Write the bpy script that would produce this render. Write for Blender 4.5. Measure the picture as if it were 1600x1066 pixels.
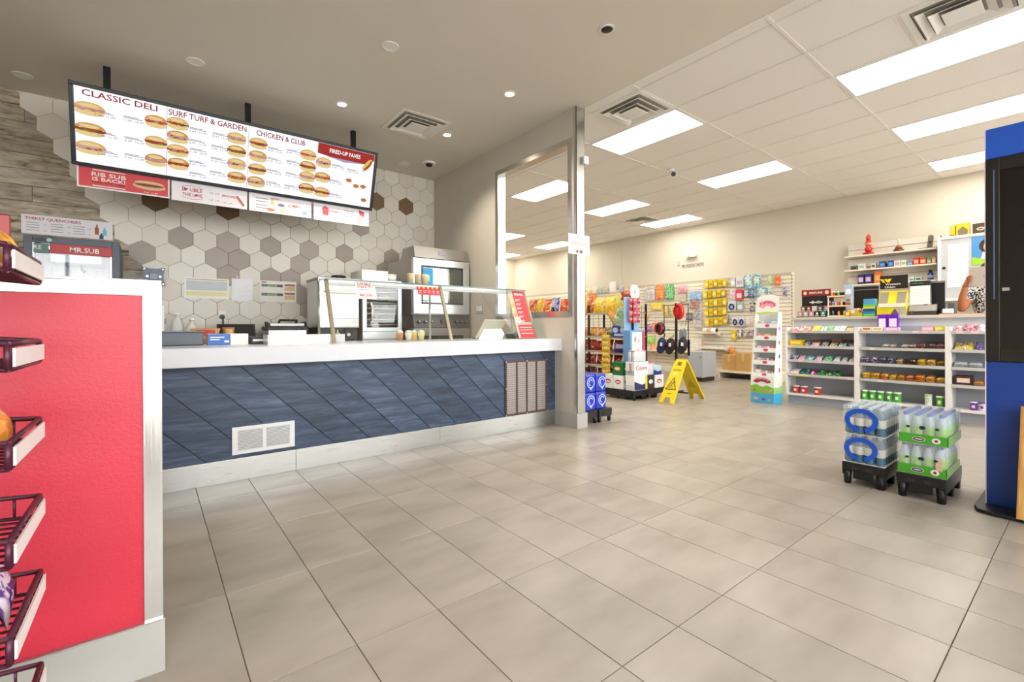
import bpy, bmesh, math, random
from mathutils import Vector, Matrix
random.seed(7)
S = bpy.context.scene
C = S.collection
for o in list(bpy.data.objects): bpy.data.objects.remove(o)

# ------------------------------------------------------------------ camera
F, YAW, PITCH, ROLL, CY, H = 720.897, 0.906277, 0.00180424, -0.00453898, 513.444, 1.05
def _rot():
    c, s = math.cos(YAW), math.sin(YAW)
    base = Matrix(((s, -c, 0), (0, 0, -1), (c, s, 0)))
    cp, sp = math.cos(PITCH), math.sin(PITCH)
    cr, sr = math.cos(ROLL), math.sin(ROLL)
    return Matrix(((cr, -sr, 0), (sr, cr, 0), (0, 0, 1))) @ Matrix(((1, 0, 0), (0, cp, -sp), (0, sp, cp))) @ base
RM = _rot()
cam = bpy.data.objects.new('camera', bpy.data.cameras.new('camera'))
C.objects.link(cam)
cam.data.sensor_width = 36.0
cam.data.lens = F / 1600 * 36.0
cam.data.shift_y = -(533.0 - CY) / 1600.0
cam.data.clip_start = 0.02
r_, d_, f_ = RM[0], RM[1], RM[2]
cam.matrix_world = Matrix(((r_[0], -d_[0], -f_[0], 0), (r_[1], -d_[1], -f_[1], 0), (r_[2], -d_[2], -f_[2], H), (0, 0, 0, 1)))
S.camera = cam
def at(px, py, **k):
    """the point of a photo pixel on the plane x=, y= or z= (metres)"""
    d = RM.transposed() @ Vector(((px - 800) / F, (py - CY) / F, 1))
    (ax, v), = k.items(); i = 'xyz'.index(ax)
    t = (v - (0, 0, H)[i]) / d[i]
    return Vector((0, 0, H)) + d * t
def proj(x, y, z):
    c = RM @ Vector((x, y, z - H))
    return (800 + F * c.x / c.z, CY + F * c.y / c.z) if c.z > .05 else (-9999, -9999)

# ------------------------------------------------------------------ world, exposure
W = bpy.data.worlds.new('daylight'); S.world = W; W.use_nodes = True
bg = W.node_tree.nodes['Background']
bg.inputs[0].default_value = (1.0, 0.985, 0.965, 1); bg.inputs[1].default_value = 6.0
S.view_settings.view_transform = 'Standard'; S.view_settings.look = 'None'
S.view_settings.gamma = 1.0; S.view_settings.use_curve_mapping = False
S.view_settings.exposure = 0.55
S.cycles.use_denoising = True
S.cycles.max_bounces = 7; S.cycles.diffuse_bounces = 4; S.cycles.glossy_bounces = 3; S.cycles.caustics_reflective = False; S.cycles.caustics_refractive = False
S.cycles.use_adaptive_sampling = True; S.cycles.adaptive_threshold = .04; S.cycles.transparent_max_bounces = 16
PANEL = 11.0      # ceiling panel emission
POT = 30.0

# ------------------------------------------------------------------ materials
def col(h):
    h = h.lstrip('#')
    v = [int(h[i:i + 2], 16) / 255 for i in (0, 2, 4)]
    return tuple(c / 12.92 if c <= .04045 else ((c + .055) / 1.055) ** 2.4 for c in v) + (1,)
_mc = {}
def mat(h, r=.5, m=0.0, var=.07, sc=9.0, bump=0.0, emit=0.0, alpha=1.0, stretch=None, bsc=None):
    key = (h, r, m, var, sc, bump, emit, alpha, stretch, bsc)
    if key in _mc: return _mc[key]
    M = bpy.data.materials.new('m_' + h.strip('#') + '_%d' % len(_mc)); M.use_nodes = True
    N, L = M.node_tree.nodes, M.node_tree.links
    p = N['Principled BSDF']
    tc = N.new('ShaderNodeTexCoord'); nz = N.new('ShaderNodeTexNoise'); nz.inputs['Scale'].default_value = sc
    nz.inputs['Detail'].default_value = 4
    if stretch:
        mp = N.new('ShaderNodeMapping'); mp.inputs['Scale'].default_value = stretch
        L.new(tc.outputs['Object'], mp.inputs[0]); L.new(mp.outputs[0], nz.inputs['Vector'])
    else: L.new(tc.outputs['Object'], nz.inputs['Vector'])
    mx = N.new('ShaderNodeMix'); mx.data_type = 'RGBA'
    c = col(h)
    mx.inputs[6].default_value = tuple(max(0, x * (1 - var)) for x in c[:3]) + (1,)
    mx.inputs[7].default_value = tuple(min(1, x * (1 + var)) for x in c[:3]) + (1,)
    L.new(nz.outputs['Fac'], mx.inputs[0]); L.new(mx.outputs[2], p.inputs['Base Color'])
    p.inputs['Roughness'].default_value = r; p.inputs['Metallic'].default_value = m
    if emit:
        L.new(mx.outputs[2], p.inputs['Emission Color']); p.inputs['Emission Strength'].default_value = emit
    if bump:
        b = N.new('ShaderNodeBump'); b.inputs['Strength'].default_value = bump; b.inputs['Distance'].default_value = .01
        src = nz
        if bsc:
            src = N.new('ShaderNodeTexNoise'); src.inputs['Scale'].default_value = bsc; L.new(tc.outputs['Object'], src.inputs['Vector'])
        L.new(src.outputs['Fac'], b.inputs['Height']); L.new(b.outputs[0], p.inputs['Normal'])
    if alpha < 1: p.inputs['Alpha'].default_value = alpha
    _mc[key] = M
    return M
def new_mat(name):
    M = bpy.data.materials.new(name); M.use_nodes = True
    N, L = M.node_tree.nodes, M.node_tree.links
    return M, N, L, N['Principled BSDF']
def nd(N, t, **k):
    n = N.new(t)
    for a, v in k.items():
        if a.startswith('i_'): n.inputs[a[2:].replace('_', ' ')].default_value = v
        else: setattr(n, a, v)
    return n
def ramp(N, stops):
    r = N.new('ShaderNodeValToRGB'); e = r.color_ramp.elements
    while len(e) < len(stops): e.new(.5)
    for q, (pos, h) in zip(e, stops): q.position = pos; q.color = col(h)
    return r
def floor_mat():
    M, N, L, p = new_mat('m_floor_tile')
    tc = nd(N, 'ShaderNodeTexCoord'); oi = nd(N, 'ShaderNodeObjectInfo')
    geo = nd(N, 'ShaderNodeNewGeometry')
    mp = nd(N, 'ShaderNodeMapping'); mp.inputs['Scale'].default_value = (1.2, 3.2, 1)
    L.new(geo.outputs['Position'], mp.inputs[0])
    add = nd(N, 'ShaderNodeVectorMath', operation='ADD')
    cmb = nd(N, 'ShaderNodeCombineXYZ'); mul = nd(N, 'ShaderNodeMath', operation='MULTIPLY'); mul.inputs[1].default_value = 37
    L.new(oi.outputs['Random'], mul.inputs[0]); L.new(mul.outputs[0], cmb.inputs[0]); L.new(mul.outputs[0], cmb.inputs[2])
    L.new(mp.outputs[0], add.inputs[0]); L.new(cmb.outputs[0], add.inputs[1])
    nz = nd(N, 'ShaderNodeTexNoise', i_Scale=1.5, i_Detail=3, i_Roughness=.5); L.new(add.outputs[0], nz.inputs['Vector'])
    rp = ramp(N, [(.25, '#8a8276'), (.5, '#9c9489'), (.78, '#aaa297')]); L.new(nz.outputs['Fac'], rp.inputs[0])
    hs = nd(N, 'ShaderNodeHueSaturation'); mr = nd(N, 'ShaderNodeMapRange'); mr.inputs[3].default_value = .94; mr.inputs[4].default_value = 1.05
    L.new(oi.outputs['Random'], mr.inputs[0]); L.new(mr.outputs[0], hs.inputs['Value']); L.new(rp.outputs[0], hs.inputs['Color'])
    L.new(hs.outputs[0], p.inputs['Base Color'])
    rr = nd(N, 'ShaderNodeMapRange'); rr.inputs[3].default_value = .36; rr.inputs[4].default_value = .30
    L.new(nz.outputs['Fac'], rr.inputs[0]); L.new(rr.outputs[0], p.inputs['Roughness'])
    return M
def wood_mat(name, stops, stretch, scale=3.0, rough=.55, bump=.25):
    M, N, L, p = new_mat(name)
    tc = nd(N, 'ShaderNodeTexCoord'); oi = nd(N, 'ShaderNodeObjectInfo')
    cmb = nd(N, 'ShaderNodeCombineXYZ'); mul = nd(N, 'ShaderNodeMath', operation='MULTIPLY'); mul.inputs[1].default_value = 53
    L.new(oi.outputs['Random'], mul.inputs[0]); L.new(mul.outputs[0], cmb.inputs[1])
    mp = nd(N, 'ShaderNodeMapping'); mp.inputs['Scale'].default_value = stretch[0]; mp.inputs['Rotation'].default_value = stretch[1]
    add = nd(N, 'ShaderNodeVectorMath', operation='ADD')
    L.new(tc.outputs['Object'], mp.inputs[0]); L.new(mp.outputs[0], add.inputs[0]); L.new(cmb.outputs[0], add.inputs[1])
    nz = nd(N, 'ShaderNodeTexNoise', i_Scale=scale, i_Detail=10, i_Roughness=.68, i_Distortion=.6); L.new(add.outputs[0], nz.inputs['Vector'])
    rp = ramp(N, stops); L.new(nz.outputs['Fac'], rp.inputs[0])
    hs = nd(N, 'ShaderNodeHueSaturation'); mr = nd(N, 'ShaderNodeMapRange'); mr.inputs[3].default_value = .82; mr.inputs[4].default_value = 1.15
    L.new(oi.outputs['Random'], mr.inputs[0]); L.new(mr.outputs[0], hs.inputs['Value']); L.new(rp.outputs[0], hs.inputs['Color'])
    L.new(hs.outputs[0], p.inputs['Base Color'])
    b = nd(N, 'ShaderNodeBump', i_Strength=bump, i_Distance=.004); L.new(nz.outputs['Fac'], b.inputs['Height']); L.new(b.outputs[0], p.inputs['Normal'])
    p.inputs['Roughness'].default_value = rough
    return M
def steel_mat(h='#c2c2bf', rough=.28, sc=(1, 1, 60), name='m_steel'):
    M, N, L, p = new_mat(name)
    tc = nd(N, 'ShaderNodeTexCoord'); mp = nd(N, 'ShaderNodeMapping'); mp.inputs['Scale'].default_value = sc
    nz = nd(N, 'ShaderNodeTexNoise', i_Scale=4.0, i_Detail=6)
    L.new(tc.outputs['Object'], mp.inputs[0]); L.new(mp.outputs[0], nz.inputs['Vector'])
    mr = nd(N, 'ShaderNodeMapRange'); mr.inputs[3].default_value = rough - .08; mr.inputs[4].default_value = rough + .12
    L.new(nz.outputs['Fac'], mr.inputs[0]); L.new(mr.outputs[0], p.inputs['Roughness'])
    p.inputs['Base Color'].default_value = col(h); p.inputs['Metallic'].default_value = 1
    return M
def glass_mat(name='m_glass', tint='#fafbfb', gl=.10):
    M, N, L, p = new_mat(name)
    N.remove(p); out = N['Material Output']
    t = nd(N, 'ShaderNodeBsdfTransparent'); t.inputs[0].default_value = col(tint)
    g = nd(N, 'ShaderNodeBsdfGlossy'); g.inputs['Roughness'].default_value = .03
    lw = nd(N, 'ShaderNodeLayerWeight', i_Blend=.25)
    mr = nd(N, 'ShaderNodeMapRange'); mr.inputs[3].default_value = gl * .5; mr.inputs[4].default_value = gl * 5
    nz = nd(N, 'ShaderNodeTexNoise', i_Scale=3.0); ad = nd(N, 'ShaderNodeMath', operation='MULTIPLY_ADD'); ad.inputs[1].default_value = .02
    mx = nd(N, 'ShaderNodeMixShader')
    L.new(lw.outputs['Fresnel'], mr.inputs[0]); L.new(nz.outputs['Fac'], ad.inputs[0]); L.new(mr.outputs[0], ad.inputs[2])
    L.new(ad.outputs[0], mx.inputs[0])
    L.new(t.outputs[0], mx.inputs[1]); L.new(g.outputs[0], mx.inputs[2]); L.new(mx.outputs[0], out.inputs[0])
    return M
def film_mat(name, h, a, rough=.15):
    M = mat(h, rough, 0, .05, 20, .0, 0, a); return M
def emit_mat(name, h, s):
    M, N, L, p = new_mat(name)
    N.remove(p); e = nd(N, 'ShaderNodeEmission', i_Strength=s)
    nz = nd(N, 'ShaderNodeTexNoise', i_Scale=.7); c = col(h)
    mx = nd(N, 'ShaderNodeMix', data_type='RGBA'); mx.inputs[6].default_value = tuple(x * .97 for x in c[:3]) + (1,); mx.inputs[7].default_value = c
    L.new(nz.outputs['Fac'], mx.inputs[0]); L.new(mx.outputs[2], e.inputs[0])
    L.new(e.outputs[0], N['Material Output'].inputs[0]); return M

_pm = {}
def pmat(c1, c2, sc=16.0, c3='#f3ece0'):
    """printed film: two inks and a pale one in flat patches"""
    k = (c1, c2, sc, c3)
    if k in _pm: return _pm[k]
    M, N, L, p = new_mat('m_print_%d' % len(_pm)); tc = nd(N, 'ShaderNodeTexCoord'); oi = nd(N, 'ShaderNodeObjectInfo')
    cm = nd(N, 'ShaderNodeVectorMath', operation='ADD'); mu = nd(N, 'ShaderNodeMath', operation='MULTIPLY'); mu.inputs[1].default_value = 31
    L.new(oi.outputs['Random'], mu.inputs[0]); L.new(tc.outputs['Object'], cm.inputs[0]); L.new(mu.outputs[0], cm.inputs[1])
    n = nd(N, 'ShaderNodeTexNoise', i_Scale=sc, i_Detail=1.5, i_Distortion=1.2); L.new(cm.outputs[0], n.inputs['Vector'])
    r = ramp(N, [(.0, c2), (.40, c2), (.43, c1), (.57, c1), (.60, c2), (.66, c3)]); L.new(n.outputs['Fac'], r.inputs[0]); L.new(r.outputs[0], p.inputs['Base Color'])
    p.inputs['Roughness'].default_value = .32; _pm[k] = M
    return M
FLOOR = floor_mat()
GROUT = mat('#8b8072', .8, 0, .1, 30)
STEEL = steel_mat(); STEELV = steel_mat('#cfcecb', .22, (60, 60, 1), 'm_steel_upright'); STEELD = steel_mat('#a9a7a2', .35, (1, 1, 40), 'm_steel_dull')
GLASS = glass_mat()
BLACK = mat('#17171a', .4); BLACKM = mat('#1c1c20', .3, .2); DARK = mat('#34353a', .5)
WHITE = mat('#eeece6', .5, 0, .03); WPLAS = mat('#f1f0ec', .35, 0, .03); PAPER = mat('#f4f3ef', .7, 0, .03)
CREAM = mat('#efe6cf', .5, 0, .04)
SOFFIT = mat('#e0d9cd', .6, 0, .03, 2.0, .05, bsc=160)
WALLB = mat('#d6cebe', .75, 0, .03, 1.5, .08, bsc=220)
DIVID = mat('#c2bcb1', .55, 0, .05, 4, .06, bsc=150)
REDP = mat('#be2b3e', .40, 0, .06, 5, .10, bsc=130)
STONE = mat('#aaa9a4', .5, 0, .14, 5, .05)

# ------------------------------------------------------------------ mesh builder
class Fr:
    def __init__(s, o, u, v):
        s.o, s.u, s.v = Vector(o), Vector(u).normalized(), Vector(v).normalized(); s.n = s.u.cross(s.v)
    def p(s, a, b, c=0): return s.o + s.u * a + s.v * b + s.n * c
def FY(x, y, z): return Fr((x, y, z), (1, 0, 0), (0, 0, 1))      # a face looking towards -Y (deli side)
def FX(x, y, z): return Fr((x, y, z), (0, -1, 0), (0, 0, 1))     # a face looking towards -X (shop side)
class MB:
    def __init__(s): s.v, s.f, s.m, s.sm = [], [], [], []
    def add(s, vs, fs, m=0, smooth=False):
        b = len(s.v); s.v += [tuple(v) for v in vs]
        for f in fs: s.f.append(tuple(i + b for i in f)); s.m.append(m); s.sm.append(smooth)
        return s
    def box(s, x0, x1, y0, y1, z0, z1, m=0):
        x0, x1 = min(x0, x1), max(x0, x1); y0, y1 = min(y0, y1), max(y0, y1); z0, z1 = min(z0, z1), max(z0, z1)
        vs = [(x, y, z) for z in (z0, z1) for y in (y0, y1) for x in (x0, x1)]
        return s.add(vs, [(0, 2, 3, 1), (4, 5, 7, 6), (0, 1, 5, 4), (2, 6, 7, 3), (0, 4, 6, 2), (1, 3, 7, 5)], m)
    def fbox(s, fr, a0, a1, b0, b1, c0, c1, m=0):
        vs = [fr.p(a, b, c) for c in (c0, c1) for b in (b0, b1) for a in (a0, a1)]
        return s.add(vs, [(0, 2, 3, 1), (4, 5, 7, 6), (0, 1, 5, 4), (2, 6, 7, 3), (0, 4, 6, 2), (1, 3, 7, 5)], m)
    def poly(s, fr, pts, c0, c1, m=0):
        n = len(pts)
        vs = [fr.p(a, b, c0) for a, b in pts] + [fr.p(a, b, c1) for a, b in pts]
        fs = [tuple(range(n))[::-1], tuple(range(n, 2 * n))] + [(i, (i + 1) % n, (i + 1) % n + n, i + n) for i in range(n)]
        return s.add(vs, fs, m)
    def ell(s, fr, a, b, ra, rb, c0, c1, m=0, n=16, t0=0, t1=2 * math.pi):
        full = abs(t1 - t0 - 2 * math.pi) < 1e-6
        k = n if full else n + 1
        pts = [(a + ra * math.cos(t0 + (t1 - t0) * i / n), b + rb * math.sin(t0 + (t1 - t0) * i / n)) for i in range(k)]
        return s.poly(fr, pts, c0, c1, m)
    def ring(s, fr, a, b, ra, rb, w, c0, c1, m=0, n=24, t0=0, t1=2 * math.pi):
        for i in range(n):
            q = [t0 + (t1 - t0) * (i + k) / n for k in (0, 1)]
            pts = [(a + (ra) * math.cos(q[0]), b + rb * math.sin(q[0])), (a + ra * math.cos(q[1]), b + rb * math.sin(q[1])),
                   (a + (ra - w) * math.cos(q[1]), b + (rb - w) * math.sin(q[1])), (a + (ra - w) * math.cos(q[0]), b + (rb - w) * math.sin(q[0]))]
            s.poly(fr, pts, c0, c1, m)
        return s
    def cyl(s, p0, p1, r0, r1=None, n=12, m=0):
        p0, p1 = Vector(p0), Vector(p1); r1 = r0 if r1 is None else r1
        d = (p1 - p0).normalized(); u = d.orthogonal().normalized(); w = d.cross(u)
        vs = []
        for p, r in ((p0, r0), (p1, r1)):
            vs += [p + (u * math.cos(2 * math.pi * i / n) + w * math.sin(2 * math.pi * i / n)) * r for i in range(n)]
        b = len(s.v); s.v += [tuple(v) for v in vs]
        for i in range(n):
            s.f.append((b + i, b + (i + 1) % n, b + n + (i + 1) % n, b + n + i)); s.m.append(m); s.sm.append(True)
        s.f.append(tuple(b + i for i in range(n))[::-1]); s.m.append(m); s.sm.append(False)
        s.f.append(tuple(b + n + i for i in range(n))); s.m.append(m); s.sm.append(False)
        return s
    def tube(s, pts, r, n=6, m=0, closed=False):
        pts = [Vector(p) for p in pts]
        if closed: pts = pts + [pts[0]]
        for a, b in zip(pts, pts[1:]):
            if (b - a).length > 1e-6: s.cyl(a, b, r, n=n, m=m)
        return s
    def lathe(s, prof, c=(0, 0, 0), n=12, m=0, mats=None):
        c = Vector(c); b = len(s.v)
        for r, z in prof:
            for i in range(n): s.v.append((c.x + r * math.cos(2 * math.pi * i / n), c.y + r * math.sin(2 * math.pi * i / n), c.z + z))
        for k in range(len(prof) - 1):
            for i in range(n):
                s.f.append((b + k * n + i, b + k * n + (i + 1) % n, b + (k + 1) * n + (i + 1) % n, b + (k + 1) * n + i))
                s.m.append(mats[k] if mats else m); s.sm.append(True)
        s.f.append(tuple(b + i for i in range(n))[::-1]); s.m.append(mats[0] if mats else m); s.sm.append(False)
        e = b + (len(prof) - 1) * n
        s.f.append(tuple(e + i for i in range(n))); s.m.append(mats[-1] if mats else m); s.sm.append(False)
        return s
    def sphere(s, c, rx, ry=None, rz=None, n=12, m=0):
        ry = ry or rx; rz = rz or rx; k = max(4, n // 2)
        prof = [(max(.001, math.sin(math.pi * i / k)), -math.cos(math.pi * i / k)) for i in range(k + 1)]
        b = len(s.v); s.lathe(prof, n=n, m=m)
        for i in range(b, len(s.v)):
            x, y, z = s.v[i]; s.v[i] = (c[0] + x * rx, c[1] + y * ry, c[2] + z * rz)
        return s
    def pillow(s, fr, w, h, t, nx=6, ny=7, m=0, m2=None, crimp=.06, seed=0):
        """bag: bulging in the middle, flat crimped ends; stands on fr.o, w across, h up, t thick"""
        rnd = random.Random(seed)
        b = len(s.v)
        for sd in (1, -1):
            for j in range(ny + 1):
                for i in range(nx + 1):
                    a, q = i / nx, j / ny
                    bul = (max(0, math.sin(math.pi * a)) ** .55) * (max(0, math.sin(math.pi * min(1, max(0, (q - crimp) / (1 - 2 * crimp))))) ** .5)
                    wob = 1 + .12 * (rnd.random() - .5)
                    pin = 1 - .10 * math.sin(math.pi * q)
                    s.v.append(tuple(fr.p((a - .5) * w * pin, q * h, sd * t / 2 * bul * wob + .001 * sd)))
        st = (nx + 1) * (ny + 1)
        for sd in (0, 1):
            for j in range(ny):
                for i in range(nx):
                    k = b + sd * st + j * (nx + 1) + i
                    q = (k, k + 1, k + nx + 2, k + nx + 1)
                    s.f.append(q if sd == 0 else q[::-1])
                    s.m.append(m2 if (m2 is not None and 1 <= i <= nx - 2 and ny * .3 <= j <= ny * .72) else m); s.sm.append(True)
        return s
    def mesh(s, mats, bevel=0.0, origin=None):
        me = bpy.data.meshes.new('mesh')
        o = origin or Vector((0, 0, 0))
        me.from_pydata([(v[0] - o[0], v[1] - o[1], v[2] - o[2]) for v in s.v], [], s.f)
        for q in (mats if isinstance(mats, (list, tuple)) else [mats]): me.materials.append(q)
        me.polygons.foreach_set('material_index', s.m); me.polygons.foreach_set('use_smooth', s.sm)
        bm = bmesh.new(); bm.from_mesh(me); bmesh.ops.recalc_face_normals(bm, faces=bm.faces)
        if bevel:
            es = [e for e in bm.edges if len(e.link_faces) == 2 and e.calc_face_angle(0) > .6]
            bmesh.ops.bevel(bm, geom=es, offset=bevel, segments=2, affect='EDGES', profile=.6, clamp_overlap=True)
        bm.to_mesh(me); bm.free(); me.update()
        return me
    def base(s):
        xs, ys, zs = zip(*s.v); return Vector(((min(xs) + max(xs)) / 2, (min(ys) + max(ys)) / 2, min(zs)))

def tag(o, label=None, cat=None, group=None, kind=None):
    if label: o['label'] = label
    if cat: o['category'] = cat
    if group: o['group'] = group
    if kind: o['kind'] = kind
    return o
def thing(name, label, cat, loc=(0, 0, 0), group=None, rz=0, kind=None):
    o = bpy.data.objects.new(name, None); o.empty_display_size = .05
    C.objects.link(o); o.location = loc; o.rotation_euler = (0, 0, rz)
    return tag(o, label, cat, group, kind)
def wpos(o):
    p = Vector(o.location)
    while o.parent: o = o.parent; p += Vector(o.location)
    return p
def link(name, me, parent=None, loc=(0, 0, 0), rz=0):
    o = bpy.data.objects.new(name, me); C.objects.link(o); o.location = loc; o.rotation_euler = (0, 0, rz)
    if parent: o.parent = parent
    return o
def part(name, mb, mats, parent, bevel=0, label=None, kind=None, local=False):
    """mesh in world coordinates (or in the parent's own, local=True) as a part of parent"""
    if local: o = link(name, mb.mesh(mats, bevel), parent)
    else:
        b = mb.base(); o = link(name, mb.mesh(mats, bevel, b), parent, b - wpos(parent))
    if label: o['label'] = label
    if kind: o['kind'] = kind
    return o
def solo(name, mb, mats, label=None, cat=None, group=None, kind=None, bevel=0):
    b = mb.base(); o = link(name, mb.mesh(mats, bevel, b), None, b)
    return tag(o, label, cat, group, kind)
def struct(name, mb, mats, bevel=0): return solo(name, mb, mats, kind='structure', bevel=bevel)
_tx = {}
def text(parent, s, m, fr, a, b, h, w=None, name='lettering', c=.0015, ex=.0008, slab=False, arc=0):
    """flat lettering centred at (a, b) on the frame fr, h tall and w wide"""
    cu = bpy.data.curves.new('t', 'FONT'); cu.body = s; cu.extrude = .001; cu.resolution_u = 2
    cu.align_x = 'CENTER'; cu.align_y = 'CENTER'
    if slab: cu.offset = .012
    ob = bpy.data.objects.new('t', cu); me = bpy.data.meshes.new_from_object(ob)
    bpy.data.objects.remove(ob); bpy.data.curves.remove(cu)
    vs = [v.co.copy() for v in me.vertices]
    x0, x1 = min(v.x for v in vs), max(v.x for v in vs); y0, y1 = min(v.y for v in vs), max(v.y for v in vs)
    sy = h / max(1e-6, y1 - y0); sx = (w / max(1e-6, x1 - x0)) if w else sy
    cx, cy = (x0 + x1) / 2, (y0 + y1) / 2
    org = fr.p(a, b, c); pw = wpos(parent)
    for v, q in zip(me.vertices, vs):
        dy = arc * (1 - ((q.x - cx) / max(1e-6, (x1 - x0) / 2)) ** 2)
        v.co = fr.u * ((q.x - cx) * sx) + fr.v * ((q.y - cy) * sy + dy) + fr.n * (ex if q.z > 0 else -ex)
    me.materials.clear(); me.materials.append(m)
    return link(name, me, parent, org - pw)
ORD = ['first', 'second', 'third', 'fourth', 'fifth', 'sixth', 'seventh', 'eighth', 'ninth', 'tenth', 'eleventh', 'twelfth', 'thirteenth', 'fourteenth', 'fifteenth', 'sixteenth']

# ================================================================== THE SETTING
X0, X1, Y0, Y1, ZC = -3.2, 9.75, -1.6, 12.3, 3.35
XD0, XD1, YD = 3.49, 3.60, 3.36          # divider wall and its free end
YW = 6.42                                # tiled deli wall
# ---- floor: each tile a piece
fl = struct('floor', MB().box(X0, X1 + .1, Y0, Y1 + .1, -.12, -.004), GROUT)
TX, TY, tx0, ty0 = .3052, .61, .229, .305
tm = MB().box(-TX / 2 + .0016, TX / 2 - .0016, -TY / 2 + .0016, TY / 2 - .0016, -.006, 0).mesh(FLOOR, .0012)
cand, rest = [], []
for i in range(-12, 32):
    for j in range(-4, 21):
        cx, cy = tx0 + (i + .5) * TX, ty0 + (j + .5) * TY
        if not (X0 < cx - TX / 2 and cx + TX / 2 < X1 and Y0 < cy - TY / 2 and cy + TY / 2 < Y1): continue
        px, py = proj(cx, cy, 0)
        vis = -150 < px < 1750 and py < 1250 and not (cx < 3.6 and cy > 3.9) and not (cx < -.1 and cy > 2) and not (cx > 7.0 and cy < 2.7)
        (cand if vis else rest).append((cx * cx + cy * cy, cx, cy))
cand.sort(); rest += cand[300:]
for _, cx, cy in cand[:300]: link('floor_tile', tm, fl, Vector((cx, cy, 0)) - Vector(fl.location))
mb = MB()
for _, cx, cy in rest: mb.box(cx - TX / 2 + .0016, cx + TX / 2 - .0016, cy - TY / 2 + .0016, cy + TY / 2 - .0016, -.006, 0)
part('floor_tiles', mb, FLOOR, fl, kind='stuff')

# ---- walls
wb = struct('wall_back', MB().box(X0, XD0, YW, YW + .12, 0, ZC), mat('#4f463c', .8))
struct('wall_far', MB().box(X1, X1 + .12, Y0, Y1 + .12, 0, ZC + .1), WALLB)
struct('wall_end', MB().box(XD1, X1, Y1, Y1 + .12, 0, ZC + .1), WALLB)
struct('wall_left', MB().box(X0 - .12, X0, Y0, YW + .12, 0, ZC + .1), WALLB)
struct('wall_store_side', MB().box(XD0, XD1, YW + .0, Y1 + .12, 0, ZC), WALLB)
mb = MB(); mb.box(X1 - .012, X1 - .002, 7.76, 7.80, 2.0, ZC - .01)
struct('trim_1', mb, WALLB)
# divider wall with the framed opening
oy0, oy1, oz0, oz1 = 3.47, 4.74, 1.215, 3.0
mb = MB()
mb.box(XD0, XD1, YD, YW, 0, oz0); mb.box(XD0, XD1, YD, YW, oz1, ZC)
mb.box(XD0, XD1, YD, oy0, oz0, oz1); mb.box(XD0, XD1, oy1, YW, oz0, oz1)
dv = struct('wall_divider', mb, DIVID)
t = .006
mb = MB()       # steel lining of the opening with narrow face lips
mb.box(XD0 - t, XD1 + t, oy1 - .012, oy1, oz0, oz1); mb.box(XD0 - t, XD1 + t, oy0, oy0 + .012, oz0, oz1)
mb.box(XD0 - t, XD1 + t, oy0, oy1, oz1 - .012, oz1); mb.box(XD0 - t, XD1 + t, oy0, oy1, oz0, oz0 + .012)
for xa, xb in ((XD0 - t, XD0 - .0005), (XD1 + .0005, XD1 + t)):
    mb.box(xa, xb, oy1, oy1 + .045, oz0 - .045, oz1 + .045); mb.box(xa, xb, oy0 - .045, oy0, oz0 - .045, oz1 + .045)
    mb.box(xa, xb, oy0, oy1, oz1, oz1 + .045); mb.box(xa, xb, oy0, oy1, oz0 - .045, oz0)
part('opening_frame', mb, STEELV, dv)
mb = MB(); mb.box(XD0 - .008, XD1 + .008, YD - .008, YD - .0005, .155, ZC - .001)
mb.box(XD0 - .008, XD0 - .0005, YD - .008, YD + .03, .155, ZC - .001); mb.box(XD1 + .0005, XD1 + .008, YD - .008, YD + .03, .155, ZC - .001)
part('corner_guard', mb, STEELV, dv, .001)
mb = MB(); mb.box(XD0 - .022, XD0, YD - .022, 3.68, 0, .152); mb.box(XD0, XD1 + .022, YD - .022, YD - .0005, 0, .152); mb.box(XD1 + .0005, XD1 + .022, YD, YW, 0, .152)
struct('baseboard_divider', mb, STONE, .0015)
# storefront behind the photographer: daylight comes in here
mb = MB(); mb.box(X0, X1, Y0 - .12, Y0, 0, .35); mb.box(X0, X1, Y0 - .12, Y0, 3.0, ZC + .1)
struct('wall_front', mb, WALLB)
fx = [X0 + (X1 - X0) * k / 7 for k in range(8)]
wn = struct('window_1', MB().box(X0, X1, Y0 - .10, Y0 - .04, .35, .41), DARK)
mb = MB(); mb.box(X0, X1, Y0 - .10, Y0 - .04, 2.94, 3.0)
for x in fx: mb.box(max(X0, x - .03), min(X1, x + .03), Y0 - .10, Y0 - .04, .41, 2.94)
part('window_frame', mb, DARK, wn)
for a, b in zip(fx, fx[1:]): part('pane', MB().box(a + .03, b - .03, Y0 - .075, Y0 - .067, .41, 2.94), GLASS, wn)
struct('pavement', MB().box(X0 - 6, X1 + 6, Y0 - 12, Y0 - .12, -.15, -.02), mat('#a39f98', .9, 0, .15, 2))

# ---- deli soffit (painted, flat)
cs = struct('ceiling', MB().box(X0, XD1 - .012, Y0, YW + .12, ZC, ZC + .12), SOFFIT)
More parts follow.
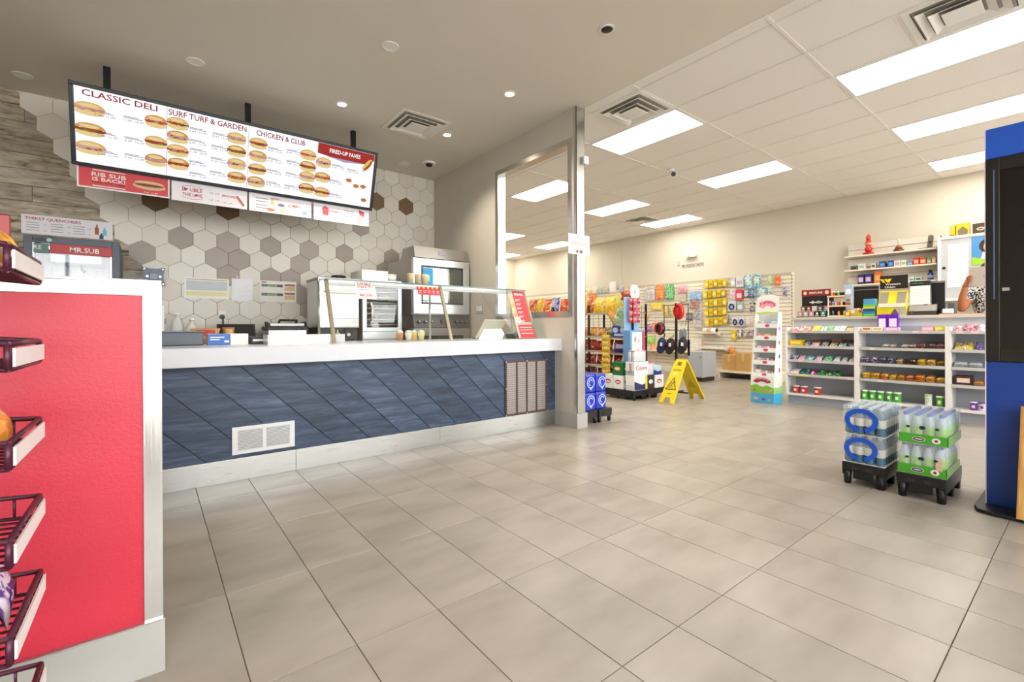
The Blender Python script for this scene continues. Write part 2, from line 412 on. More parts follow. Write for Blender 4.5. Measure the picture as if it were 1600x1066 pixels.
# ---- suspended ceiling: every panel and bar
CT = mat('#f0ebe5', .9, 0, .16, 130, .12)
cg = struct('ceiling_suspended', MB().box(XD1 - .012, X1 + .1, Y0, Y1 + .1, ZC + .06, ZC + .12), mat('#bdb6ac', .9))
GX = [XD1 - .012] + [3.745 + .6125 * k for k in range(10)] + [X1]
GY = [Y0] + [-.91 + 1.22 * k for k in range(11)] + [Y1]
LIGHTS = {(3, 2), (6, 2), (9, 2), (2, 4), (6, 4), (3, 6), (6, 6), (9, 6), (9, 9), (6, 9), (3, 9), (6, 11), (9, 11), (3, 0), (6, 0)}
VENT = {(1, 4): 0, (8, 6): 1, (2, 2): 0}      # cell -> which half is the diffuser
def lightpanel(x0, x1, y0, y1, label):
    t = thing('ceiling_light', label, 'ceiling light', ((x0 + x1) / 2, (y0 + y1) / 2, ZC), 'fluorescent ceiling panels')
    mb = MB()
    w = .016
    mb.box(x0, x0 + w, y0, y1, ZC - .003, ZC + .02); mb.box(x1 - w, x1, y0, y1, ZC - .003, ZC + .02)
    mb.box(x0 + w, x1 - w, y0, y0 + w, ZC - .003, ZC + .02); mb.box(x0 + w, x1 - w, y1 - w, y1, ZC - .003, ZC + .02)
    part('frame', mb, WHITE, t)
    part('housing', MB().box(x0 + .004, x1 - .004, y0 + .004, y1 - .004, ZC + .02, ZC + .06), WHITE, t)
    part('diffuser', MB().box(x0 + w, x1 - w, y0 + w, y1 - w, ZC + .004, ZC + .012), EM, t)
EM = emit_mat('m_light_panel', '#fff7ea', PANEL)
def diffuser(name, x0, x1, y0, y1, zc, label):
    t = thing(name, label, 'air vent', ((x0 + x1) / 2, (y0 + y1) / 2, zc))
    cx, cy, h = (x0 + x1) / 2, (y0 + y1) / 2, (x1 - x0) / 2
    def sq(mb, r, w, z0, z1, m=0):      # sloping square ring
        a, b = r, r - w
        vs = [(cx + s * a, cy + q * a, z0) for s, q in ((-1, -1), (1, -1), (1, 1), (-1, 1))] + [(cx + s * b, cy + q * b, z1) for s, q in ((-1, -1), (1, -1), (1, 1), (-1, 1))]
        vs += [(v[0], v[1], v[2] + .004) for v in vs]
        fs = []
        for i in range(4):
            j = (i + 1) % 4; fs += [(i, j, j + 4, i + 4), (i + 8, i + 12, j + 12, j + 8), (i, i + 8, j + 8, j), (i + 4, j + 4, j + 12, i + 12)]
        mb.add(vs, fs, m)
    mb = MB(); sq(mb, h, .045, zc - .006, zc - .004); part('flange', mb, WHITE, t)
    part('throat', MB().box(x0 + .05, x1 - .05, y0 + .05, y1 - .05, zc - .0035, zc - .0005), mat('#99948c', .8), t)
    for k, (r, z) in enumerate(((.235, .014), (.17, .024))):
        mb = MB(); sq(mb, h * r / .305, .05 * h / .305, zc - z - .012, zc - z + .012); part('louvre_ring', mb, WHITE, t)
    q = .105 * h / .305
    part('centre_plate', MB().box(cx - q, cx + q, cy - q, cy + q, zc - .034, zc - .028), WHITE, t, .002)
    part('neck', MB().cyl((cx, cy, zc - .03), (cx, cy, zc - .003), .03, n=10), WHITE, t)
    return t
tiles = MB(); lnum = 0
LLAB = {(2, 4): 'lit ceiling panel beside the square vent at the steel column', (6, 4): 'lit ceiling panel above the candy display stand, behind the bullet camera',
        (3, 2): 'longest lit ceiling panel, nearest the camera on the upper edge', (6, 2): 'lit ceiling panel above the wall shelves, second from the far wall',
        (9, 2): 'lit ceiling panel cut off by the blue kiosk top', (6, 6): 'lit ceiling panel just past the steel column top, above the snack rack',
        (9, 6): 'lit ceiling panel by the far wall beside the small vent', (3, 6): 'lit ceiling panel seen large through the framed opening',
        (6, 9): 'lit ceiling panel at the opening jamb, through the framed opening', (9, 9): 'lit ceiling panel deepest in the framed opening by the far wall'}
for i in range(len(GX) - 1):
    for j in range(len(GY) - 1):
        x0, x1, y0, y1 = GX[i], GX[i + 1], GY[j], GY[j + 1]
        if x1 - x0 < .02: continue
        if (i, j) in LIGHTS:
            lightpanel(x0 + .012, x1 - .012, y0 + .012, y1 - .012, LLAB.get((i, j), 'lit ceiling panel deep in the shop, row %d, %s' % (j, {3: 'nearest the deli wall', 6: 'in the middle', 9: 'by the far wall'}[i]) if j > 7 else 'lit ceiling panel over the shop entrance, %s' % ('near the deli' if i < 5 else 'near the cash counter')))
            continue
        cuts = [(y0, y1)]
        if (i, j) in VENT:
            ym = y0 + .61; hv = VENT[(i, j)]
            vy = (y0, ym) if hv == 0 else (ym, y1); cuts = [(ym, y1) if hv == 0 else (y0, ym)]
            nm = {(1, 4): 'square white ceiling diffuser beside the steel column top', (8, 6): 'small ceiling diffuser by the far wall between two lit panels', (2, 2): 'ceiling diffuser cut by the upper picture edge'}[(i, j)]
            diffuser('ceiling_vent', x0 + .006, x1 - .006, vy[0] + .006, vy[1] - .006, ZC, nm)
            part('grid_bar', MB().box(x0 + .012, x1 - .012, ym - .012, ym + .012, ZC - .002, ZC + .03), WHITE, cg)
        for a, b in cuts: part('ceiling_tile', MB().box(x0 + .002, x1 - .002, a + .002, b - .002, ZC + .004, ZC + .02), CT, cg)
GB = mat('#eae5de', .6, 0, .03)
for x in GX[1:-1]: part('grid_bar', MB().box(x - .012, x + .012, Y0, Y1, ZC - .002, ZC + .035), GB, cg)
for y in GY[1:-1]:
    for a, b in zip(GX, GX[1:]):
        if b - a > .05: part('grid_bar', MB().box(a + .012, b - .012, y - .012, y + .012, ZC - .0015, ZC + .03), GB, cg)
struct('trim_2', MB().box(XD1 - .0125, XD1 + .018, Y0, YD - .01, ZC - .003, ZC + .03), WHITE)

# ---- deli wall: weathered planks and hexagon tiles, each one a piece
WOODS = [wood_mat('m_plank_%d' % k, st, ((2.0, 1, 9), (0, 0, 0)), 2.4, .6, .3) for k, st in enumerate((
    [(.30, '#5a4d3d'), (.42, '#978a78'), (.6, '#bdb1a0'), (.8, '#d6ccbc')],
    [(.28, '#6a5f52'), (.45, '#a89d8e'), (.65, '#cbc2b3'), (.85, '#ded7ca')],
    [(.36, '#55452f'), (.43, '#8c7d66'), (.55, '#b3a892'), (.75, '#c8bfae')]))]
rnd = random.Random(3)
z = .0
zrow = 2.297 - .1525 * 15
k = 0
while zrow < ZC:
    z0, z1 = max(0, zrow), min(ZC, zrow + .1525)
    if z1 > z0 + .02 and z1 > .8:
        x = X0 + .05 + (k * .47) % 1.2 - 1.2
        while x < .25:
            a, b = max(X0, x), min(.25, x + 1.2)
            lim = .25 if z0 < 1.95 else (.2 if z0 < 2.2 else max(-.98, .25 - (z0 - 1.7) * .62) + .12)
            b = min(b, lim)
            if b - a > .03: part('plank', MB().box(a + .0018, b - .0018, YW - .010, YW, z0 + .002, z1 - .002), WOODS[rnd.randrange(3)], wb, .001)
            x += 1.2
    zrow += .1525; k += 1
HW = .2285; HS = HW / math.sqrt(3); HP = .1973
HEXM = {'w': [mat(c, .42, 0, .05, 7, .03) for c in ('#e6e1d7', '#e1dbd0', '#eae6dd')], 'g': [mat('#a99f95', .45, 0, .10, 7), mat('#b1a79d', .45, 0, .10, 7)], 'b': [mat('#7a6246', .45, 0, .10, 7)]}
def hexcell(px, py):
    p = at(px, py, y=YW); n = round((p.z - 2.278) / HP); off = -.0675 if n % 2 == 0 else .0465
    return n, round((p.x - off) / HW)
TINT = {}
for px, py in ((222, 389), (283, 372), (356.5, 377), (421, 382), (483, 387), (537, 392), (339, 401), (373, 406), (356, 425), (422, 429), (454, 431), (467.5, 413), (472, 459), (474, 484), (611, 400), (597, 417), (563, 361)): TINT[hexcell(px, py)] = 'g'
for px, py in ((252, 316), (356.5, 331), (589, 316), (635, 322)): TINT[hexcell(px, py)] = 'b'
LEFTMOST = {5: -.8675, 4: -.753, 3: -.639, 2: -.524, 1: -.4105, 0: -.296, -1: -.182, -2: -.0675, -3: .0465, -4: -.0675, -5: -.182, -6: -.296, -7: -.182}
for n in range(-7, 7):
    zc = 2.278 + n * HP; off = -.0675 if n % 2 == 0 else .0465
    for m_ in range(-6, 18):
        xc = off + m_ * HW
        if xc < LEFTMOST.get(n, -.98) - .02: continue
        g = .0026
        pts = [(xc + (HS - g) * math.sin(math.pi / 3 * q), zc + (HS - g) * math.cos(math.pi / 3 * q)) for q in range(6)]
        # clip to the wall (right edge and ceiling)
        def clip(P, f):
            out = []
            for i in range(len(P)):
                a, b = P[i], P[(i + 1) % len(P)]; fa, fb = f(a), f(b)
                if fa >= 0: out.append(a)
                if (fa >= 0) != (fb >= 0):
                    t_ = fa / (fa - fb); out.append((a[0] + (b[0] - a[0]) * t_, a[1] + (b[1] - a[1]) * t_))
            return out
        pts = clip(pts, lambda p: XD0 - .002 - p[0])
        if pts: pts = clip(pts, lambda p: ZC - .002 - p[1])
        if len(pts) < 3 or (max(p[0] for p in pts) - min(p[0] for p in pts)) < .01 or (max(p[1] for p in pts) - min(p[1] for p in pts)) < .01: continue
        t_ = TINT.get((n, m_), 'w')
        pts = pts[::-1]
        part('hexagon_tile', MB().poly(FY(0, YW, 0), pts, .0005, .0135 + rnd.random() * .001), HEXM[t_][rnd.randrange(len(HEXM[t_]))], wb)

# ================================================================== DELI CEILING FITTINGS
POTM = emit_mat('m_pot_lamp', '#fff0d2', POT)
for x, y, lab in ((1.555, 4.795, 'lit recessed pot light above the middle of the menu board'), (2.79, 3.585, 'lit recessed pot light nearest the steel column'), (2.79, 4.795, 'lit recessed pot light beside the square ceiling vent')):
    t = thing('recessed_light', lab, 'recessed light', (x, y, ZC))
    mb = MB(); mb.ring(Fr((x, y, ZC), (1, 0, 0), (0, -1, 0)), 0, 0, .062, .062, .020, 0.0002, .006); part('trim_ring', mb, WHITE, t)
    part('lamp', MB().cyl((x, y, ZC - .004), (x, y, ZC - .0005), .042, n=20), POTM, t)
    L = bpy.data.lights.new('recessed_spot', 'SPOT'); L.energy = 95; L.color = (1, .88, .70); L.spot_size = 2.1; L.spot_blend = .8; L.shadow_soft_size = .05
    lo = bpy.data.objects.new('recessed_spot', L); C.objects.link(lo); lo.parent = t; lo.location = (0, 0, -.02)
for x, y, lab in ((1.55, 3.57, 'unlit round ceiling fitting nearest the camera over the counter'), (.313, 4.795, 'unlit round ceiling fitting above the menu board\'s end by the planks'), (2.79, 5.99, 'unlit round ceiling fitting by the dome camera'), (-.90, 6.0, 'unlit round ceiling fitting over the weathered plank wall')):
    t = thing('ceiling_fitting', lab, 'ceiling fitting', (x, y, ZC))
    mb = MB(); mb.ring(Fr((x, y, ZC), (1, 0, 0), (0, -1, 0)), 0, 0, .07, .07, .018, .0002, .007); part('trim_ring', mb, WHITE, t)
    part('cover', MB().cyl((x, y, ZC - .005), (x, y, ZC - .0005), .053, n=20), WPLAS, t)
t = thing('dome_camera', 'small dome camera on the soffit by the tiled corner', 'security camera', (3.06, 5.76, ZC))
part('dome_base', MB().cyl((3.06, 5.76, ZC - .022), (3.06, 5.76, ZC - .0005), .085, .092, n=24), WPLAS, t, .003)
part('lens', MB().sphere((3.06, 5.76, ZC - .03), .05, .05, .03), BLACKM, t)
t = thing('ceiling_speaker', 'black eyeball fitting in the soffit near the picture\'s upper edge', 'ceiling fitting', (2.78, 2.345, ZC))
mb = MB(); mb.ring(Fr((2.78, 2.345, ZC), (1, 0, 0), (0, -1, 0)), 0, 0, .06, .06, .014, .0002, .008); part('trim_ring', mb, WHITE, t)
part('eyeball', MB().sphere((2.78, 2.345, ZC - .004), .046, .046, .014), BLACK, t)
diffuser('ceiling_vent', 2.085, 2.675, 4.48, 5.08, ZC, 'square white ceiling diffuser in the deli soffit by the pot light')
# bullet camera on the suspended ceiling
c0 = Vector((5.98, 3.85, ZC))
t = thing('bullet_camera', 'white bullet camera under the suspended ceiling', 'security camera', c0)
part('mount', MB().cyl(c0 + Vector((0, 0, -.03)), c0 - Vector((0, 0, .002)), .045, n=16), WPLAS, t)
part('body', MB().cyl(c0 + Vector((.04, .03, -.05)), c0 + Vector((-.05, -.06, -.10)), .04, n=16), WPLAS, t)
part('lens', MB().cyl(c0 + Vector((-.05, -.06, -.10)), c0 + Vector((-.056, -.067, -.1035)), .033, n=16), BLACK, t)
# column sensor and paper notice
part('sensor', MB().box(XD1 - .035, XD1 + .03, YD - .045, YD - .008, 2.76, 2.84), WPLAS, thing('door_sensor', 'small white sensor box near the top of the steel column', 'sensor', (XD1, YD - .01, 2.76)), .004)
a, b = at(888.5, 364, y=YD - .013), at(921.5, 400, y=YD - .013)
t = thing('paper_notice', 'white paper notice taped to the steel column', 'notice', (a.x, YD - .012, b.z))
fr = FY((a.x + b.x) / 2, YD - .0095, b.z); w = b.x - a.x; h = a.z - b.z
part('sheet', MB().fbox(fr, -w / 2, w / 2, 0, h, 0, .0015), PAPER, t)
mb = MB(); mb.fbox(fr, -.035, .035, h * .84, h * .88, .0015, .002)
for q in (.58, .52, .45): mb.fbox(fr, -w * .42, w * .42, h * q, h * (q + .028), .0015, .002)
part('printed_lines', mb, mat('#c08f94', .7), t)
mb = MB(); mb.fbox(fr, -.045, .045, h * .08, h * .22, .0015, .002, 0); mb.fbox(fr, -.018, .004, h * .10, h * .20, .002, .0024, 1)
part('logo', mb, [mat('#8a2f35', .6), PAPER], t)

# ================================================================== RED PARTITION
YR0, YR1, XR = 1.79, 1.95, .027
rp = thing('half_wall', 'red painted half wall with steel edge trim and tile base', 'half wall', (-.8, 1.87, 0))
part('red_panel', MB().box(-1.9, XR - .004, YR0, YR1, .158, 1.192), REDP, rp)
mb = MB(); mb.box(-1.9, XR, YR0 - .004, YR1 + .004, 1.192, 1.2); mb.box(-1.9, XR - .046, YR0 - .004, YR0 - .0003, 1.152, 1.192)
part('cap_trim', mb, STEEL, rp, .001)
mb = MB(); mb.box(XR - .046, XR, YR0 - .005, YR0 - .0003, .162, 1.192); mb.box(XR - .004, XR, YR0, YR1 + .004, .162, 1.192)
part('edge_trim', mb, STEELV, rp, .001)
part('tile_base', MB().box(-1.9, XR + .004, YR0 - .012, YR1 + .012, 0, .158), STONE, rp, .001)
part('base_strip', MB().box(-1.9, XR + .005, YR0 - .014, YR1 + .013, .158, .1625), STEEL, rp)

# ================================================================== DELI COUNTER
BL = [wood_mat('m_blue_plank_%d' % k, st, ((1.3, 1, 11), (0, -math.pi / 4, 0)), 2.2, .5, .2) for k, st in enumerate((
    [(.28, '#1f2a3c'), (.5, '#3a4a63'), (.75, '#5c6b82')], [(.3, '#1b2435'), (.5, '#334259'), (.72, '#4f5e76')]))]
YC = 3.69; XL = -1.9
ct = thing('service_counter', 'deli service counter faced with diagonal blue planks and white top', 'counter', (.8, 4.1, 0))
part('carcass', MB().box(XL, XD0 - .002, YC + .014, 4.35, .02, .80), DARK, ct)
zb, zt = .152, .803
off = .445 - .2785 * 9
while off < 4.5:
    o0, o1 = off + .0035, off + .2785 - .0035           # x+z between o0 and o1
    poly = [(o0 - zb, zb), (o1 - zb, zb), (o1 - zt, zt), (o0 - zt, zt)]
    poly = clip(clip(poly, lambda p: XD0 - .004 - p[0]), lambda p: p[0] - XL)
    if len(poly) >= 3: part('plank', MB().poly(FY(0, YC, 0), poly, -.014, 0), BL[rnd.randrange(2)], ct, .0015)
    off += .2785
xs = [XL, -.35, .845, 2.05, XD0 - .001]
for a, b in zip(xs, xs[1:]): part('steel_kickplate', MB().box(a + .0008, b - .0008, YC - .010, YC + .012, 0, .153), STEEL, ct, .001)
part('worktop', MB().box(XL, XD0 - .001, YC - .11, 4.42, .803, .928), mat('#cfd2d9', .25, 0, .03), ct, .006)
# vents on the counter face
fr = FY(.637, YC, .275)
mb = MB(); mb.fbox(fr, -.2, .2, .07, .095, 0, .008); mb.fbox(fr, -.2, .2, -.095, -.07, 0, .008); mb.fbox(fr, -.2, -.165, -.07, .07, 0, .008); mb.fbox(fr, .165, .2, -.07, .07, 0, .008); mb.fbox(fr, -.012, .012, -.07, .07, 0, .008)
WV = mat('#dcdedf', .4, .2)
g = part('vent_grille', mb, WV, ct, .001, 'white metal vent grille')
part('backing', MB().fbox(fr, -.166, .166, -.071, .071, .0002, .0015), mat('#7d8084', .7), g)
for s in (-1, 1):
    for q in range(14): part('louvre', MB().fbox(fr, min(s * .012, s * .165), max(s * .012, s * .165), -.068 + q * .0101, -.063 + q * .0101, .0015, .007), WV, g)
fr = FY(3.077, YC, .435); BR = mat('#4d3436', .5, .1); w, h = .283, .28
mb = MB(); mb.fbox(fr, -w, w, h - .02, h, 0, .014); mb.fbox(fr, -w, w, -h, -h + .02, 0, .014); mb.fbox(fr, -w, -w + .02, -h + .02, h - .02, 0, .014); mb.fbox(fr, w - .02, w, -h + .02, h - .02, 0, .014)
g = part('louvred_panel', mb, BR, ct, .0015, 'brown louvred vent panel')
for x in (-.132, 0, .132): part('stile', MB().fbox(fr, x - .008, x + .008, -h + .02, h - .02, .004, .014), BR, g)
part('backing', MB().fbox(fr, -w + .01, w - .01, -h + .01, h - .01, .0002, .002), mat('#a8a19b', .6), g)
SL = mat('#8b817c', .45, .2)
xs = [-w + .02, -.14, -.124, -.008, .008, .124, .14, w - .02]
for a, b in ((xs[0], xs[1]), (xs[2], xs[3]), (xs[4], xs[5]), (xs[6], xs[7])):
    for q in range(24): part('louvre', MB().fbox(fr, a, b, -h + .024 + q * .0222, -h + .035 + q * .0222, .002, .009), SL, g)
for a, b in ((-w + .01, h - .01), (0, h - .01), (w - .01, h - .01), (-w + .01, 0), (w - .01, 0), (-w + .01, -h + .01), (0, -h + .01), (w - .01, -h + .01)):
    part('screw', MB().ell(fr, a, b, .006, .006, .014, .016, n=8), STEEL, g)

# ================================================================== MENU BOARD
def rayp(px, py, fr):
    """photo pixel -> (a, b) on the plane of the frame"""
    d = RM.transposed() @ Vector(((px - 800) / F, (py - CY) / F, 1)); o = Vector((0, 0, H))
    t_ = (fr.o - o).dot(fr.n) / d.dot(fr.n); q = o + d * t_ - fr.o
    return q.dot(fr.u), q.dot(fr.v)
MYT, MYB = 5.20, 5.398
bl, tl, br, tr = at(110, 254.5, y=MYB), at(108, 122, y=MYT), at(580.7, 330.3, y=MYB), at(590.3, 241, y=MYT)
mx0, mx1 = (bl.x + tl.x) / 2, (br.x + tr.x) / 2; mz0, mz1 = (bl.z + br.z) / 2, (tl.z + tr.z) / 2
mf = Fr((mx0, MYB, mz0), (1, 0, 0), (0, MYT - MYB, mz1 - mz0))
mw, mh = mx1 - mx0, math.hypot(MYB - MYT, mz1 - mz0)
mbd = thing('menu_board', 'backlit menu board with black frame hung from the soffit', 'menu board', ((mx0 + mx1) / 2, MYB, mz0))
mb = MB(); e = .03
mb.fbox(mf, 0, mw, 0, e, -.05, .02); mb.fbox(mf, 0, mw, mh - e, mh, -.05, .02); mb.fbox(mf, 0, e, e, mh - e, -.05, .02); mb.fbox(mf, mw - e, mw, e, mh - e, -.05, .02)
part('frame', mb, mat('#26262b', .3, .5), mbd, .004)
part('back_box', MB().fbox(mf, .01, mw - .01, .01, mh - .01, -.10, -.05), DARK, mbd)
MENU = emit_mat('m_menu_backlit', '#f6f6fa', .80)
pf = e; cuts = [e] + [rayp(px, py, mf)[0] for px, py in ((261, 166), (389.5, 196), (497, 224))] + [mw - e]
panels = []
for a, b in zip(cuts, cuts[1:]): panels.append(part('menu_panel', MB().fbox(mf, a + .0015, b - .0015, e, mh - e, -.004, .0), MENU, mbd))
def em(h, s=.62): return emit_mat('m_print', h, s)
EB1, EB2, EB3 = em('#e8bd76'), em('#f3d79b'), em('#d99f55'); EF = [em('#b5483c'), em('#c98f8a'), em('#8a5138'), em('#d9a0a8'), em('#c2543a')]; EG = [em('#a9b650'), em('#e7d26a'), em('#86a047')]
ETX, EGR = em('#a8303c', .5), em('#8d8d96', .45); EW = em('#ffffff', .8)
sn = 0
def sub(par, a, b, w, h):
    """printed picture of a filled roll"""
    global sn; sn += 1; q = random.Random(sn)
    mb = MB(); c = .0006
    mb.ell(mf, a, b - h * .26, w * .48, h * .22, 0, c, 0, 18)
    mb.ell(mf, a, b - h * .06, w * .5, h * .13, c, c * 1.6, 3, 16)
    pts = [(a - w * .5 + w * i / 12, b + h * (.02 + .09 * q.random())) for i in range(13)] + [(a + w * .5 - w * i / 12, b - h * (.06 + .12 * q.random())) for i in range(13)]
    mb.poly(mf, pts[::-1], c * 1.6, c * 2.2, 2)
    for i in range(5): mb.ell(mf, a - w * .4 + w * .8 * q.random(), b - h * (.14 * q.random() - .02), w * .07, h * .05, c * 2.2, c * 2.8, 4, 8)
    mb.ell(mf, a, b + h * .06, w * .49, h * .38, c * 2.2, c * 3.2, 1, 18, 0, math.pi)
    mb.ell(mf, a - w * .03, b + h * .20, w * .33, h * .13, c * 3.2, c * 3.8, 0, 14)
    part('sandwich_picture', mb, [EB2, EB1 if sn % 2 else EB3, EF[sn % 5], EG[sn % 3], EF[(sn + 2) % 5]], par)
subs = [[(131, 168), (129, 200), (133, 229), (244, 190), (244, 222), (244, 250)], [(278, 193), (278, 214), (278, 235), (279, 256), (370, 216), (370, 236), (370, 256), (370, 277)],
        [(404, 224), (403, 244), (402, 264), (400, 284), (482, 242), (481, 260), (480, 276), (479, 294)], [(506, 254), (504, 277), (503, 300)]]
for p_, l in zip(panels, subs):
    for px, py in l:
        a, b = rayp(px, py, mf); sc = .19 - .035 * (px > 200) ; sub(p_, min(max(a, e + sc / 2), mw - e - .1), b, sc * 1.06, .118)
for p_, s_, px, py, w in ((0, 'CLASSIC DELI', 189, 157, .50), (1, 'SURF TURF & GARDEN', 327, 189, .62), (2, 'CHICKEN & CLUB', 440, 216, .46)):
    a, b = rayp(px, py, mf); text(panels[p_], s_, ETX, mf, a, b, .05, w, slab=True)
PR = [[(164, 182, '7.49  11.99'), (209, 190, '11.49  18.29'), (168, 214, '7.49  11.99'), (210, 222, '8.49  12.29'), (169, 243, '7.49  11.99'), (210, 248, '7.49  11.99')],
      [(310, 207, '7.49  11.99'), (309, 225, '8.49  13.29'), (310, 239, '11.49  18.29'), (309, 258, '8.49  14.29'), (309, 276, '9.49  16.29'), (345, 215, '8.49  12.29'), (343, 234, '7.49  11.99'), (342, 253, '10.49  14.29'), (340, 274, '7.49  10.99')],
      [(430, 237, '8.49  12.29'), (429, 253, '8.49  12.29'), (428, 271, '9.49  14.29'), (427, 290, '8.49  13.29'), (459, 240, '8.49  13.29'), (458, 257, '9.49  16.29'), (457, 276, '9.49  14.29'), (455, 295, '10.49  14.29')],
      [(528, 263, '7.49  11.99'), (525, 287, '9.49  16.29'), (524, 308, '9.49  16.29'), (551, 270, '9.49  14.29')]]
for p_, l in zip(panels, PR):
    mb = MB()
    for px, py, s_ in l:
        a, b = rayp(px, py, mf); text(p_, s_, EGR, mf, a, b, .017, .135, 'price_lettering')
        mb.fbox(mf, a - .068, a + .03, b + .028, b + .033, 0, .0006); mb.fbox(mf, a - .068, a + .06, b + .018, b + .023, 0, .0006)
    part('item_lines', mb, EGR, p_, kind='stuff')
a0, a1 = cuts[3] + .004, mw - e - .004
fr = mf
part('banner', MB().poly(mf, [(a0, mh - e - .11), (a0 + .12, mh - e - .125), (a1 - .08, mh - e - .125), (a1, mh - e - .07), (a1, mh - e - .002), (a0, mh - e - .002)], 0, .001), em('#b8403a', .55), panels[3])
part('banner_lower_band', MB().poly(mf, [(a0 + .1, mh - e - .125), (a0 + .3, mh - e - .155), (a1 - .1, mh - e - .125)], 0, .0008), em('#b9aac4', .6), panels[3])  # lilac printed band below the banner
text(panels[3], 'FIRED-UP FAVES', EW, mf, (a0 + a1) / 2 - .02, mh - e - .06, .043, .34, slab=True, c=.0025)
a, b = rayp(574, 259, mf)
mb = MB()
q = math.radians(55)
rf = Fr(mf.p(a, b), mf.u * math.cos(q) + mf.v * math.sin(q), mf.v * math.cos(q) - mf.u * math.sin(q))
mb.ell(rf, 0, 0, .085, .032, .001, .002, 0); mb.ell(rf, .005, -.006, .07, .018, .002, .003, 1); mb.ell(rf, .01, .014, .07, .016, .002, .0035, 2)
part('hot_sub_picture', mb, [EB1, EF[0], EG[1]], panels[3])
for px, py in ((545, 282), (556, 291), (567, 292), (568, 313)):
    a, b = rayp(px, py, mf); mb = MB(); mb.ell(mf, a, b, .035, .022, 0, .001, 0); mb.ell(mf, a, b + .004, .028, .015, .001, .0018, 1)
    for k in range(4): mb.ell(mf, a - .018 + .012 * k, b + .004 * (k % 2), .005, .004, .0018, .0026, 2, 8)
    part('bowl_picture', mb, [EB3, EF[4], EG[1]], panels[3])
for px, py in ((167, 105), (387, 163), (550, 207)):
    p = at(px, py, z=ZC); mb = MB(); mb.box(p.x - .025, p.x + .025, 5.355, 5.405, mz1 - .12, ZC - .0005)
    part('hanger_post', mb, BLACKM, mbd, .002)
# printed cards under the board
CARDW = mat('#eceaf1', .5, 0, .03)
def card(name, label, c4, base, y=5.415):
    ps = [at(px, py, y=y) for px, py in c4]
    x0, x1 = (ps[0].x + ps[3].x) / 2, (ps[1].x + ps[2].x) / 2
    z1, z0 = mz0 + .006, (ps[2].z + ps[3].z) / 2
    fr = FY((x0 + x1) / 2, y, z0); w, h = x1 - x0, z1 - z0
    t = thing(name, label, 'sign', ((x0 + x1) / 2, y, z0))
    part('card', MB().fbox(fr, -w / 2, w / 2, 0, h, 0, .004), base, t)
    fr = Fr(fr.p(0, 0, .004), fr.u, fr.v); return t, fr, w, h
TRED, TDK, TGY = mat('#b5323e', .6), mat('#5e1f22', .6), mat('#8f8c96', .6); BUN, FILL = mat('#d9b98a', .6), mat('#7d4436', .6)
t, fr, w, h = card('promo_card', 'red rib sub promotion card hanging under the menu board', ((120, 258), (265, 282), (265, 311), (120, 290)), CARDW)
part('red_field', MB().fbox(fr, -w / 2 + .012, w / 2 - .012, .012, h - .006, 0, .0008), mat('#d4444e', .5), t)
text(t, 'RIB SUB', WHITE, fr, -.11, h * .68, .035, .23, slab=True); text(t, 'IS BACK!', WHITE, fr, -.11, h * .46, .032, .22, slab=True)
text(t, "LIKE IT'S 1986", TDK, fr, -.11, h * .295, .018, .22, slab=True)
mb = MB(); mb.fbox(fr, -.22, .0, h * .12, h * .16, .0008, .0014); mb.fbox(fr, -.22, .0, h * .86, h * .9, .0008, .0014); part('lace_border', mb, WHITE, t)
mb = MB(); mb.ell(fr, .17, h * .45, .12, .032, .0008, .0014, 0); mb.ell(fr, .17, h * .50, .105, .014, .0014, .002, 1); mb.ell(fr, .17, h * .57, .11, .026, .0014, .0026, 0, 16, 0, math.pi)
part('sub_picture', mb, [BUN, FILL], t); text(t, '7.49  12.99', WHITE, fr, .18, h * .14, .014, .10)
t, fr, w, h = card('promo_card', 'white double the love card hanging under the menu board', ((268, 284), (386, 306), (386, 328), (268, 312)), CARDW)
text(t, 'D  UBLE', TRED, fr, -.15, h * .62, .034, .16, slab=True); text(t, 'THE L  VE', TRED, fr, -.15, h * .37, .03, .16, slab=True)
def heart(fr, a, b, s, c0, c1):
    pts = []
    for i in range(24):
        q = 2 * math.pi * i / 24; pts.append((a + s * .055 * 16 * math.sin(q) ** 3 / 1, b + s * .055 * (13 * math.cos(q) - 5 * math.cos(2 * q) - 2 * math.cos(3 * q) - math.cos(4 * q))))
    return MB().poly(fr, pts[::-1], c0, c1)
part('heart', heart(fr, -.203, h * .62, .018, 0, .001), TRED, t); part('heart', heart(fr, -.122, h * .37, .016, 0, .001), TRED, t)
mb = MB(); mb.ring(fr, -.15, h * .5, .12, .062, .003, 0, .0008, t0=math.pi * .25, t1=math.pi * .75); mb.ring(fr, -.15, h * .5, .12, .068, .003, 0, .0008, t0=math.pi * 1.25, t1=math.pi * 1.75); part('oval_line', mb, TRED, t)
text(t, '3.99   6.99', TGY, fr, .03, h * .6, .016, .08); text(t, '1.49   2.49', TGY, fr, .03, h * .25, .016, .08)
text(t, '[BACON]', TRED, fr, .15, h * .55, .026, .11, slab=True); text(t, '1.99   2.99', TGY, fr, .14, h * .2, .016, .08)
q = math.radians(-55); rf = Fr(fr.p(.25, h * .4), fr.u * math.cos(q) + fr.v * math.sin(q), fr.v * math.cos(q) - fr.u * math.sin(q))
mb = MB(); mb.fbox(rf, -.055, .055, -.012, .012, 0, .001); mb.fbox(rf, -.05, .05, -.004, .001, .001, .0015, 1); part('bacon_picture', mb, [mat('#a8434c', .6), mat('#e0b6ae', .6)], t)
t, fr, w, h = card('promo_card', 'white sides and combo card hanging under the menu board', ((389, 306), (486, 321), (486, 341), (389, 329)), CARDW)
text(t, 'SIDES', TRED, fr, -.06, h * .8, .016, .08, slab=True); text(t, 'COMBO!', TRED, fr, .13, h * .55, .026, .13, slab=True)
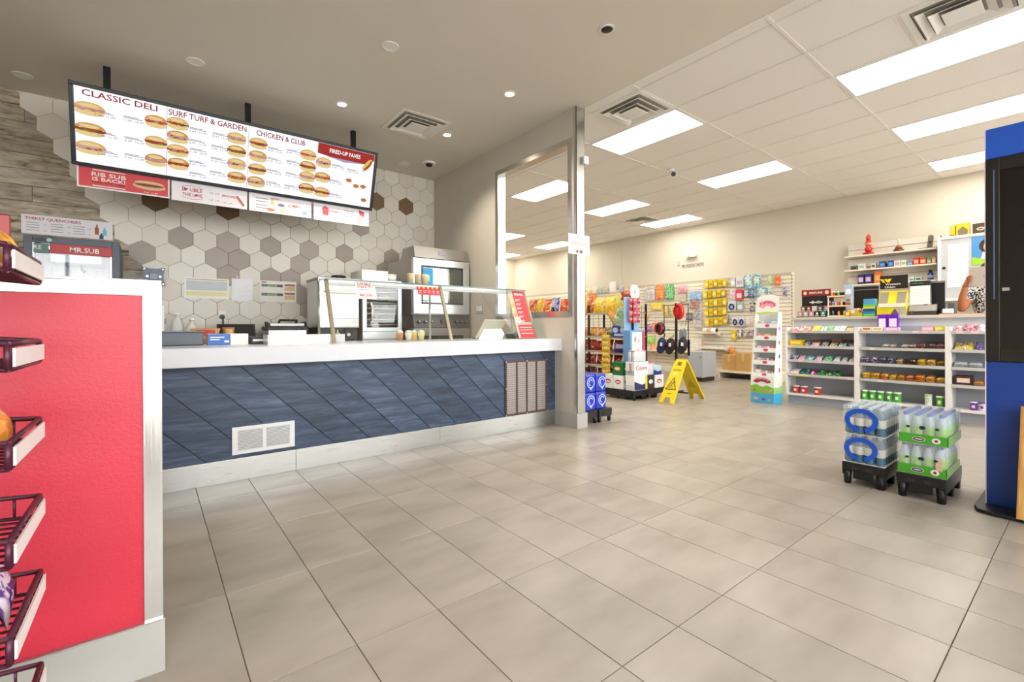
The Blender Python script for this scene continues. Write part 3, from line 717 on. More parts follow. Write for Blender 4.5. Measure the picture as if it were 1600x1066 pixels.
for q_, c_ in ((MB().fbox(fr, -.10, -.07, h * .45, h * .72, 0, .001), '#e6c267'), (MB().ell(fr, .0, h * .5, .035, .018, 0, .001), '#7d7890'), (MB().ell(fr, -.10, h * .18, .04, .016, 0, .001), '#c68a6a'), (MB().ell(fr, .01, h * .16, .035, .018, 0, .001), '#e3d7a0'), (MB().fbox(fr, .21, .26, h * .12, h * .35, 0, .001), '#8fb3c9')): part('side_dish_picture', q_, mat(c_, .6), t)
mb = MB(); [mb.fbox(fr, -.24, -.13, h * q_, h * (q_ + .04), 0, .0006) for q_ in (.7, .55, .35, .2)]; part('text_lines', mb, TGY, t)
t, fr, w, h = card('promo_card', 'white free offer card at the end under the menu board', ((490, 322), (576, 336), (576, 354), (490, 343)), CARDW)
text(t, '[FREE!]', TRED, fr, -.08, h * .58, .028, .13, slab=True)
part('gift_bag_picture', MB().poly(fr, [(-.22, h * .35), (-.155, h * .32), (-.15, h * .72), (-.19, h * .85), (-.225, h * .72)], 0, .001), mat('#c4505a', .6), t); mb = MB(); mb.poly(fr, [(.16, h * .1), (.235, h * .02), (.255, h * .5), (.20, h * .62)], 0, .001, 1); mb.poly(fr, [(.20, h * .62), (.255, h * .5), (.26, h * .8), (.195, h * .92)], 0, .001, 0)
for i in range(3):
    for j in range(3): mb.ell(fr, .185 + i * .022, h * (.17 + .13 * j), .007, .007, .001, .0016, 0, 8)
part('points_card_picture', mb, [mat('#c4505a', .6), mat('#e9d8d8', .6)], t)
mb = MB(); [mb.fbox(fr, .02, .13, h * q_, h * (q_ + .04), 0, .0006) for q_ in (.72, .6, .4)]; part('text_lines', mb, TGY, t)

# ================================================================== DELI BACK COUNTER AND MACHINES
t = thing('drinks_fridge', 'dark glass-door drinks fridge with red header, empty inside', 'fridge', (-.545, 6.05, 0))
FS = mat('#3b4350', .35, .2); FI = mat('#d8d5e2', .35, 0, .03)
x0, x1, y0, y1, zt = -.862, -.228, 5.74, 6.36, 1.875
mb = MB(); mb.box(x0, x0 + .04, y0 + .05, y1, .0, zt); mb.box(x1 - .04, x1, y0 + .05, y1, .0, zt); mb.box(x0 + .04, x1 - .04, y1 - .04, y1, 0, zt); mb.box(x0 + .04, x1 - .04, y0 + .05, y1 - .04, zt - .06, zt); mb.box(x0 + .04, x1 - .04, y0 + .05, y1 - .04, 0, .15)
part('cabinet', mb, FS, t, .004)
mb = MB(); mb.box(x0 + .041, x0 + .05, y0 + .06, y1 - .05, .15, zt - .061); mb.box(x1 - .05, x1 - .041, y0 + .06, y1 - .05, .15, zt - .061); mb.box(x0 + .05, x1 - .05, y1 - .05, y1 - .041, .15, zt - .061)
for k in range(9): mb.box(x0 + .09 + .055 * k, x0 + .11 + .055 * k, y1 - .062, y1 - .05, .2, zt - .2)
part('inner_liner', mb, FI, t)
part('evaporator', MB().box(x0 + .14, x1 - .14, y0 + .2, y1 - .05, zt - .2, zt - .061), mat('#c9d8da', .4), t, .01)
part('inner_lamp', MB().box(x0 + .1, x1 - .1, y0 + .075, y0 + .1, zt - .10, zt - .075), emit_mat('m_fridge_lamp', '#f1edff', 4), t)
mb = MB(); e = .055; mb.box(x0, x0 + e, y0, y0 + .045, .1, zt); mb.box(x1 - e, x1, y0, y0 + .045, .1, zt); mb.box(x0 + e, x1 - e, y0, y0 + .045, zt - .06, zt); mb.box(x0 + e, x1 - e, y0, y0 + .045, .1, .16)
d = part('door_frame', mb, FS, t, .004)
part('glass_pane', MB().box(x0 + e, x1 - e, y0 + .018, y0 + .024, .16, zt - .06), GLASS, d)
part('inner_trim', MB().box(x0 + e, x0 + e + .012, y0 - .002, y0 + .01, .16, zt - .06).box(x1 - e - .012, x1 - e, y0 - .002, y0 + .01, .16, zt - .06), mat('#c6ccd4', .3, .4), d)
fr = FY(0, y0 - .001, 0)
h1 = part('header', MB().fbox(fr, -.70, x1 - e, zt - .145, zt - .06, 0, .004), mat('#b3202b', .4), d)
text(h1, 'MR.SUB', WHITE, Fr(fr.p(0, 0, .004), fr.u, fr.v), -.47, zt - .103, .045, .20, slab=True)
h2 = part('header_sticker', MB().fbox(fr, x0 + e + .005, -.705, zt - .145, zt - .065, 0, .003), mat('#5c7d74', .5), d)
text(h2, 'RE', WHITE, Fr(fr.p(0, 0, .003), fr.u, fr.v), -.775, zt - .10, .035, .05)
part('badge', MB().ell(fr, x0 + .10, zt - .03, .045, .018, 0, .003).ell(fr, x0 + .16, zt - .03, .018, .016, 0, .003, 1), [BLACK, mat('#9fd0cc', .4)], d)
part('hook', MB().tube([(-.52, y0 + .3, zt - .2), (-.52, y0 + .3, zt - .25), (-.50, y0 + .28, zt - .275), (-.485, y0 + .28, zt - .26)], .008), BLACK, t)
# thirst quenchers sign
ps = at(33, 331, y=YW - .014), at(176, 352, y=YW - .014)
fr = FY((ps[0].x + ps[1].x) / 2, YW - .0145, 1.985); w, h = ps[1].x - ps[0].x, .185
t = thing('drinks_sign', 'white thirst quenchers price sign above the drinks fridge', 'sign', fr.o)
part('card', MB().fbox(fr, -w / 2, w / 2, 0, h, 0, .004), CARDW, t); fr = Fr(fr.p(0, 0, .004), fr.u, fr.v)
text(t, 'THIRST QUENCHERS', TRED, fr, -.11, h * .80, .032, .40, slab=True)
mb = MB()
for cx in (-.24, -.07, .09):
    for q_ in (.58, .45, .32, .18): mb.fbox(fr, cx - .06, cx + .03, h * q_, h * (q_ + .03), 0, .0006)
part('text_lines', mb, TGY, t)
for cx in (-.17, .0, .15):
    for q_ in (.52, .2): text(t, '2.49', TGY, fr, cx, h * q_, .012, .024, 'price_lettering')
mb = MB()
for cx, b0, hh, m_ in ((.21, .25, .105, 0), (.27, .22, .085, 1), (.245, .02, .06, 2)):
    mb.poly(fr, [(cx - .016, h * b0), (cx + .016, h * b0), (cx + .016, h * b0 + hh * .6), (cx + .006, h * b0 + hh * .8), (cx + .006, h * b0 + hh), (cx - .006, h * b0 + hh), (cx - .006, h * b0 + hh * .8), (cx - .016, h * b0 + hh * .6)], 0, .001, m_)
part('bottle_pictures', mb, [mat('#b8553c', .5), mat('#7cc5d6', .5), mat('#39406b', .5)], t)
# screen mount
fr = FY(.03, 6.30, 1.62)
t = thing('screen_bracket', 'dark metal screen bracket on the hexagon tiles above the half wall', 'bracket', (.03, 6.30, 1.52))
s = .1
part('plate', MB().poly(fr, [(-s, -s), (-.03, -.085), (.03, -.085), (s, -s), (.085, -.03), (.085, .03), (s, s), (.03, .085), (-.03, .085), (-s, s), (-.085, .03), (-.085, -.03)], -.004, .004), mat('#59636f', .4, .4), t, .001)
part('hub', MB().fbox(fr, -.038, .038, -.038, .038, .004, .03), mat('#6d7884', .4, .4), t, .005)
part('arm', MB().cyl((.03, 6.305, 1.62), (.03, YW - .012, 1.62), .022), BLACK, t)
for a in (-1, 1): part('pivot_bolt', MB().cyl((.03 + a * .055, 6.29, 1.62), (.03 + a * .055, 6.30, 1.62), .012, n=10), STEEL, t)
for a in (-.08, .08):
    for b in (-.08, .08): part('bolt', MB().ell(fr, a, b, .007, .007, .004, .008, n=8), STEEL, t)
# sheets on the tiles
def sheet(name, label, p4, mt, y=YW - .0145):
    a, b = at(p4[0], p4[1], y=y), at(p4[2], p4[3], y=y); fr = FY((a.x + b.x) / 2, y, b.z)
    t = thing(name, label, 'sheet', fr.o); part('sheet', MB().fbox(fr, -(b.x - a.x) / 2, (b.x - a.x) / 2, 0, a.z - b.z, 0, .0015), mt, t)
    return t, Fr(fr.p(0, 0, .0015), fr.u, fr.v), b.x - a.x, a.z - b.z
t, fr, w, h = sheet('chart_sheet', 'faded landscape chart sheet taped to the hexagon tiles', (288, 433, 358, 468), mat('#f2f1ea', .4))
mb = MB(); mb.fbox(fr, -w * .46, w * .46, h * .4, h * .86, 0, .0006, 0); mb.fbox(fr, -w * .46, w * .46, h * .14, h * .34, 0, .0006, 1); mb.fbox(fr, -w * .46, w * .46, h * .9, h * .94, 0, .0006, 2)
for k in range(5): mb.fbox(fr, -w * .46, w * .46, h * (.44 + k * .085), h * (.455 + k * .085), .0006, .001, 3)
part('chart_print', mb, [mat('#cdd8da', .5), mat('#efe7b0', .5), mat('#cfa090', .5), mat('#b7c3c6', .5)], t)
t, fr, w, h = sheet('plastic_sleeve', 'crumpled clear plastic sleeve between two chart sheets', (362, 435, 395, 471), mat('#e6e6ea', .15, 0, .06, 25, .8))
part('clip', MB().cyl(fr.p(-.06, h, 0), fr.p(-.06, h + .03, .004), .014, n=8), WPLAS, t)
t, fr, w, h = sheet('chart_sheet', 'sandwich assembly chart with colour picture strips on the tiles', (406, 438, 463, 473), PAPER)
mb = MB()
for r in (0, 1):
    b = h * (.58 if r == 0 else .16)
    for k, (a0, a1, m_) in enumerate(((-.46, -.28, 0), (-.27, -.06, 1), (-.05, .12, 2))): mb.fbox(fr, w * a0, w * a1, b + h * .13, b + h * .26, 0, .0006, m_)
    mb.fbox(fr, w * .17, w * .46, b + h * .2, b + h * .3, 0, .0006, 3); mb.fbox(fr, w * .17, w * .46, b - h * .02, b + h * .17, 0, .0006, 4)
mb.fbox(fr, -w * .46, -w * .33, h * .9, h * .96, 0, .0006, 3)
part('chart_print', mb, [mat('#7c7e86', .5), mat('#8aa07c', .5), mat('#5d5a66', .5), mat('#b8727a', .5), mat('#dccb97', .5)], t)
# outlet and plug
p = at(347, 494, y=YW - .014); fr = FY(p.x, YW - .0145, p.z)
t = thing('wall_outlet', 'white wall outlet with a black plug in it', 'outlet', (p.x, YW, p.z - .06))
part('cover_plate', MB().fbox(fr, -.036, .036, -.06, .06, 0, .006), WPLAS, t, .002)
part('plug', MB().cyl(fr.p(0, -.01, .006), fr.p(0, -.01, .045), .03, .026), BLACK, t)
part('cord', MB().tube([fr.p(0, -.01, .04), fr.p(.005, -.05, .05), fr.p(.005, -.12, .03), fr.p(.0, -.22, .02)], .007), BLACK, t)
# back counter
ZB = .90
t = thing('back_counter', 'stainless back counter along the tiled wall', 'counter', (1.15, 5.95, 0))
part('cabinet', MB().box(-.2, 2.54, 5.5, 6.40, 0, .86), STEELD, t)
part('top', MB().box(-.2, 2.55, 5.46, 6.405, .86, ZB), STEEL, t, .003)
def bpanel(x0, x1, y0, y1, z0, z1): return MB().box(x0, x1, y0, y1, z0, z1)
# toaster oven machine
x0, x1, y0, y1, z0, z1 = 1.525, 2.0, 5.55, 6.05, ZB, 1.62
t = thing('toaster_machine', 'tall stainless toaster machine with flap door on the back counter', 'machine', ((x0 + x1) / 2, 5.8, ZB))
STW = steel_mat('#d9dcdd', .32, (1, 1, 50), 'm_steel_bright')
part('body', bpanel(x0, x1, y0 + .02, y1, z0 + .16, z1), STW, t, .004)
part('top_lid', bpanel(x0 - .01, x1 + .01, y0 - .01, y1, z1, z1 + .025), STEELD, t, .003)
part('door', bpanel(x0 + .015, x1 - .015, y0, y0 + .019, z0 + .27, z1 - .14), STW, t, .004)
part('upper_fascia', bpanel(x0 + .015, x1 - .015, y0 + .004, y0 + .019, z1 - .12, z1 - .005), STW, t, .003)
part('handle', bpanel(x0 + .06, x1 - .03, y0 - .035, y0 - .012, z1 - .155, z1 - .125), WPLAS, t, .004)
part('handle_bracket', bpanel(x0 + .09, x0 + .11, y0 - .012, y0 + .005, z1 - .155, z1 - .13).box(x1 - .08, x1 - .06, y0 - .012, y0 + .005, z1 - .155, z1 - .13), STEEL, t)
part('lower_panel', bpanel(x0 + .015, x1 - .015, y0 + .006, y0 + .019, z0 + .17, z0 + .26), STEEL, t, .002)
part('crumb_bay', bpanel(x0 + .01, x1 - .01, y0 + .06, y1 - .02, z0 + .02, z0 + .16), mat('#4a4a4c', .5, .3), t)
part('knob', MB().cyl((x1 - .13, y0 + .058, z0 + .09), (x1 - .13, y0 + .02, z0 + .09), .05, n=16), BLACK, t)
part('knob_cap', MB().cyl((x1 - .13, y0 + .02, z0 + .075), (x1 - .13, y0 + .01, z0 + .075), .02, n=12), STEEL, t)
for a in (x0 + .02, x1 - .06): part('foot', bpanel(a, a + .04, y0 + .05, y1 - .05, z0, z0 + .02), BLACK, t)
t = thing('coiled_cable', 'black coiled cable lying on top of the toaster machine', 'cable', (1.8, 5.75, z1 + .025))
mb = MB()
for k in range(3): mb.tube([(1.80 + .075 * math.cos(q / 14 * 6.283) + .006 * k, 5.75 + .10 * math.sin(q / 14 * 6.283), z1 + .036 + .014 * k) for q in range(14)], .009, closed=True)
part('coil', mb, BLACK, t)
part('lead', MB().tube([(1.74, 5.70, z1 + .0355), (1.66, 5.66, z1 + .0355), (1.60, 5.70, z1 + .0355)], .009), BLACK, t)
# bread proofer with glass door
x0, x1, y0, y1, z1 = 2.02, 2.525, 5.5, 6.25, 1.645
t = thing('bread_cabinet', 'glass-door bread cabinet full of trays beside the oven', 'cabinet', ((x0 + x1) / 2, 5.85, ZB))
mb = MB(); mb.box(x0, x0 + .03, y0 + .03, y1, ZB, z1); mb.box(x1 - .03, x1, y0 + .03, y1, ZB, z1); mb.box(x0 + .03, x1 - .03, y1 - .03, y1, ZB, z1); mb.box(x0 + .03, x1 - .03, y0 + .03, y1 - .03, z1 - .03, z1); mb.box(x0 + .03, x1 - .03, y0 + .03, y1 - .03, ZB, ZB + .12)
part('body', mb, STEELD, t)
mb = MB(); mb.box(x0, x0 + .05, y0, y0 + .028, ZB + .11, z1); mb.box(x1 - .05, x1, y0, y0 + .028, ZB + .11, z1); mb.box(x0 + .05, x1 - .05, y0, y0 + .028, z1 - .06, z1); mb.box(x0 + .05, x1 - .05, y0, y0 + .028, ZB + .11, ZB + .16)
d = part('door', mb, STW, t, .003)
part('glass_pane', bpanel(x0 + .05, x1 - .05, y0 + .01, y0 + .015, ZB + .16, z1 - .06), GLASS, d)
part('handle', MB().tube([(x0 + .09, y0 - .001, ZB + .18), (x0 + .10, y0 - .035, ZB + .24), (x0 + .105, y0 - .04, ZB + .38), (x0 + .105, y0 - .001, ZB + .46)], .010), WPLAS, d)
part('base_fascia', bpanel(x0, x1, y0 + .004, y0 + .03, ZB + .02, ZB + .108), STW, t, .002)
for k in range(7):
    zz = ZB + .19 + k * .068
    r = part('tray', bpanel(x0 + .031, x1 - .031, y0 + .08, y1 - .06, zz, zz + .01), STEELD, t)
    if k in (0, 1, 3, 5): part('bread', MB().sphere((x0 + .18, y0 + .2, zz + .028), .08, .09, .018).sphere((x0 + .34, y0 + .2, zz + .028), .07, .09, .018), mat('#b58b5c' if k % 3 else '#7b6a58', .7), r)
# white carton and cups on the cabinet and oven side
b = MB().box(2.03, 2.36, 5.55, 5.95, z1 + .0, z1 + .12)
t = thing('bakery_carton', 'long white carton lying on top of the bread cabinet', 'box', (2.2, 5.75, z1)); part('carton', b, WHITE, t, .002)
part('flap', MB().box(2.028, 2.362, 5.548, 5.56, z1 + .06, z1 + .122), mat('#e2dfda', .6), t)
t = thing('white_tub', 'white tub with lid beside the carton on the bread cabinet', 'tub', (2.44, 5.62, z1))
part('tub', MB().lathe([(.055, 0), (.062, .08)], (2.44, 5.62, z1), 18), WPLAS, t); part('lid', MB().lathe([(.066, .08), (.066, .09), (.05, .093)], (2.44, 5.62, z1), 18), CREAM, t)
# oven
x0, x1, y0, y1 = 2.615, 3.45, 5.35, 6.15
t = thing('double_oven', 'stacked stainless convection ovens with window door in the corner', 'oven', ((x0 + x1) / 2, 5.75, 0))
part('upper_body', bpanel(x0, x1, y0 + .05, y1, 1.22, 1.95), STEELD, t, .004)
part('lower_body', bpanel(x0, x1, y0 + .03, y1, .08, 1.05), STEELD, t, .004)
part('hood', MB().poly(Fr((x0, 0, 0), (0, 1, 0), (0, 0, 1)), [(y0 + .05, 1.95), (y0 + .0, 1.955), (y0 + .03, 2.10), (y0 + .35, 2.10), (y0 + .42, 1.95)], .02, x1 - x0 - .01) , STEELD, t, .003)
hfo = Fr((0, y0 + .014, 2.03), (1, 0, 0), (0, .2, 1)); part('maker_badge', MB().fbox(hfo, (x0 + x1) / 2 - .05, (x0 + x1) / 2 + .05, -.02, .02, .004, .007).fbox(hfo, (x0 + x1) / 2 - .04, (x0 + x1) / 2 + .04, .005, .012, .007, .008, 1), [mat('#8f97a6', .4), mat('#5c6f94', .4)], t)
mb = MB(); a0, a1, b0, b1 = x0 + .11, x1 - .10, 1.36, 1.855
mb.box(x0 + .002, x1 - .002, y0, y0 + .05, b1, 1.945); mb.box(x0 + .002, x1 - .002, y0, y0 + .05, 1.235, b0); mb.box(x0 + .002, a0, y0, y0 + .05, b0, b1); mb.box(a1, x1 - .002, y0, y0 + .05, b0, b1)
d = part('upper_door', mb, STW, t, .003)
part('window_gasket', MB().box(a0, a1, y0 - .002, y0 + .01, b1 - .02, b1).box(a0, a1, y0 - .002, y0 + .01, b0, b0 + .02).box(a0, a0 + .02, y0 - .002, y0 + .01, b0 + .02, b1 - .02).box(a1 - .02, a1, y0 - .002, y0 + .01, b0 + .02, b1 - .02), BLACK, d)
part('oven_cavity', MB().box(a0, a1, y0 + .044, y0 + .0495, b0, b1), mat('#474b48', .25, .5), d)
part('glass_pane', MB().box(a0 + .02, a1 - .02, y0 + .012, y0 + .018, b0 + .02, b1 - .02), glass_mat('m_oven_glass', '#cfd6d2', .3), d)
mb = MB(); 
for k in range(2): mb.box(a0 + .05 + k * .30, a0 + .20 + k * .28, y0 + .036, y0 + .043, b0 + .08, b1 - .06, k)
part('racks_seen_inside', mb, [mat('#b7a892', .5), mat('#c9bd93', .5)], d)
part('blue_sticker', MB().box(a0 + .022, a0 + .17, y0 + .004, y0 + .011, b1 - .27, b1 - .03).box(a0 + .05, a0 + .12, y0 + .002, y0 + .004, b1 - .2, b1 - .12, 1), [mat('#1787c0', .4), mat('#8fc9a4', .4)], d)
part('control_panel', MB().poly(Fr((x0, 0, 0), (0, 1, 0), (0, 0, 1)), [(y0 + .01, 1.05), (y0 - .02, 1.055), (y0 + .03, 1.22), (y0 + .10, 1.22), (y0 + .10, 1.05)], .0, x1 - x0), mat('#4b4c4b', .35, .4), t, .003)
cf = Fr((x0, y0 + .005, 1.137), (1, 0, 0), (0, .05, .165))
for k, a in enumerate((.07, .16, .25, .40, .47, .62, .69, .77)):
    part('knob' if k not in (3, 4) else 'rocker_switch', MB().cyl(cf.p(a, -.01, .0), cf.p(a, -.01, .03), .019, n=12) if k not in (3, 4) else MB().fbox(cf, a - .014, a + .014, -.03, .02, .0, .012), BLACK, t)
    if k not in (3, 4): part('knob_mark', MB().cyl(cf.p(a, -.01, .03), cf.p(a, -.01, .033), .009, n=8), STEEL, t)
mb = MB(); mb.box(x0 + .002, x1 - .002, y0 - .01, y0 + .028, .95, 1.045); mb.box(x0 + .002, a0, y0 - .01, y0 + .028, .45, .95); mb.box(a1, x1 - .002, y0 - .01, y0 + .028, .45, .95); mb.box(x0 + .002, x1 - .002, y0 - .01, y0 + .028, .3, .45)
d = part('lower_door', mb, STEELD, t, .003); part('lower_window', MB().box(a0, a1, y0, y0 + .01, .45, .95), mat('#1d1f22', .1), d)
for a in (x0 + .03, x1 - .09):
    for b_ in (y0 + .06, y1 - .12): part('leg', MB().box(a, a + .06, b_, b_ + .06, 0, .08), BLACK, t)

# ================================================================== ON THE DELI COUNTERS
ZT = .928
# panini grill
x0, x1, y0, y1 = 1.03, 1.43, 5.70, 6.02
t = thing('contact_grill', 'stainless contact grill with black lid on the back counter', 'grill', ((x0 + x1) / 2, 5.86, ZB))
part('base', MB().box(x0, x1, y0, y1, ZB + .02, ZB + .135), STW, t, .006)
part('fascia', MB().box(x0 + .03, x1 - .03, y0 - .006, y0 + .001, ZB + .03, ZB + .085), mat('#1f4a49', .4), t, .001)
part('dial', MB().cyl((x1 - .09, y0 - .006, ZB + .055), (x1 - .09, y0 - .03, ZB + .055), .018), WPLAS, t); part('lamp', MB().cyl((x0 + .1, y0 - .006, ZB + .055), (x0 + .1, y0 - .014, ZB + .055), .01), mat('#aa3333', .4), t)
part('plate', MB().box(x0 - .015, x1 + .015, y0 - .01, y1, ZB + .135, ZB + .175), BLACK, t, .004)
part('lid', MB().box(x0 + .02, x1 - .02, y0 + .01, y1, ZB + .175, ZB + .215), STEELD, t, .008)
part('grip', MB().tube([(x0 + .11, y0 + .03, ZB + .21), (x0 + .11, y0 - .02, ZB + .245), (x1 - .11, y0 - .02, ZB + .245), (x1 - .11, y0 + .03, ZB + .21)], .012), BLACK, t)
part('side_arm', MB().tube([(x0 - .005, y0 + .06, ZB + .17), (x0 - .01, y0 + .1, ZB + .22), (x0 + .03, y0 + .18, ZB + .21)], .012).tube([(x1 + .005, y0 + .06, ZB + .17), (x1 + .01, y0 + .1, ZB + .22), (x1 - .03, y0 + .18, ZB + .21)], .012), BLACKM, t)
for a in (x0 + .03, x1 - .06):
    for b in (y0 + .02, y1 - .06): part('foot', MB().cyl((a + .015, b + .015, ZB), (a + .015, b + .015, ZB + .02), .015, n=8), BLACK, t)
# tablet terminal
t = thing('tablet_terminal', 'black flat terminal tilted on the back counter below the outlet', 'terminal', (.76, 5.98, ZB))
fr = Fr((.755, 5.92, ZB + .06), (1, 0, 0), (0, .35, 1))
part('screen_body', MB().fbox(fr, -.185, .185, 0, .15, -.012, .012), BLACK, t, .004)
part('screen', MB().fbox(fr, -.172, .172, .012, .138, .012, .0135), mat('#26292e', .12), t)
part('foot', MB().box(.68, .83, 5.90, 6.05, ZB, ZB + .015).box(.735, .775, 5.94, 5.98, ZB + .015, ZB + .12), BLACK, t)
part('tray', MB().box(.47, 1.0, 5.72, 5.86, ZB, ZB + .045), mat('#4f565f', .4, .3), t, .004)
# jugs, bag, small brewer
for k, (x, y, h) in enumerate(((.22, 5.95, .30), (.34, 5.88, .24))):
    t = thing('plastic_jug', ('tall' if k == 0 else 'short') + ' clear plastic jug on the back counter by the half wall', 'jug', (x, y, ZB))
    part('jug', MB().lathe([(.045, 0), (.055, .02), (.058, h * .6), (.04, h * .8), (.022, h * .88), (.022, h)], (x, y, ZB), 16), film_mat('m_jug', '#e8ecec', .45), t); part('cap', MB().cyl((x, y, ZB + h), (x, y, ZB + h + .02), .025), WPLAS, t)
t = thing('cup_dispenser', 'white upright cup dispenser beside the half wall edge', 'dispenser', (.075, 5.9, ZB))
part('housing', MB().box(.06, .11, 5.84, 5.96, ZB, ZB + .39), WPLAS, t, .006); part('wire_side', MB().box(.02, .058, 5.86, 5.94, ZB, ZB + .37), mat('#54504c', .5), t); part('button', MB().box(.111, .125, 5.87, 5.93, ZB + .2, ZB + .26), mat('#8f8aa5', .5), t)
t = thing('food_bag', 'brown paper bag with red print lying on the back counter', 'bag', (.44, 5.60, ZB))
part('bag', MB().pillow(Fr((.44, 5.60, ZB + .001), (1, 0, 0), (0, .25, 1)), .26, .16, .10, m=0, m2=1, seed=5), [mat('#b98d63', .6), mat('#b23b35', .6)], t)
t = thing('bun_pack', 'packet of buns beside the red printed bag', 'bag', (.64, 5.60, ZB)); part('bag', MB().pillow(Fr((.64, 5.58, ZB + .001), (1, 0, 0), (0, .2, 1)), .11, .17, .09, m=0, m2=1, seed=8), [mat('#9c6a41', .5), mat('#c7a06d', .5)], t)
# on the front counter
t = thing('storage_tub', 'slate grey storage tub on the white worktop by the half wall', 'tub', (.20, 4.2, ZT)); part('tub', MB().box(.03, .31, 4.12, 4.30, ZT, ZT + .10), mat('#56616d', .45), t, .01); part('rim', MB().box(.022, .318, 4.112, 4.308, ZT + .10, ZT + .108), mat('#626d78', .4), t)
t = thing('glove_box', 'blue and white glove box on the white worktop', 'box', (.47, 4.16, ZT)); part('carton', MB().box(.335, .60, 4.10, 4.21, ZT, ZT + .085), WHITE, t, .002); part('blue_print', MB().box(.3345, .48, 4.0985, 4.0999, ZT + .001, ZT + .084), mat('#3f6fc0', .5), t)
fr = FY(.41, 4.0984, ZT + .055); mb = MB(); mb.fbox(fr, -.06, .03, .0, .008, 0, .0006); mb.fbox(fr, -.06, .0, -.016, -.009, 0, .0006); mb.fbox(fr, .03, .06, -.035, -.02, 0, .0006); part('white_print', mb, WHITE, t)
t = thing('label_printer', 'small dark label printer next to the glove box', 'printer', (.68, 4.2, ZT)); part('body', MB().box(.62, .74, 4.1, 4.28, ZT, ZT + .06), DARK, t, .006); part('paper_slot', MB().box(.63, .73, 4.094, 4.0995, ZT + .025, ZT + .04), WPLAS, t)
t = thing('acrylic_shield', 'low white acrylic shield standing on the worktop', 'shield', (1.05, 4.0, ZT))
part('panel', MB().box(.70, 1.28, 3.90, 3.906, ZT, ZT + .075), mat('#e9edf1', .12), t, .001); part('top_ledge', MB().box(.70, 1.28, 3.9065, 4.08, ZT + .069, ZT + .075), mat('#e9edf1', .12), t)
part('return_panel', MB().box(1.274, 1.28, 3.9065, 4.08, ZT, ZT + .069), mat('#e4e8ec', .12), t); part('end_panel', MB().box(.70, .706, 3.9065, 4.08, ZT, ZT + .069), mat('#e4e8ec', .12), t)
def squeeze(x, y, c, lab, h=.11):
    t = thing('sauce_bottle', lab, 'bottle', (x, y, ZT)); part('bottle', MB().lathe([(.022, 0), (.024, .01), (.024, h * .65), (.012, h * .75)], (x, y, ZT), 12), mat(c, .3), t); part('nozzle', MB().cyl((x, y, ZT + h * .75), (x, y, ZT + h), .009, .003), WPLAS, t)
squeeze(1.32, 4.22, '#d6cf3c', 'yellow sauce bottle behind the slanted guard post')
for k, (x, c, n_) in enumerate(((1.95, '#d98f5c', 'orange'), (2.03, '#eee8d8', 'cream'), (2.10, '#e4b36a', 'amber'), (2.17, '#e3dc9a', 'pale yellow'))):
    y = 4.30 - .03 * (k % 2)
    t = thing('sauce_cup', n_ + ' topped sauce cup in the row behind the glass guard', 'cup', (x, y, ZT)); part('cup', MB().lathe([(.026, 0), (.036, .075)], (x, y, ZT), 14), mat(c, .35), t); part('dome_lid', MB().sphere((x, y, ZT + .078), .036, .036, .024), film_mat('m_lid', '#f4f1ec', .75), t)
for k, x in enumerate((2.86, 2.93)):
    t = thing('paper_cup', ('kraft' if k == 0 else 'darker kraft') + ' paper cup by the counter terminal', 'cup', (x + .22, 4.34, ZT)); part('cup', MB().lathe([(.028, 0), (.036, .09)], (x + .22, 4.34, ZT), 14), mat('#c49f78' if k == 0 else '#b98f66', .6), t); part('rim', MB().lathe([(.037, .088), (.037, .094), (.03, .094)], (x + .22, 4.34, ZT), 14), CREAM, t)
t = thing('napkin_tray', 'dark green napkin tray by the red bread menu', 'tray', (3.14, 4.25, ZT)); part('tray', MB().box(3.20, 3.33, 4.06, 4.20, ZT, ZT + .05), mat('#46514a', .5), t, .004); part('napkins', MB().box(3.21, 3.32, 4.07, 4.19, ZT + .05, ZT + .08), mat('#dfe3dc', .7), t)
# counter terminal seen from behind
ps = [at(742, 532, y=4.24), at(776, 531, y=4.24), at(795, 497, y=4.05), at(768, 493, y=4.05)]
xa, xb = 2.53, 2.76
t = thing('counter_terminal', 'cream backed touch terminal tilted on the counter behind the guard', 'terminal', (2.65, 4.25, ZT))
u = Vector((xb - xa, 0, 0)); v = Vector((.09, -.13, .205))
fr = Fr((ps[0].x, 4.24, ZT + .014), (1, 0, 0), (0, -.19, .205)); w_, h_ = ps[1].x - ps[0].x, .27
part('back_shell', MB().fbox(fr, 0, w_, 0, h_, 0, .014), CREAM, t, .004)
part('screen', MB().fbox(fr, .01, w_ - .01, .01, h_ - .01, -.004, 0), BLACK, t)
part('stand', MB().box(ps[0].x + .03, ps[1].x - .03, 4.22, 4.34, ZT, ZT + .014).box(ps[0].x + .07, ps[1].x - .07, 4.26, 4.275, ZT + .014, ZT + .09), DARK, t)
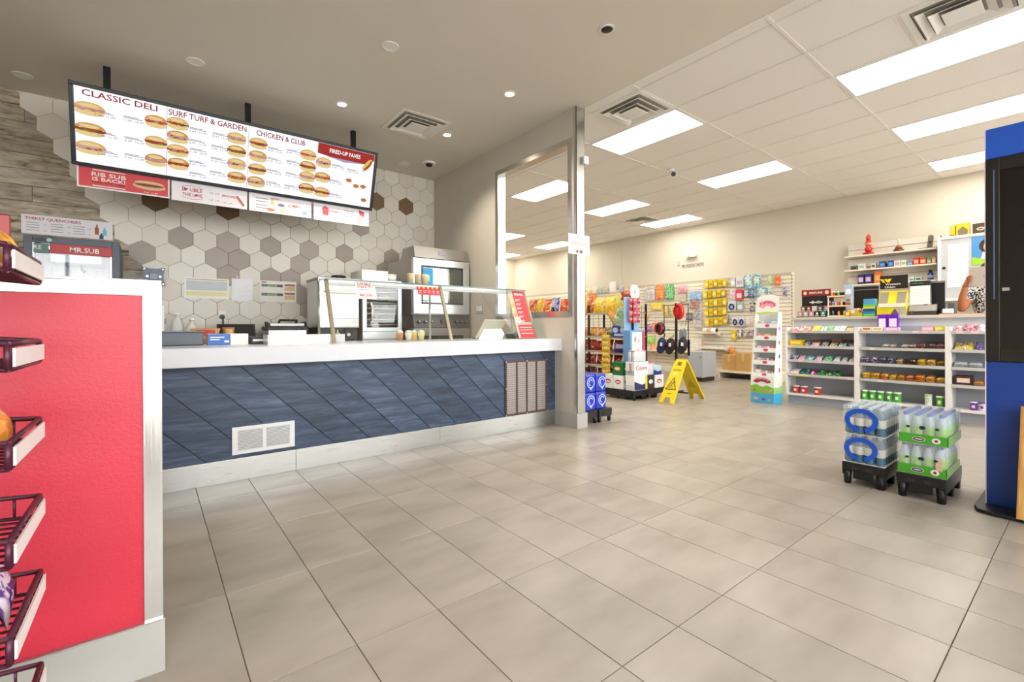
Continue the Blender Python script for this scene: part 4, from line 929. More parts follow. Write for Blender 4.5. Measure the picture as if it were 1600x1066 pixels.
# sneeze guard
GB0, GT0, ZG = 3.85, 4.07, 1.47
sg = thing('sneeze_guard', 'slanted glass sneeze guard with steel posts on the deli counter', 'sneeze guard', (2.27, 3.9, ZT))
TAN = mat('#b3a891', .35, .7)
dirv = Vector((0, GT0 - GB0, ZG - ZT))
gf = Fr((1.165, GB0, ZT), (1, 0, 0), dirv); gh = dirv.length
XE = 3.375
def gbar(a, w=.03, d=.018): return MB().fbox(gf, a, a + w, 0, gh, -d, .004)
part('post', gbar(0), TAN, sg, .002); part('post', gbar(1.10), TAN, sg, .002); part('end_post', gbar(XE - 1.165 - .02, .02), TAN, sg, .002)
part('glass_front', MB().fbox(gf, .031, 1.099, .004, gh, -.010, -.004), GLASS, sg); part('glass_front', MB().fbox(gf, 1.131, XE - 1.165 - .021, .004, gh, -.010, -.004), GLASS, sg)
part('glass_shelf', MB().box(1.165, XE, GT0 - .02, GT0 + .26, ZG, ZG + .008), glass_mat('m_shelf_glass', '#d7ece6', .14), sg)
part('front_edge', MB().box(1.165, XE, GT0 - .026, GT0 - .0202, ZG - .001, ZG + .009), mat('#5d7a75', .15), sg)
part('light_rail', MB().box(1.20, XE - .02, GT0 + .0, GT0 + .03, ZG - .048, ZG - .022), WPLAS, sg, .004)
part('rail_bracket', MB().box(1.2, XE - .02, GT0 + .004, GT0 + .02, ZG - .022, ZG), STEEL, sg)
for x in (1.18, 2.28, XE - .02): part('rear_leg', MB().cyl((x, GT0 + .22, ZT), (x, GT0 + .22, ZG), .011, n=8), STEEL, sg)
# bread menu on the guard, paper promos
mfz = Fr(gf.p(0, 0, .005), gf.u, gf.v)
a1 = XE - 1.165 - .024; a0 = a1 - .235
t = thing('bread_menu', 'tall red bread choice menu on the guard\'s glass end', 'menu', gf.p(a0, 0, .006))
mfz = Fr(gf.p(0, 0, -.002), gf.u, gf.v)
part('panel', MB().fbox(mfz, a0, a1, .01, gh - .005, -.001, .0015), mat('#b8b0a4', .4), t)
fr = Fr(mfz.p(0, 0, .0015), mfz.u, mfz.v)
part('red_field', MB().fbox(fr, a0 + .065, a1 - .005, .20, gh - .01, 0, .001), mat('#c63a43', .4), t); part('red_foot', MB().fbox(fr, a0 + .03, a1 - .005, .012, .165, 0, .001), mat('#cf4a52', .4), t)
text(t, 'BREAD', WHITE, fr, (a0 + a1) / 2 + .03, gh - .05, .028, .12, slab=True, c=.002)
mb = MB()
for k in range(6):
    b = gh - .12 - k * .05; mb.fbox(fr, a0 + .08, a0 + .15, b, b + .007, .001, .0016); mb.fbox(fr, a0 + .08, a0 + .13, b - .012, b - .006, .001, .0016)
for b in (.06, .10, .13): mb.fbox(fr, a0 + .05, a1 - .02, b, b + .008, .001, .0016)
part('white_print', mb, mat('#f0d8d6', .6), t)
for k, c_ in enumerate(('#e2b780', '#d8a564', '#e6c08d', '#d49b58', '#e0c6a2')):
    mb = MB(); mb.ell(fr, a0 + .034, gh - .12 - k * .062, .03, .024, 0, .001, n=12); part('roll_picture', mb, mat(c_, .6), t)
part('dish_picture', MB().ell(fr, a0 + .055, .225, .036, .036, .001, .002).ell(fr, a0 + .055, .225, .022, .02, .002, .003, 1), [WHITE, mat('#cbb39d', .6)], t)
def gcard(name, label, p4):
    q = [rayp(px, py, Fr(gf.p(0, 0, .005), gf.u, gf.v)) for px, py in p4]
    a0, a1 = (q[0][0] + q[3][0]) / 2, (q[1][0] + q[2][0]) / 2; b1, b0 = (q[0][1] + q[1][1]) / 2, (q[2][1] + q[3][1]) / 2
    t = thing(name, label, 'sign', gf.p((a0 + a1) / 2, b0, -.004)); f2 = Fr(gf.p((a0 + a1) / 2, b0, -.0038), gf.u, gf.v)
    return t, f2, a1 - a0, b1 - b0
t, fr, w, h = gcard('bacon_promo', 'white double steak or bacon card on the sneeze guard', ((554, 438), (585, 440), (589, 467), (559, 466)))
part('card', MB().fbox(fr, -w / 2, w / 2, 0, h, 0, .0016), PAPER, t); fr = Fr(fr.p(0, 0, .0016), fr.u, fr.v)
text(t, 'DOUBLE', TRED, fr, -.01, h * .82, .026, w * .7, slab=True); text(t, 'STACK IT!', TRED, fr, -.01, h * .66, .022, w * .7, slab=True); text(t, 'BACON', TRED, fr, -.005, h * .2, .028, w * .62, slab=True)
mb = MB()
for q_ in (.8, .68, .25, .14): mb.fbox(fr, w * .34, w * .46, h * q_, h * (q_ + .04), 0, .0006)
mb.fbox(fr, -w * .35, w * .3, h * .5, h * .53, 0, .0006); part('text_lines', mb, TGY, t)
t, fr, w, h = gcard('red_promo', 'small red promotion card on the sneeze guard before the oven', ((652, 447), (686, 449), (688, 461), (654, 460)))
part('card', MB().fbox(fr, -w / 2, w / 2, 0, h, 0, .0016), mat('#d0343f', .5), t); fr = Fr(fr.p(0, 0, .0016), fr.u, fr.v)
mb = MB()
for k in range(5): mb.ell(fr, -w * .4 + k * w * .2, h * .88, .012, .014, 0, .0008, 0, 10); mb.fbox(fr, -w * .44 + k * w * .2, -w * .32 + k * w * .2, h * .45, h * .52, 0, .0006, 1); mb.fbox(fr, -w * .44 + k * w * .2, -w * .34 + k * w * .2, h * .25, h * .31, 0, .0006, 1)
part('menu_print', mb, [mat('#e6c37e', .5), mat('#f3c7c5', .5)], t)
# cups in front of the oven on the glass shelf
for k, x in enumerate((2.02, 2.10, 2.18)):
    t = thing('stacked_cups', ORD[k] + ' sleeve of tan cups on the guard\'s glass shelf', 'cups', (x, GT0 + .13, ZG + .008)); part('sleeve', MB().lathe([(.030, 0), (.034, .10), (.034, .11), (.026, .11)], (x, GT0 + .13, ZG + .008), 14), mat(('#d5c3a0', '#cdb894', '#dbcbaa')[k], .6), t)
# switches on the divider wall
p = at(749.5, 482, x=XD0); fr = FX(XD0, p.y, p.z)
t = thing('switch_plate', 'steel three-gang light switch plate on the divider wall', 'switch', (XD0, p.y, p.z - .06)); part('plate', MB().fbox(fr, -.075, .075, -.06, .06, .0003, .006), STEELD, t, .002)
for a in (-.045, 0, .045): part('rocker', MB().fbox(fr, a - .016, a + .016, -.035, .035, .006, .011), WPLAS, t)

# ================================================================== WIRE CHIP RACK BY THE HALF WALL
XF, XB_, YA, YB = -.215, -.56, 1.285, 1.60
WIRE = mat('#4a1a2e', .4, .2); TK = mat('#f4ecec', .5)
rk = thing('chip_rack', 'dark wire chip rack with white ticket strips before the half wall', 'rack', (-.39, 1.44, 0))
mb = MB()
for y in (YA + .01, YB - .01): mb.cyl((XB_, y, 0), (XB_, y, 1.36), .011, n=8)
for z in (.05, .7, 1.34): mb.cyl((XB_, YA + .01, z), (XB_, YB - .01, z), .008, n=8)
mb.tube([(XB_, YA + .01, .012), (XF - .02, YA + .01, .012), (XF - .02, YB - .01, .012), (XB_, YB - .01, .012)], .011)
part('uprights', mb, WIRE, rk)
for k, zt in enumerate((1.205, 1.015, .825, .637, .452, .225)):
    zl, zb_ = zt + .008, zt - .042
    mb = MB()
    mb.tube([(XF, YA, zl), (XF, YB, zl), (XB_, YB, zl + .03), (XB_, YA, zl + .03)], .006, closed=True)
    mb.tube([(XF, YA, zb_), (XF, YB, zb_), (XB_, YB, zb_ + .03), (XB_, YA, zb_ + .03)], .005, closed=True)
    for y in (YA, YB): mb.cyl((XF, y, zl), (XF, y, zb_), .006, n=6); mb.cyl((XB_, y, zl + .03), (XB_, y, zb_ + .03), .005, n=6)
    for q in range(1, 9): y = YA + (YB - YA) * q / 9; mb.tube([(XF, y, zb_ + .03), (XF, y, zb_), (XB_, y, zb_ + .03)], .003, 5)
    for q in range(1, 8):
        x = XF + (XB_ - XF) * q / 8; mb.cyl((x, YA, zl + .03 * q / 8), (x, YA, zb_ + .03 * q / 8), .003, n=5); mb.cyl((x, YB, zl + .03 * q / 8), (x, YB, zb_ + .03 * q / 8), .003, n=5)
    bs = part('basket', mb, WIRE, rk)
    tk = part('ticket_strip', MB().box(XF + .006, XF + .010, YA + .004, YB - .004, zt - .036, zt), TK, bs, label='white ticket strip')
    fr = Fr((XF + .010, (YA + YB) / 2 + .02, zt - .018), (0, -1, 0), (0, 0, 1))
hp = at(17, 338, y=1.60)
part('header_panel', MB().box(XB_ - .02, hp.x, 1.585, 1.60, 1.24, hp.z), mat('#8c1c1e', .4), rk, .002)
def bag(name, fr, w, h, t, c1, c2, label, cat='bag', group=None, seed=1, cap=None):
    mb = MB().pillow(fr, w, h, t, m=0, m2=1, seed=seed)
    b = mb.base(); o = link(name, mb.mesh([pmat(c1, c2), pmat(c2, c1, 26)], 0, b), None, b)
    return tag(o, label, cat, group)
# bags lying in the baskets: they rest on the wire floor
def lie(x, y, z, yaw, tilt): return Fr((x, y, z), (math.cos(yaw), math.sin(yaw), 0), (-math.sin(yaw) * math.cos(tilt), math.cos(yaw) * math.cos(tilt), math.sin(tilt)))
zb1 = 1.205 - .042 + .018
zb3 = .825 - .042 + .008; zb5 = .452 - .042 + .008
def bskt(y, z, w, h, c1, c2, lab, seed, lean=.25, x=-.247): return bag('chip_bag', Fr((x, y, z), (.10, -1, 0), (-lean, 0, 1)), w, h, .045, c1, c2, lab, 'chip bag', seed=seed)
bskt(1.38, zb1 + .006, .13, .10, '#e2961c', '#f0b63c', 'yellow chip bag in the highest basket of the wire rack', 2)
bskt(1.52, zb1 + .006, .12, .09, '#d98715', '#efc04e', 'golden chip bag behind the yellow one in the highest basket', 3)
bskt(1.495, zb3 + .006, .17, .11, '#e28a1a', '#f2a93a', 'orange chip bag in the third basket of the wire rack', 4, .5)
b5 = bskt(1.49, zb5 + .006, .17, .16, '#5b2a86', '#d9cbe0', 'purple chip bag with white lettering in the low basket', 5, .35)
# ================================================================== SHOP: SLAT WALL
XS = 9.66
SLW = mat('#e9e1cf', .5, 0, .03)
sw = thing('slat_wall', 'long cream slat wall panel on the far wall', 'slat wall', (XS, 7.9, 0))
sy0, sy1, sz1 = 3.655, 12.25, 2.09
part('backing', MB().box(XS + .02, X1 - .002, sy0, sy1, .0, sz1), mat('#b9b19f', .7), sw)
mb = MB(); k = 0; z = .06
while z + .068 <= sz1: mb.box(XS, XS + .02, sy0, sy1, z, z + .066); z += .0762
part('slats', mb, SLW, sw, kind='stuff')
part('end_strip', MB().box(XS - .006, X1 - .002, sy0 - .028, sy0 - .0005, .0, sz1), SLW, sw)
mb = MB()
for k in range(26): mb.box(XS - .0075, XS - .0055, sy0 - .021, sy0 - .009, .35 + k * .066, .39 + k * .066)
part('end_strip_slots', mb, BLACK, sw, kind='stuff')
for y in (5.45, 6.67, 7.89, 9.11): part('upright_channel', MB().box(XS - .006, XS + .019, y - .012, y + .012, .05, sz1), mat('#d8cfbb', .5), sw)
def wshelf(y0, y1, z, d, label):
    t = thing('display_shelf', label, 'shelf', (XS - d / 2, (y0 + y1) / 2, z - .025)); part('board', MB().box(XS - d, XS - .0003, y0, y1, z - .025, z), SLW, t, .003)
    for y in (y0 + .03, y1 - .03): part('bracket', MB().poly(Fr((0, y + .004, 0), (1, 0, 0), (0, 0, 1)), [(XS - d * .8, z - .026), (XS - .0004, z - .09), (XS - .0004, z - .026)], 0, .008), SLW, t)
wshelf(5.02, 5.43, .93, .28, 'cream shelf holding the white roll on the slat wall'); wshelf(4.84, 5.43, .60, .28, 'cream shelf with flat packets beside the grey cabinet')
wshelf(5.5, 6.64, .50, .26, 'empty cream shelf on the slat wall behind the cap rack'); wshelf(6.7, 7.86, .50, .26, 'empty cream shelf on the slat wall behind the snack rack')
dk = thing('low_deck', 'low cream deck along the foot of the slat wall', 'deck', (XS - .24, 4.28, 0))
part('top', MB().box(XS - .48, XS - .0003, 3.70, 4.86, .12, .16), SLW, dk, .003)
for y in (4.83, 3.702): part('end_panel', MB().box(XS - .45, XS - .0003, y, y + .028, 0, .12), SLW, dk)
solo('foot_plinth', MB().box(XS - .13, XS - .008, 4.88, 8.6, .0, .14), SLW, 'cream plinth at the slat wall foot beside the low deck', 'plinth', bevel=.003)
# ---- packages on pegs
def pk(p0, p1, px0, py0, px1, py1, c1, c2, kind, label, cat, group='packages hanging on the slat wall', name=None, depth=.05, x=XS):
    """hanging package; the photo box gives its place on the wall"""
    a, b = at(px0, py0, x=x - depth), at(px1, py1, x=x - depth)
    w, h = max(.02, a.y - b.y), max(.02, a.z - b.z); yc = (a.y + b.y) / 2
    fr = FX(x - depth, yc, b.z)
    mb = MB()
    m1, m2 = (pmat(c1, c2, 22), pmat(c2, c1, 30)) if kind in ('bag', 'card') else (mat(c1, .35), mat(c2, .4))
    if kind == 'bag':
        mb.pillow(fr, w * 1.02, h, depth * .9, 5, 6, 0, 1, seed=int(px0 * 7 + py0))
    elif kind == 'box':
        mb.fbox(fr, -w / 2 + .003, w / 2 - .003, 0, h * .84, -depth + .012, .015); mb.fbox(fr, -w * .36, w * .36, h * .22, h * .62, .015, .0165, 1); mb.fbox(fr, -w / 2 + .003, w / 2 - .003, h * .84, h, -.002, .002, 0)
    elif kind == 'card':
        mb.fbox(fr, -w / 2 + .002, w / 2 - .002, 0, h, -.002, .002); mb.fbox(fr, -w * .33, w * .33, h * .12, h * .62, .002, .02, 1); mb.fbox(fr, -w * .4, w * .4, h * .72, h * .9, .002, .003, 1)
    elif kind == 'ringcard':
        mb.fbox(fr, -w / 2 + .002, w / 2 - .002, 0, h, -.002, .002); mb.ring(fr, 0, h * .42, w * .33, h * .32, w * .15, .002, .025, 1, 18)
    mb.cyl(fr.p(0, h * .92, .006), fr.p(0, h * .92 + .004, -depth - .002), .003, n=5, m=2)
    bb = mb.base()
    return tag(link(name or {'bag': 'hanging_bag', 'box': 'hanging_box', 'card': 'blister_card', 'ringcard': 'blister_card'}[kind], mb.mesh([m1, m2, STEEL], 0, bb), None, bb), label, cat, group)
rows = ((437, 448), (453, 464), (467, 478), (481.5, 492.5), (496, 507.5))
for r, (ya, yb) in enumerate(rows):
    for c in range(5):
        xa = 1101 + c * 7 - (2 if r == 1 else 0) + (1 if r == 4 else 0); dy = -c * .6
        pk(0, 0, xa, ya + dy + 1.5, xa + 6.3, yb + dy + 1.5, ('#d9bd17', '#e3c52a', '#cfae12')[(r + c) % 3], ('#e9dca0', '#b99a10')[c % 2], 'box',
           'yellow boxed package, %s row from the top, %s from the gondola side' % (ORD[r], ORD[c]), 'package', 'yellow packages on the slat wall', 'yellow_package', .06)
W_ = [(1142, 434, 1149, 448, '#c9c8cc', '#f0eeee', 'box', 'grey-white cable box above the pink one'), (1150, 433, 1162, 448, '#d7d9dd', '#b9aebb', 'box', 'wide pale grey package next to the cyan bags'),
      (1163, 430, 1176, 450, '#2ba3cf', '#e6ebd0', 'bag', 'cyan topped party bag with yellow foot, inner one'), (1177, 429.5, 1189, 450, '#2797c6', '#ece9c0', 'bag', 'cyan topped party bag with yellow foot, outer one'),
      (1200, 431, 1206, 446, '#9fc27a', '#c9dba8', 'bag', 'small pale green bag near the slat wall end'), (1210, 431, 1220, 446, '#d8622a', '#e98a4d', 'card', 'orange toy card near the slat wall end'),
      (1141, 453, 1149, 468, '#efeaf0', '#d3a1ad', 'card', 'white and pink card under the grey cable box'), (1150, 452.5, 1160.5, 469, '#d8425a', '#eccad0', 'box', 'red and pink boxed package in the second row'),
      (1162, 453, 1170, 464, '#2c3f73', '#eef0f4', 'card', 'navy card with white blister'), (1171, 452.5, 1179.5, 466, '#20507f', '#5f9ac0', 'bag', 'dark blue bag beside the white blister card'),
      (1183, 450, 1198, 466, '#2a9bd0', '#dfe6c8', 'bag', 'cyan bag with pale foot above the candy stand'), (1200, 450, 1209, 464, '#dfe6e2', '#7fa08f', 'card', 'pale card with green blister by the candy stand header'),
      (1223, 448, 1230, 463, '#c9c9dd', '#5b5f96', 'card', 'lilac card at the slotted end strip'),
      (1137, 471, 1150, 486, '#d5d8ea', '#28356e', 'ringcard', 'neck cushion card with navy ring, upper one'), (1152, 471, 1161, 486, '#a3b5ae', '#d8dedb', 'box', 'grey green boxed package beside the upper ring card'),
      (1171, 471, 1181.5, 489, '#f0ede6', '#3a3532', 'card', 'white card with dark brown items'), (1132, 492, 1138.5, 505, '#28403c', '#d9dcd8', 'card', 'dark green card beside the yellow packages'),
      (1144, 495, 1153.5, 510, '#e1e4ee', '#1f2c66', 'ringcard', 'navy ring card in the lower row, first'), (1154.5, 495, 1163.5, 510, '#e1e4ee', '#1f2c66', 'ringcard', 'navy ring card in the lower row, second'),
      (1165, 496, 1171.5, 508, '#ece9ea', '#d5cbd2', 'card', 'plain white card after the navy ring cards'), (1173, 495, 1181.5, 506, '#efece4', '#c9b8a4', 'card', 'cream card nearest the candy stand'),
      (1143, 516, 1150, 531, '#e0c81c', '#efe08c', 'box', 'single yellow box below the navy ring cards'), (1151, 516, 1160, 528, '#35323a', '#e6e4e6', 'card', 'black and white gadget card, first of three'), (1161, 515.5, 1169, 527, '#403a44', '#dcd8dd', 'card', 'black and white gadget card, second of three'), (1170, 515.5, 1179, 527, '#4a3f48', '#d6b3c4', 'card', 'pink and black gadget card, last of three'),
      (1008, 448, 1023, 469, '#eae4d6', '#a8a6b4', 'card', 'white sticker sheet beside the orange poster pack'), (1024.5, 446, 1038, 468, '#df5a27', '#efa640', 'card', 'orange poster pack on the upper slat wall'),
      (1040, 445, 1053, 468, '#2f9e45', '#8fcf9c', 'card', 'green poster pack on the upper slat wall'), (1058, 447, 1074, 456.5, '#e7a9bb', '#d98aa2', 'bag', 'pink soft pack right of the green poster pack'),
      (1075, 456, 1096, 468, '#c7dcec', '#5d93cf', 'card', 'pale blue wide pack before the yellow packages'), (1017, 473, 1034, 484, '#e2c422', '#efdc6a', 'card', 'flat yellow envelope pack under the orange poster'),
      (1036, 476, 1044, 494, '#c7a23e', '#e3c97a', 'bag', 'mustard bag behind the cap rack'), (1045, 475, 1052, 494, '#d9c254', '#8fb3b4', 'bag', 'straw coloured bag with teal label behind the cap rack'),
      (1060, 460, 1072, 472, '#d8cfc0', '#b9ac9b', 'card', 'beige card below the pink soft pack'), (1077, 470, 1091, 482, '#c39a96', '#8a5b58', 'bag', 'brownish toy bag below the pale blue pack'),
      (1084, 484, 1096, 499, '#d9d7d8', '#77747c', 'card', 'grey toy card by the yellow packages'), (1072, 489, 1082, 500, '#4a3c44', '#a9a3a8', 'card', 'dark sunglasses card by the red cap'),
      (1007, 487, 1014, 499, '#dd8e3b', '#efd0a2', 'bag', 'small orange bag by the tall display stand'), (1011, 506, 1018, 519, '#8a4f86', '#cf93b9', 'bag', 'purple pink bag by the tall display stand'), (1019.5, 505, 1025, 518, '#e0682c', '#efb98a', 'bag', 'orange bag next to the headset'),
      (1010, 525, 1022.5, 538, '#7fc23a', '#bfe07e', 'bag', 'lime green bag low on the slat wall'), (1016, 538, 1030, 552, '#dd7429', '#f0c9a0', 'bag', 'orange bag with face print low on the slat wall'),
      (1083, 500, 1096, 512, '#e6e0dc', '#a9a2b4', 'card', 'white card with lilac blister by the yellow packages'), (1080, 530, 1096, 550, '#f0eee8', '#dcd9d2', 'card', 'white paper packs above the grey cabinet')]
for r in W_: pk(0, 0, *r[:4], r[4], r[5], r[6], r[7], 'package', depth=.05)
# hanging goods above the snack gondola
cs_ = ('#e9b08a', '#e7e3d2', '#9fc8cf', '#d9d4a0', '#e6c9c2', '#a9bf8b', '#c9b2c6')
for k in range(9):
    xa = 917 + k * 8.3
    if 948 < xa < 962: continue
    pk(0, 0, xa, 449 - k * .5, xa + 7.5, 459 - k * .5, cs_[k % 7], cs_[(k + 3) % 7], 'card' if k % 2 else 'bag', 'pastel package on the slat wall over the chips, %s from the column' % ORD[k], 'package')
a = at(952, 441, x=XS - .012); b = at(962, 456, x=XS - .012)
solo('price_notice', MB().box(XS - .012, XS - .0005, b.y, a.y, b.z, a.z), PAPER, 'blank white notice card clipped over the chips on the slat wall', 'notice')
# goods on the slat wall shelves and deck
def rollbox(y0, y1, z, c, lab):
    t = thing('rolled_paper', lab, 'roll', (XS - .15, (y0 + y1) / 2, z)); part('roll', MB().cyl((XS - .15, y0, z + .045), (XS - .15, y1, z + .045), .045, n=14), mat(c, .6), t); part('end_cap', MB().cyl((XS - .15, y0 - .006, z + .045), (XS - .15, y0, z + .045), .046, n=14), BLACK, t); part('label_band', MB().cyl((XS - .15, (y0 + y1) / 2 - .05, z + .0455), (XS - .15, (y0 + y1) / 2 + .05, z + .0455), .0455, n=14), mat('#d9a9a4', .6), t)
rollbox(5.06, 5.36, .93, '#efe9e0', 'white roll with black end cap on the upper slat wall shelf')
for k, (y, c) in enumerate(((5.37, '#d9a8a0'), (5.255, '#e3c0bb'), (5.14, '#cfdce0'), (5.025, '#bfd3da'), (4.91, '#c7c9cc'))):
    solo('flat_packet', MB().box(XS - .25, XS - .05, y - .054, y + .054, .60, .635 - .004 * (k % 2)).box(XS - .251, XS - .25, y - .05, y + .05, .607, .628, 1), [mat(c, .5), WHITE], '%s flat packet on the low slat wall shelf, %s from the grey cabinet' % (('pink', 'pale pink', 'pale blue', 'sky blue', 'grey')[k], ORD[k]), 'packet', 'flat packets on the low shelf', bevel=.003)
for k, (pa, pb, h) in enumerate((((1133, 576), (1148, 578), .31), ((1149, 578), (1176, 583), .36))):
    y1_, y0_ = (4.81, 4.53) if k == 0 else (4.51, 4.22)
    xf = XS - (.40 if k == 0 else .44)
    t = thing('cardboard_box', ('smaller' if k == 0 else 'larger') + ' closed cardboard box on the low white deck', 'box', (xf + .18, (y0_ + y1_) / 2, .16))
    part('carton', MB().box(xf, xf + .36, y0_, y1_, .16, .16 + h), mat('#c29a5c', .7, 0, .08), t, .003)
    part('tape', MB().box(xf - .0006, xf, (y0_ + y1_) / 2 - .025, (y0_ + y1_) / 2 + .025, .16 + h * .6, .16 + h - .004), mat('#d3b077', .4), t)
a = at(1144, 553, x=XS - .06); pk(0, 0, 1138.5, 543, 1149, 556, '#d87a2a', '#eba050', 'bag', 'orange bag hanging above the cardboard boxes', 'package')
# ---- far wall: emergency light, lettering
p = at(1081, 399, x=X1)
t = thing('emergency_light', 'white twin emergency light high on the far wall', 'light', (X1, p.y, p.z - .05))
part('body', MB().box(X1 - .07, X1 - .0005, p.y - .12, p.y + .12, p.z - .05, p.z + .05), WPLAS, t, .02)
for s_ in (-1, 1): part('lamp_head', MB().cyl((X1 - .07, p.y + s_ * .075, p.z + .01), (X1 - .12, p.y + s_ * .085, p.z - .01), .045, .055, n=16), WPLAS, t)
a = at(1066, 411.5, x=X1); b = at(1100, 418.5, x=X1)
t = thing('wall_lettering', 'dark pro passport photo lettering on the far wall', 'lettering', (X1, (a.y + b.y) / 2, 2.38))
text(t, 'PRO PASSPORT PHOTO', mat('#4a4540', .6), FX(X1 - .002, (a.y + b.y) / 2, (a.z + b.z) / 2), 0, 0, .085, a.y - b.y, 'letters', ex=.0012)
q = at(1060.5, 412, x=X1); mb = MB(); fr = FX(X1 - .0005, q.y, q.z); mb.ring(fr, 0, .02, .03, .04, .01, 0, .002); mb.fbox(fr, -.035, .035, -.06, -.03, 0, .002); part('figure_symbol', mb, mat('#9b948a', .6), t)

# ---- grey cabinet
t = thing('grey_cabinet', 'low grey cabinet behind the yellow caution sign', 'cabinet', (8.5, 4.82, 0))
part('plinth', MB().box(8.27, 8.72, 4.69, 4.95, 0, .08), mat('#3a2622', .5), t); part('body', MB().box(8.25, 8.75, 4.67, 4.97, .08, .57), mat('#aeb1b8', .4), t, .003)
part('lock', MB().cyl((8.25, 4.71, .47), (8.244, 4.71, .47), .012, n=10), DARK, t); part('door_panel', MB().box(8.246, 8.2495, 4.685, 4.955, .09, .55), mat('#b6b9c0', .4), t)

# ---- snack gondola (dark wire shelving) and chips
XG = 6.30
gd = thing('snack_rack', 'dark snack rack with wire shelves full of chip bags', 'rack', (XG + .25, 6.2, 0))
gy0, gy1 = 4.86, 7.7
RB = mat('#2b2220', .5, .2); SHF = mat('#8f857a', .5)
for y in (gy0, 5.80, 6.75, gy1 - .03): 
    for x in (XG + .04, XG + .46): part('upright', MB().box(x, x + .03, y, y + .03, 0, 1.45), RB, gd)
LEV = (1.305, .892, .633, .385, .15)
for z in LEV:
    for a, b in ((gy0, 5.82), (5.82, 6.77), (6.77, gy1)):
        sh = part('shelf', MB().box(XG, XG + .5, a + .004, b - .004, z - .018, z), SHF if z > .3 else RB, gd, .002)
        part('price_rail', MB().box(XG - .006, XG, a + .004, b - .004, z - .03, z + .004), mat('#b5aa9b', .5), sh)
mb = MB()
for k in range(20): y = gy0 + .1 + k * .14; mb.cyl((XG + .47, y, .15), (XG + .47, y, 1.42), .003, n=5)
for k in range(8): mb.cyl((XG + .47, gy0, .2 + k * .17), (XG + .47, gy1, .2 + k * .17), .003, n=5)
part('wire_back', mb, RB, gd, kind='stuff')
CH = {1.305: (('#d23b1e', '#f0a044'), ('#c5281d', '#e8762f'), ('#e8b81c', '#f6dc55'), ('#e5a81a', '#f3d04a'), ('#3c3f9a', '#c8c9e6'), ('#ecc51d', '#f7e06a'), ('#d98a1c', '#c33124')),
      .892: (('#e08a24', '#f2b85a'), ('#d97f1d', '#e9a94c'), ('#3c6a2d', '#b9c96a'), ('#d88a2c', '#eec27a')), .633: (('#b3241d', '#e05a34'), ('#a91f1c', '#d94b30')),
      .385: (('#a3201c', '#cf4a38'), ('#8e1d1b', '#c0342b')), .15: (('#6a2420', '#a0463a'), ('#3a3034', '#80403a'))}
NM = {1.305: 'top', .892: 'second', .633: 'third', .385: 'fourth', .15: 'lowest'}
cn = 0
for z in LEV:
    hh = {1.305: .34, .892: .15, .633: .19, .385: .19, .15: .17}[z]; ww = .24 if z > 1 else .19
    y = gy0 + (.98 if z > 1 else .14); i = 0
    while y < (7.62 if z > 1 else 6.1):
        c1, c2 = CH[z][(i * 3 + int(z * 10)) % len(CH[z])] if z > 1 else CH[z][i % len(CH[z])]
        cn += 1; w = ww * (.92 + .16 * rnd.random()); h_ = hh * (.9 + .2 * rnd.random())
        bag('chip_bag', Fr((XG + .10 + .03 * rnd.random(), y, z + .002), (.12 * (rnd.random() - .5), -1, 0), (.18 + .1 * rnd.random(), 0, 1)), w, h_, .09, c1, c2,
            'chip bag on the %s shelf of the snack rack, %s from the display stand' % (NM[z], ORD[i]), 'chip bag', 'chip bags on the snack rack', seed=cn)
        y += w * 1.03; i += 1
# big yellow and other bags piled on the top shelf near the end, strip of yellow bags, multipacks
for k, (px, py, w, h, c1, c2, lab) in enumerate(((948, 486, .26, .30, '#e3b617', '#f4da56', 'large yellow chip bag piled on top of the snack rack, inner'), (964, 486, .27, .33, '#e9be1b', '#c9d36a', 'large yellow chip bag piled on top of the snack rack, outer'), (931, 487, .26, .27, '#dcae15', '#f0cf4c', 'large yellow chip bag on top of the snack rack by the column'))):
    p = at(px, py, x=XG - .03); bag('chip_bag', Fr((XG + .03, p.y, 1.307), (0, -1, 0), (.25, 0, 1)), w, h, .10, c1, c2, lab, 'chip bag', seed=40 + k)
def clipbag(px, py, w, h, c1, c2, lab, ang=0, x=XG - .06, name='chip_bag', cat='chip bag', d=.07, seed=9):
    """bag hanging on a clip at the front of the rack"""
    p = at(px, py, x=x); u = Vector((0, -math.cos(ang), math.sin(ang))); v = Vector((0, math.sin(ang), math.cos(ang)))
    mb = MB().pillow(Fr(p - v * h / 2, u, v), w, h, d, m=0, m2=1, seed=seed); mb.cyl(p + v * h * .46, Vector((XG + .045, p.y + (v * h * .46).y, p.z + (v * h * .46).z)), .004, n=5, m=2)
    b = mb.base(); return tag(link(name, mb.mesh([pmat(c1, c2), pmat(c2, c1, 26), STEEL], 0, b), None, b), lab, cat)
clipbag(970, 495, .26, .30, '#c9d9c4', '#5fa646', 'white and green chip bag hanging at the rack end', -.5, x=XG - .15, seed=51)
clipbag(958, 496, .16, .27, '#dd8f26', '#e8b35a', 'long orange chip bag tilted at the rack end', .6, seed=52)
clipbag(983, 462, .36, .14, '#a8241c', '#c04a3a', 'dark red bag beside the round white topper', 0, seed=53)
for k in range(7):
    p = at(946.5, 528 + k * 9, x=XG - .06)
    bag('hanging_chip_bag', FX(XG - .055, p.y, p.z - .052), .20, .105, .06, '#e0b114', '#f1d24e', 'small yellow bag on the hanging strip, %s from the top' % ORD[k], 'chip bag', 'yellow bags on the hanging strip', seed=60 + k)
p = at(946.5, 522, x=XG - .02)
solo('bag_strip', MB().box(XG - .022, XG - .007, p.y - .02, p.y + .02, .28, .86), RB, 'dark clip strip holding the small yellow bags', 'strip')
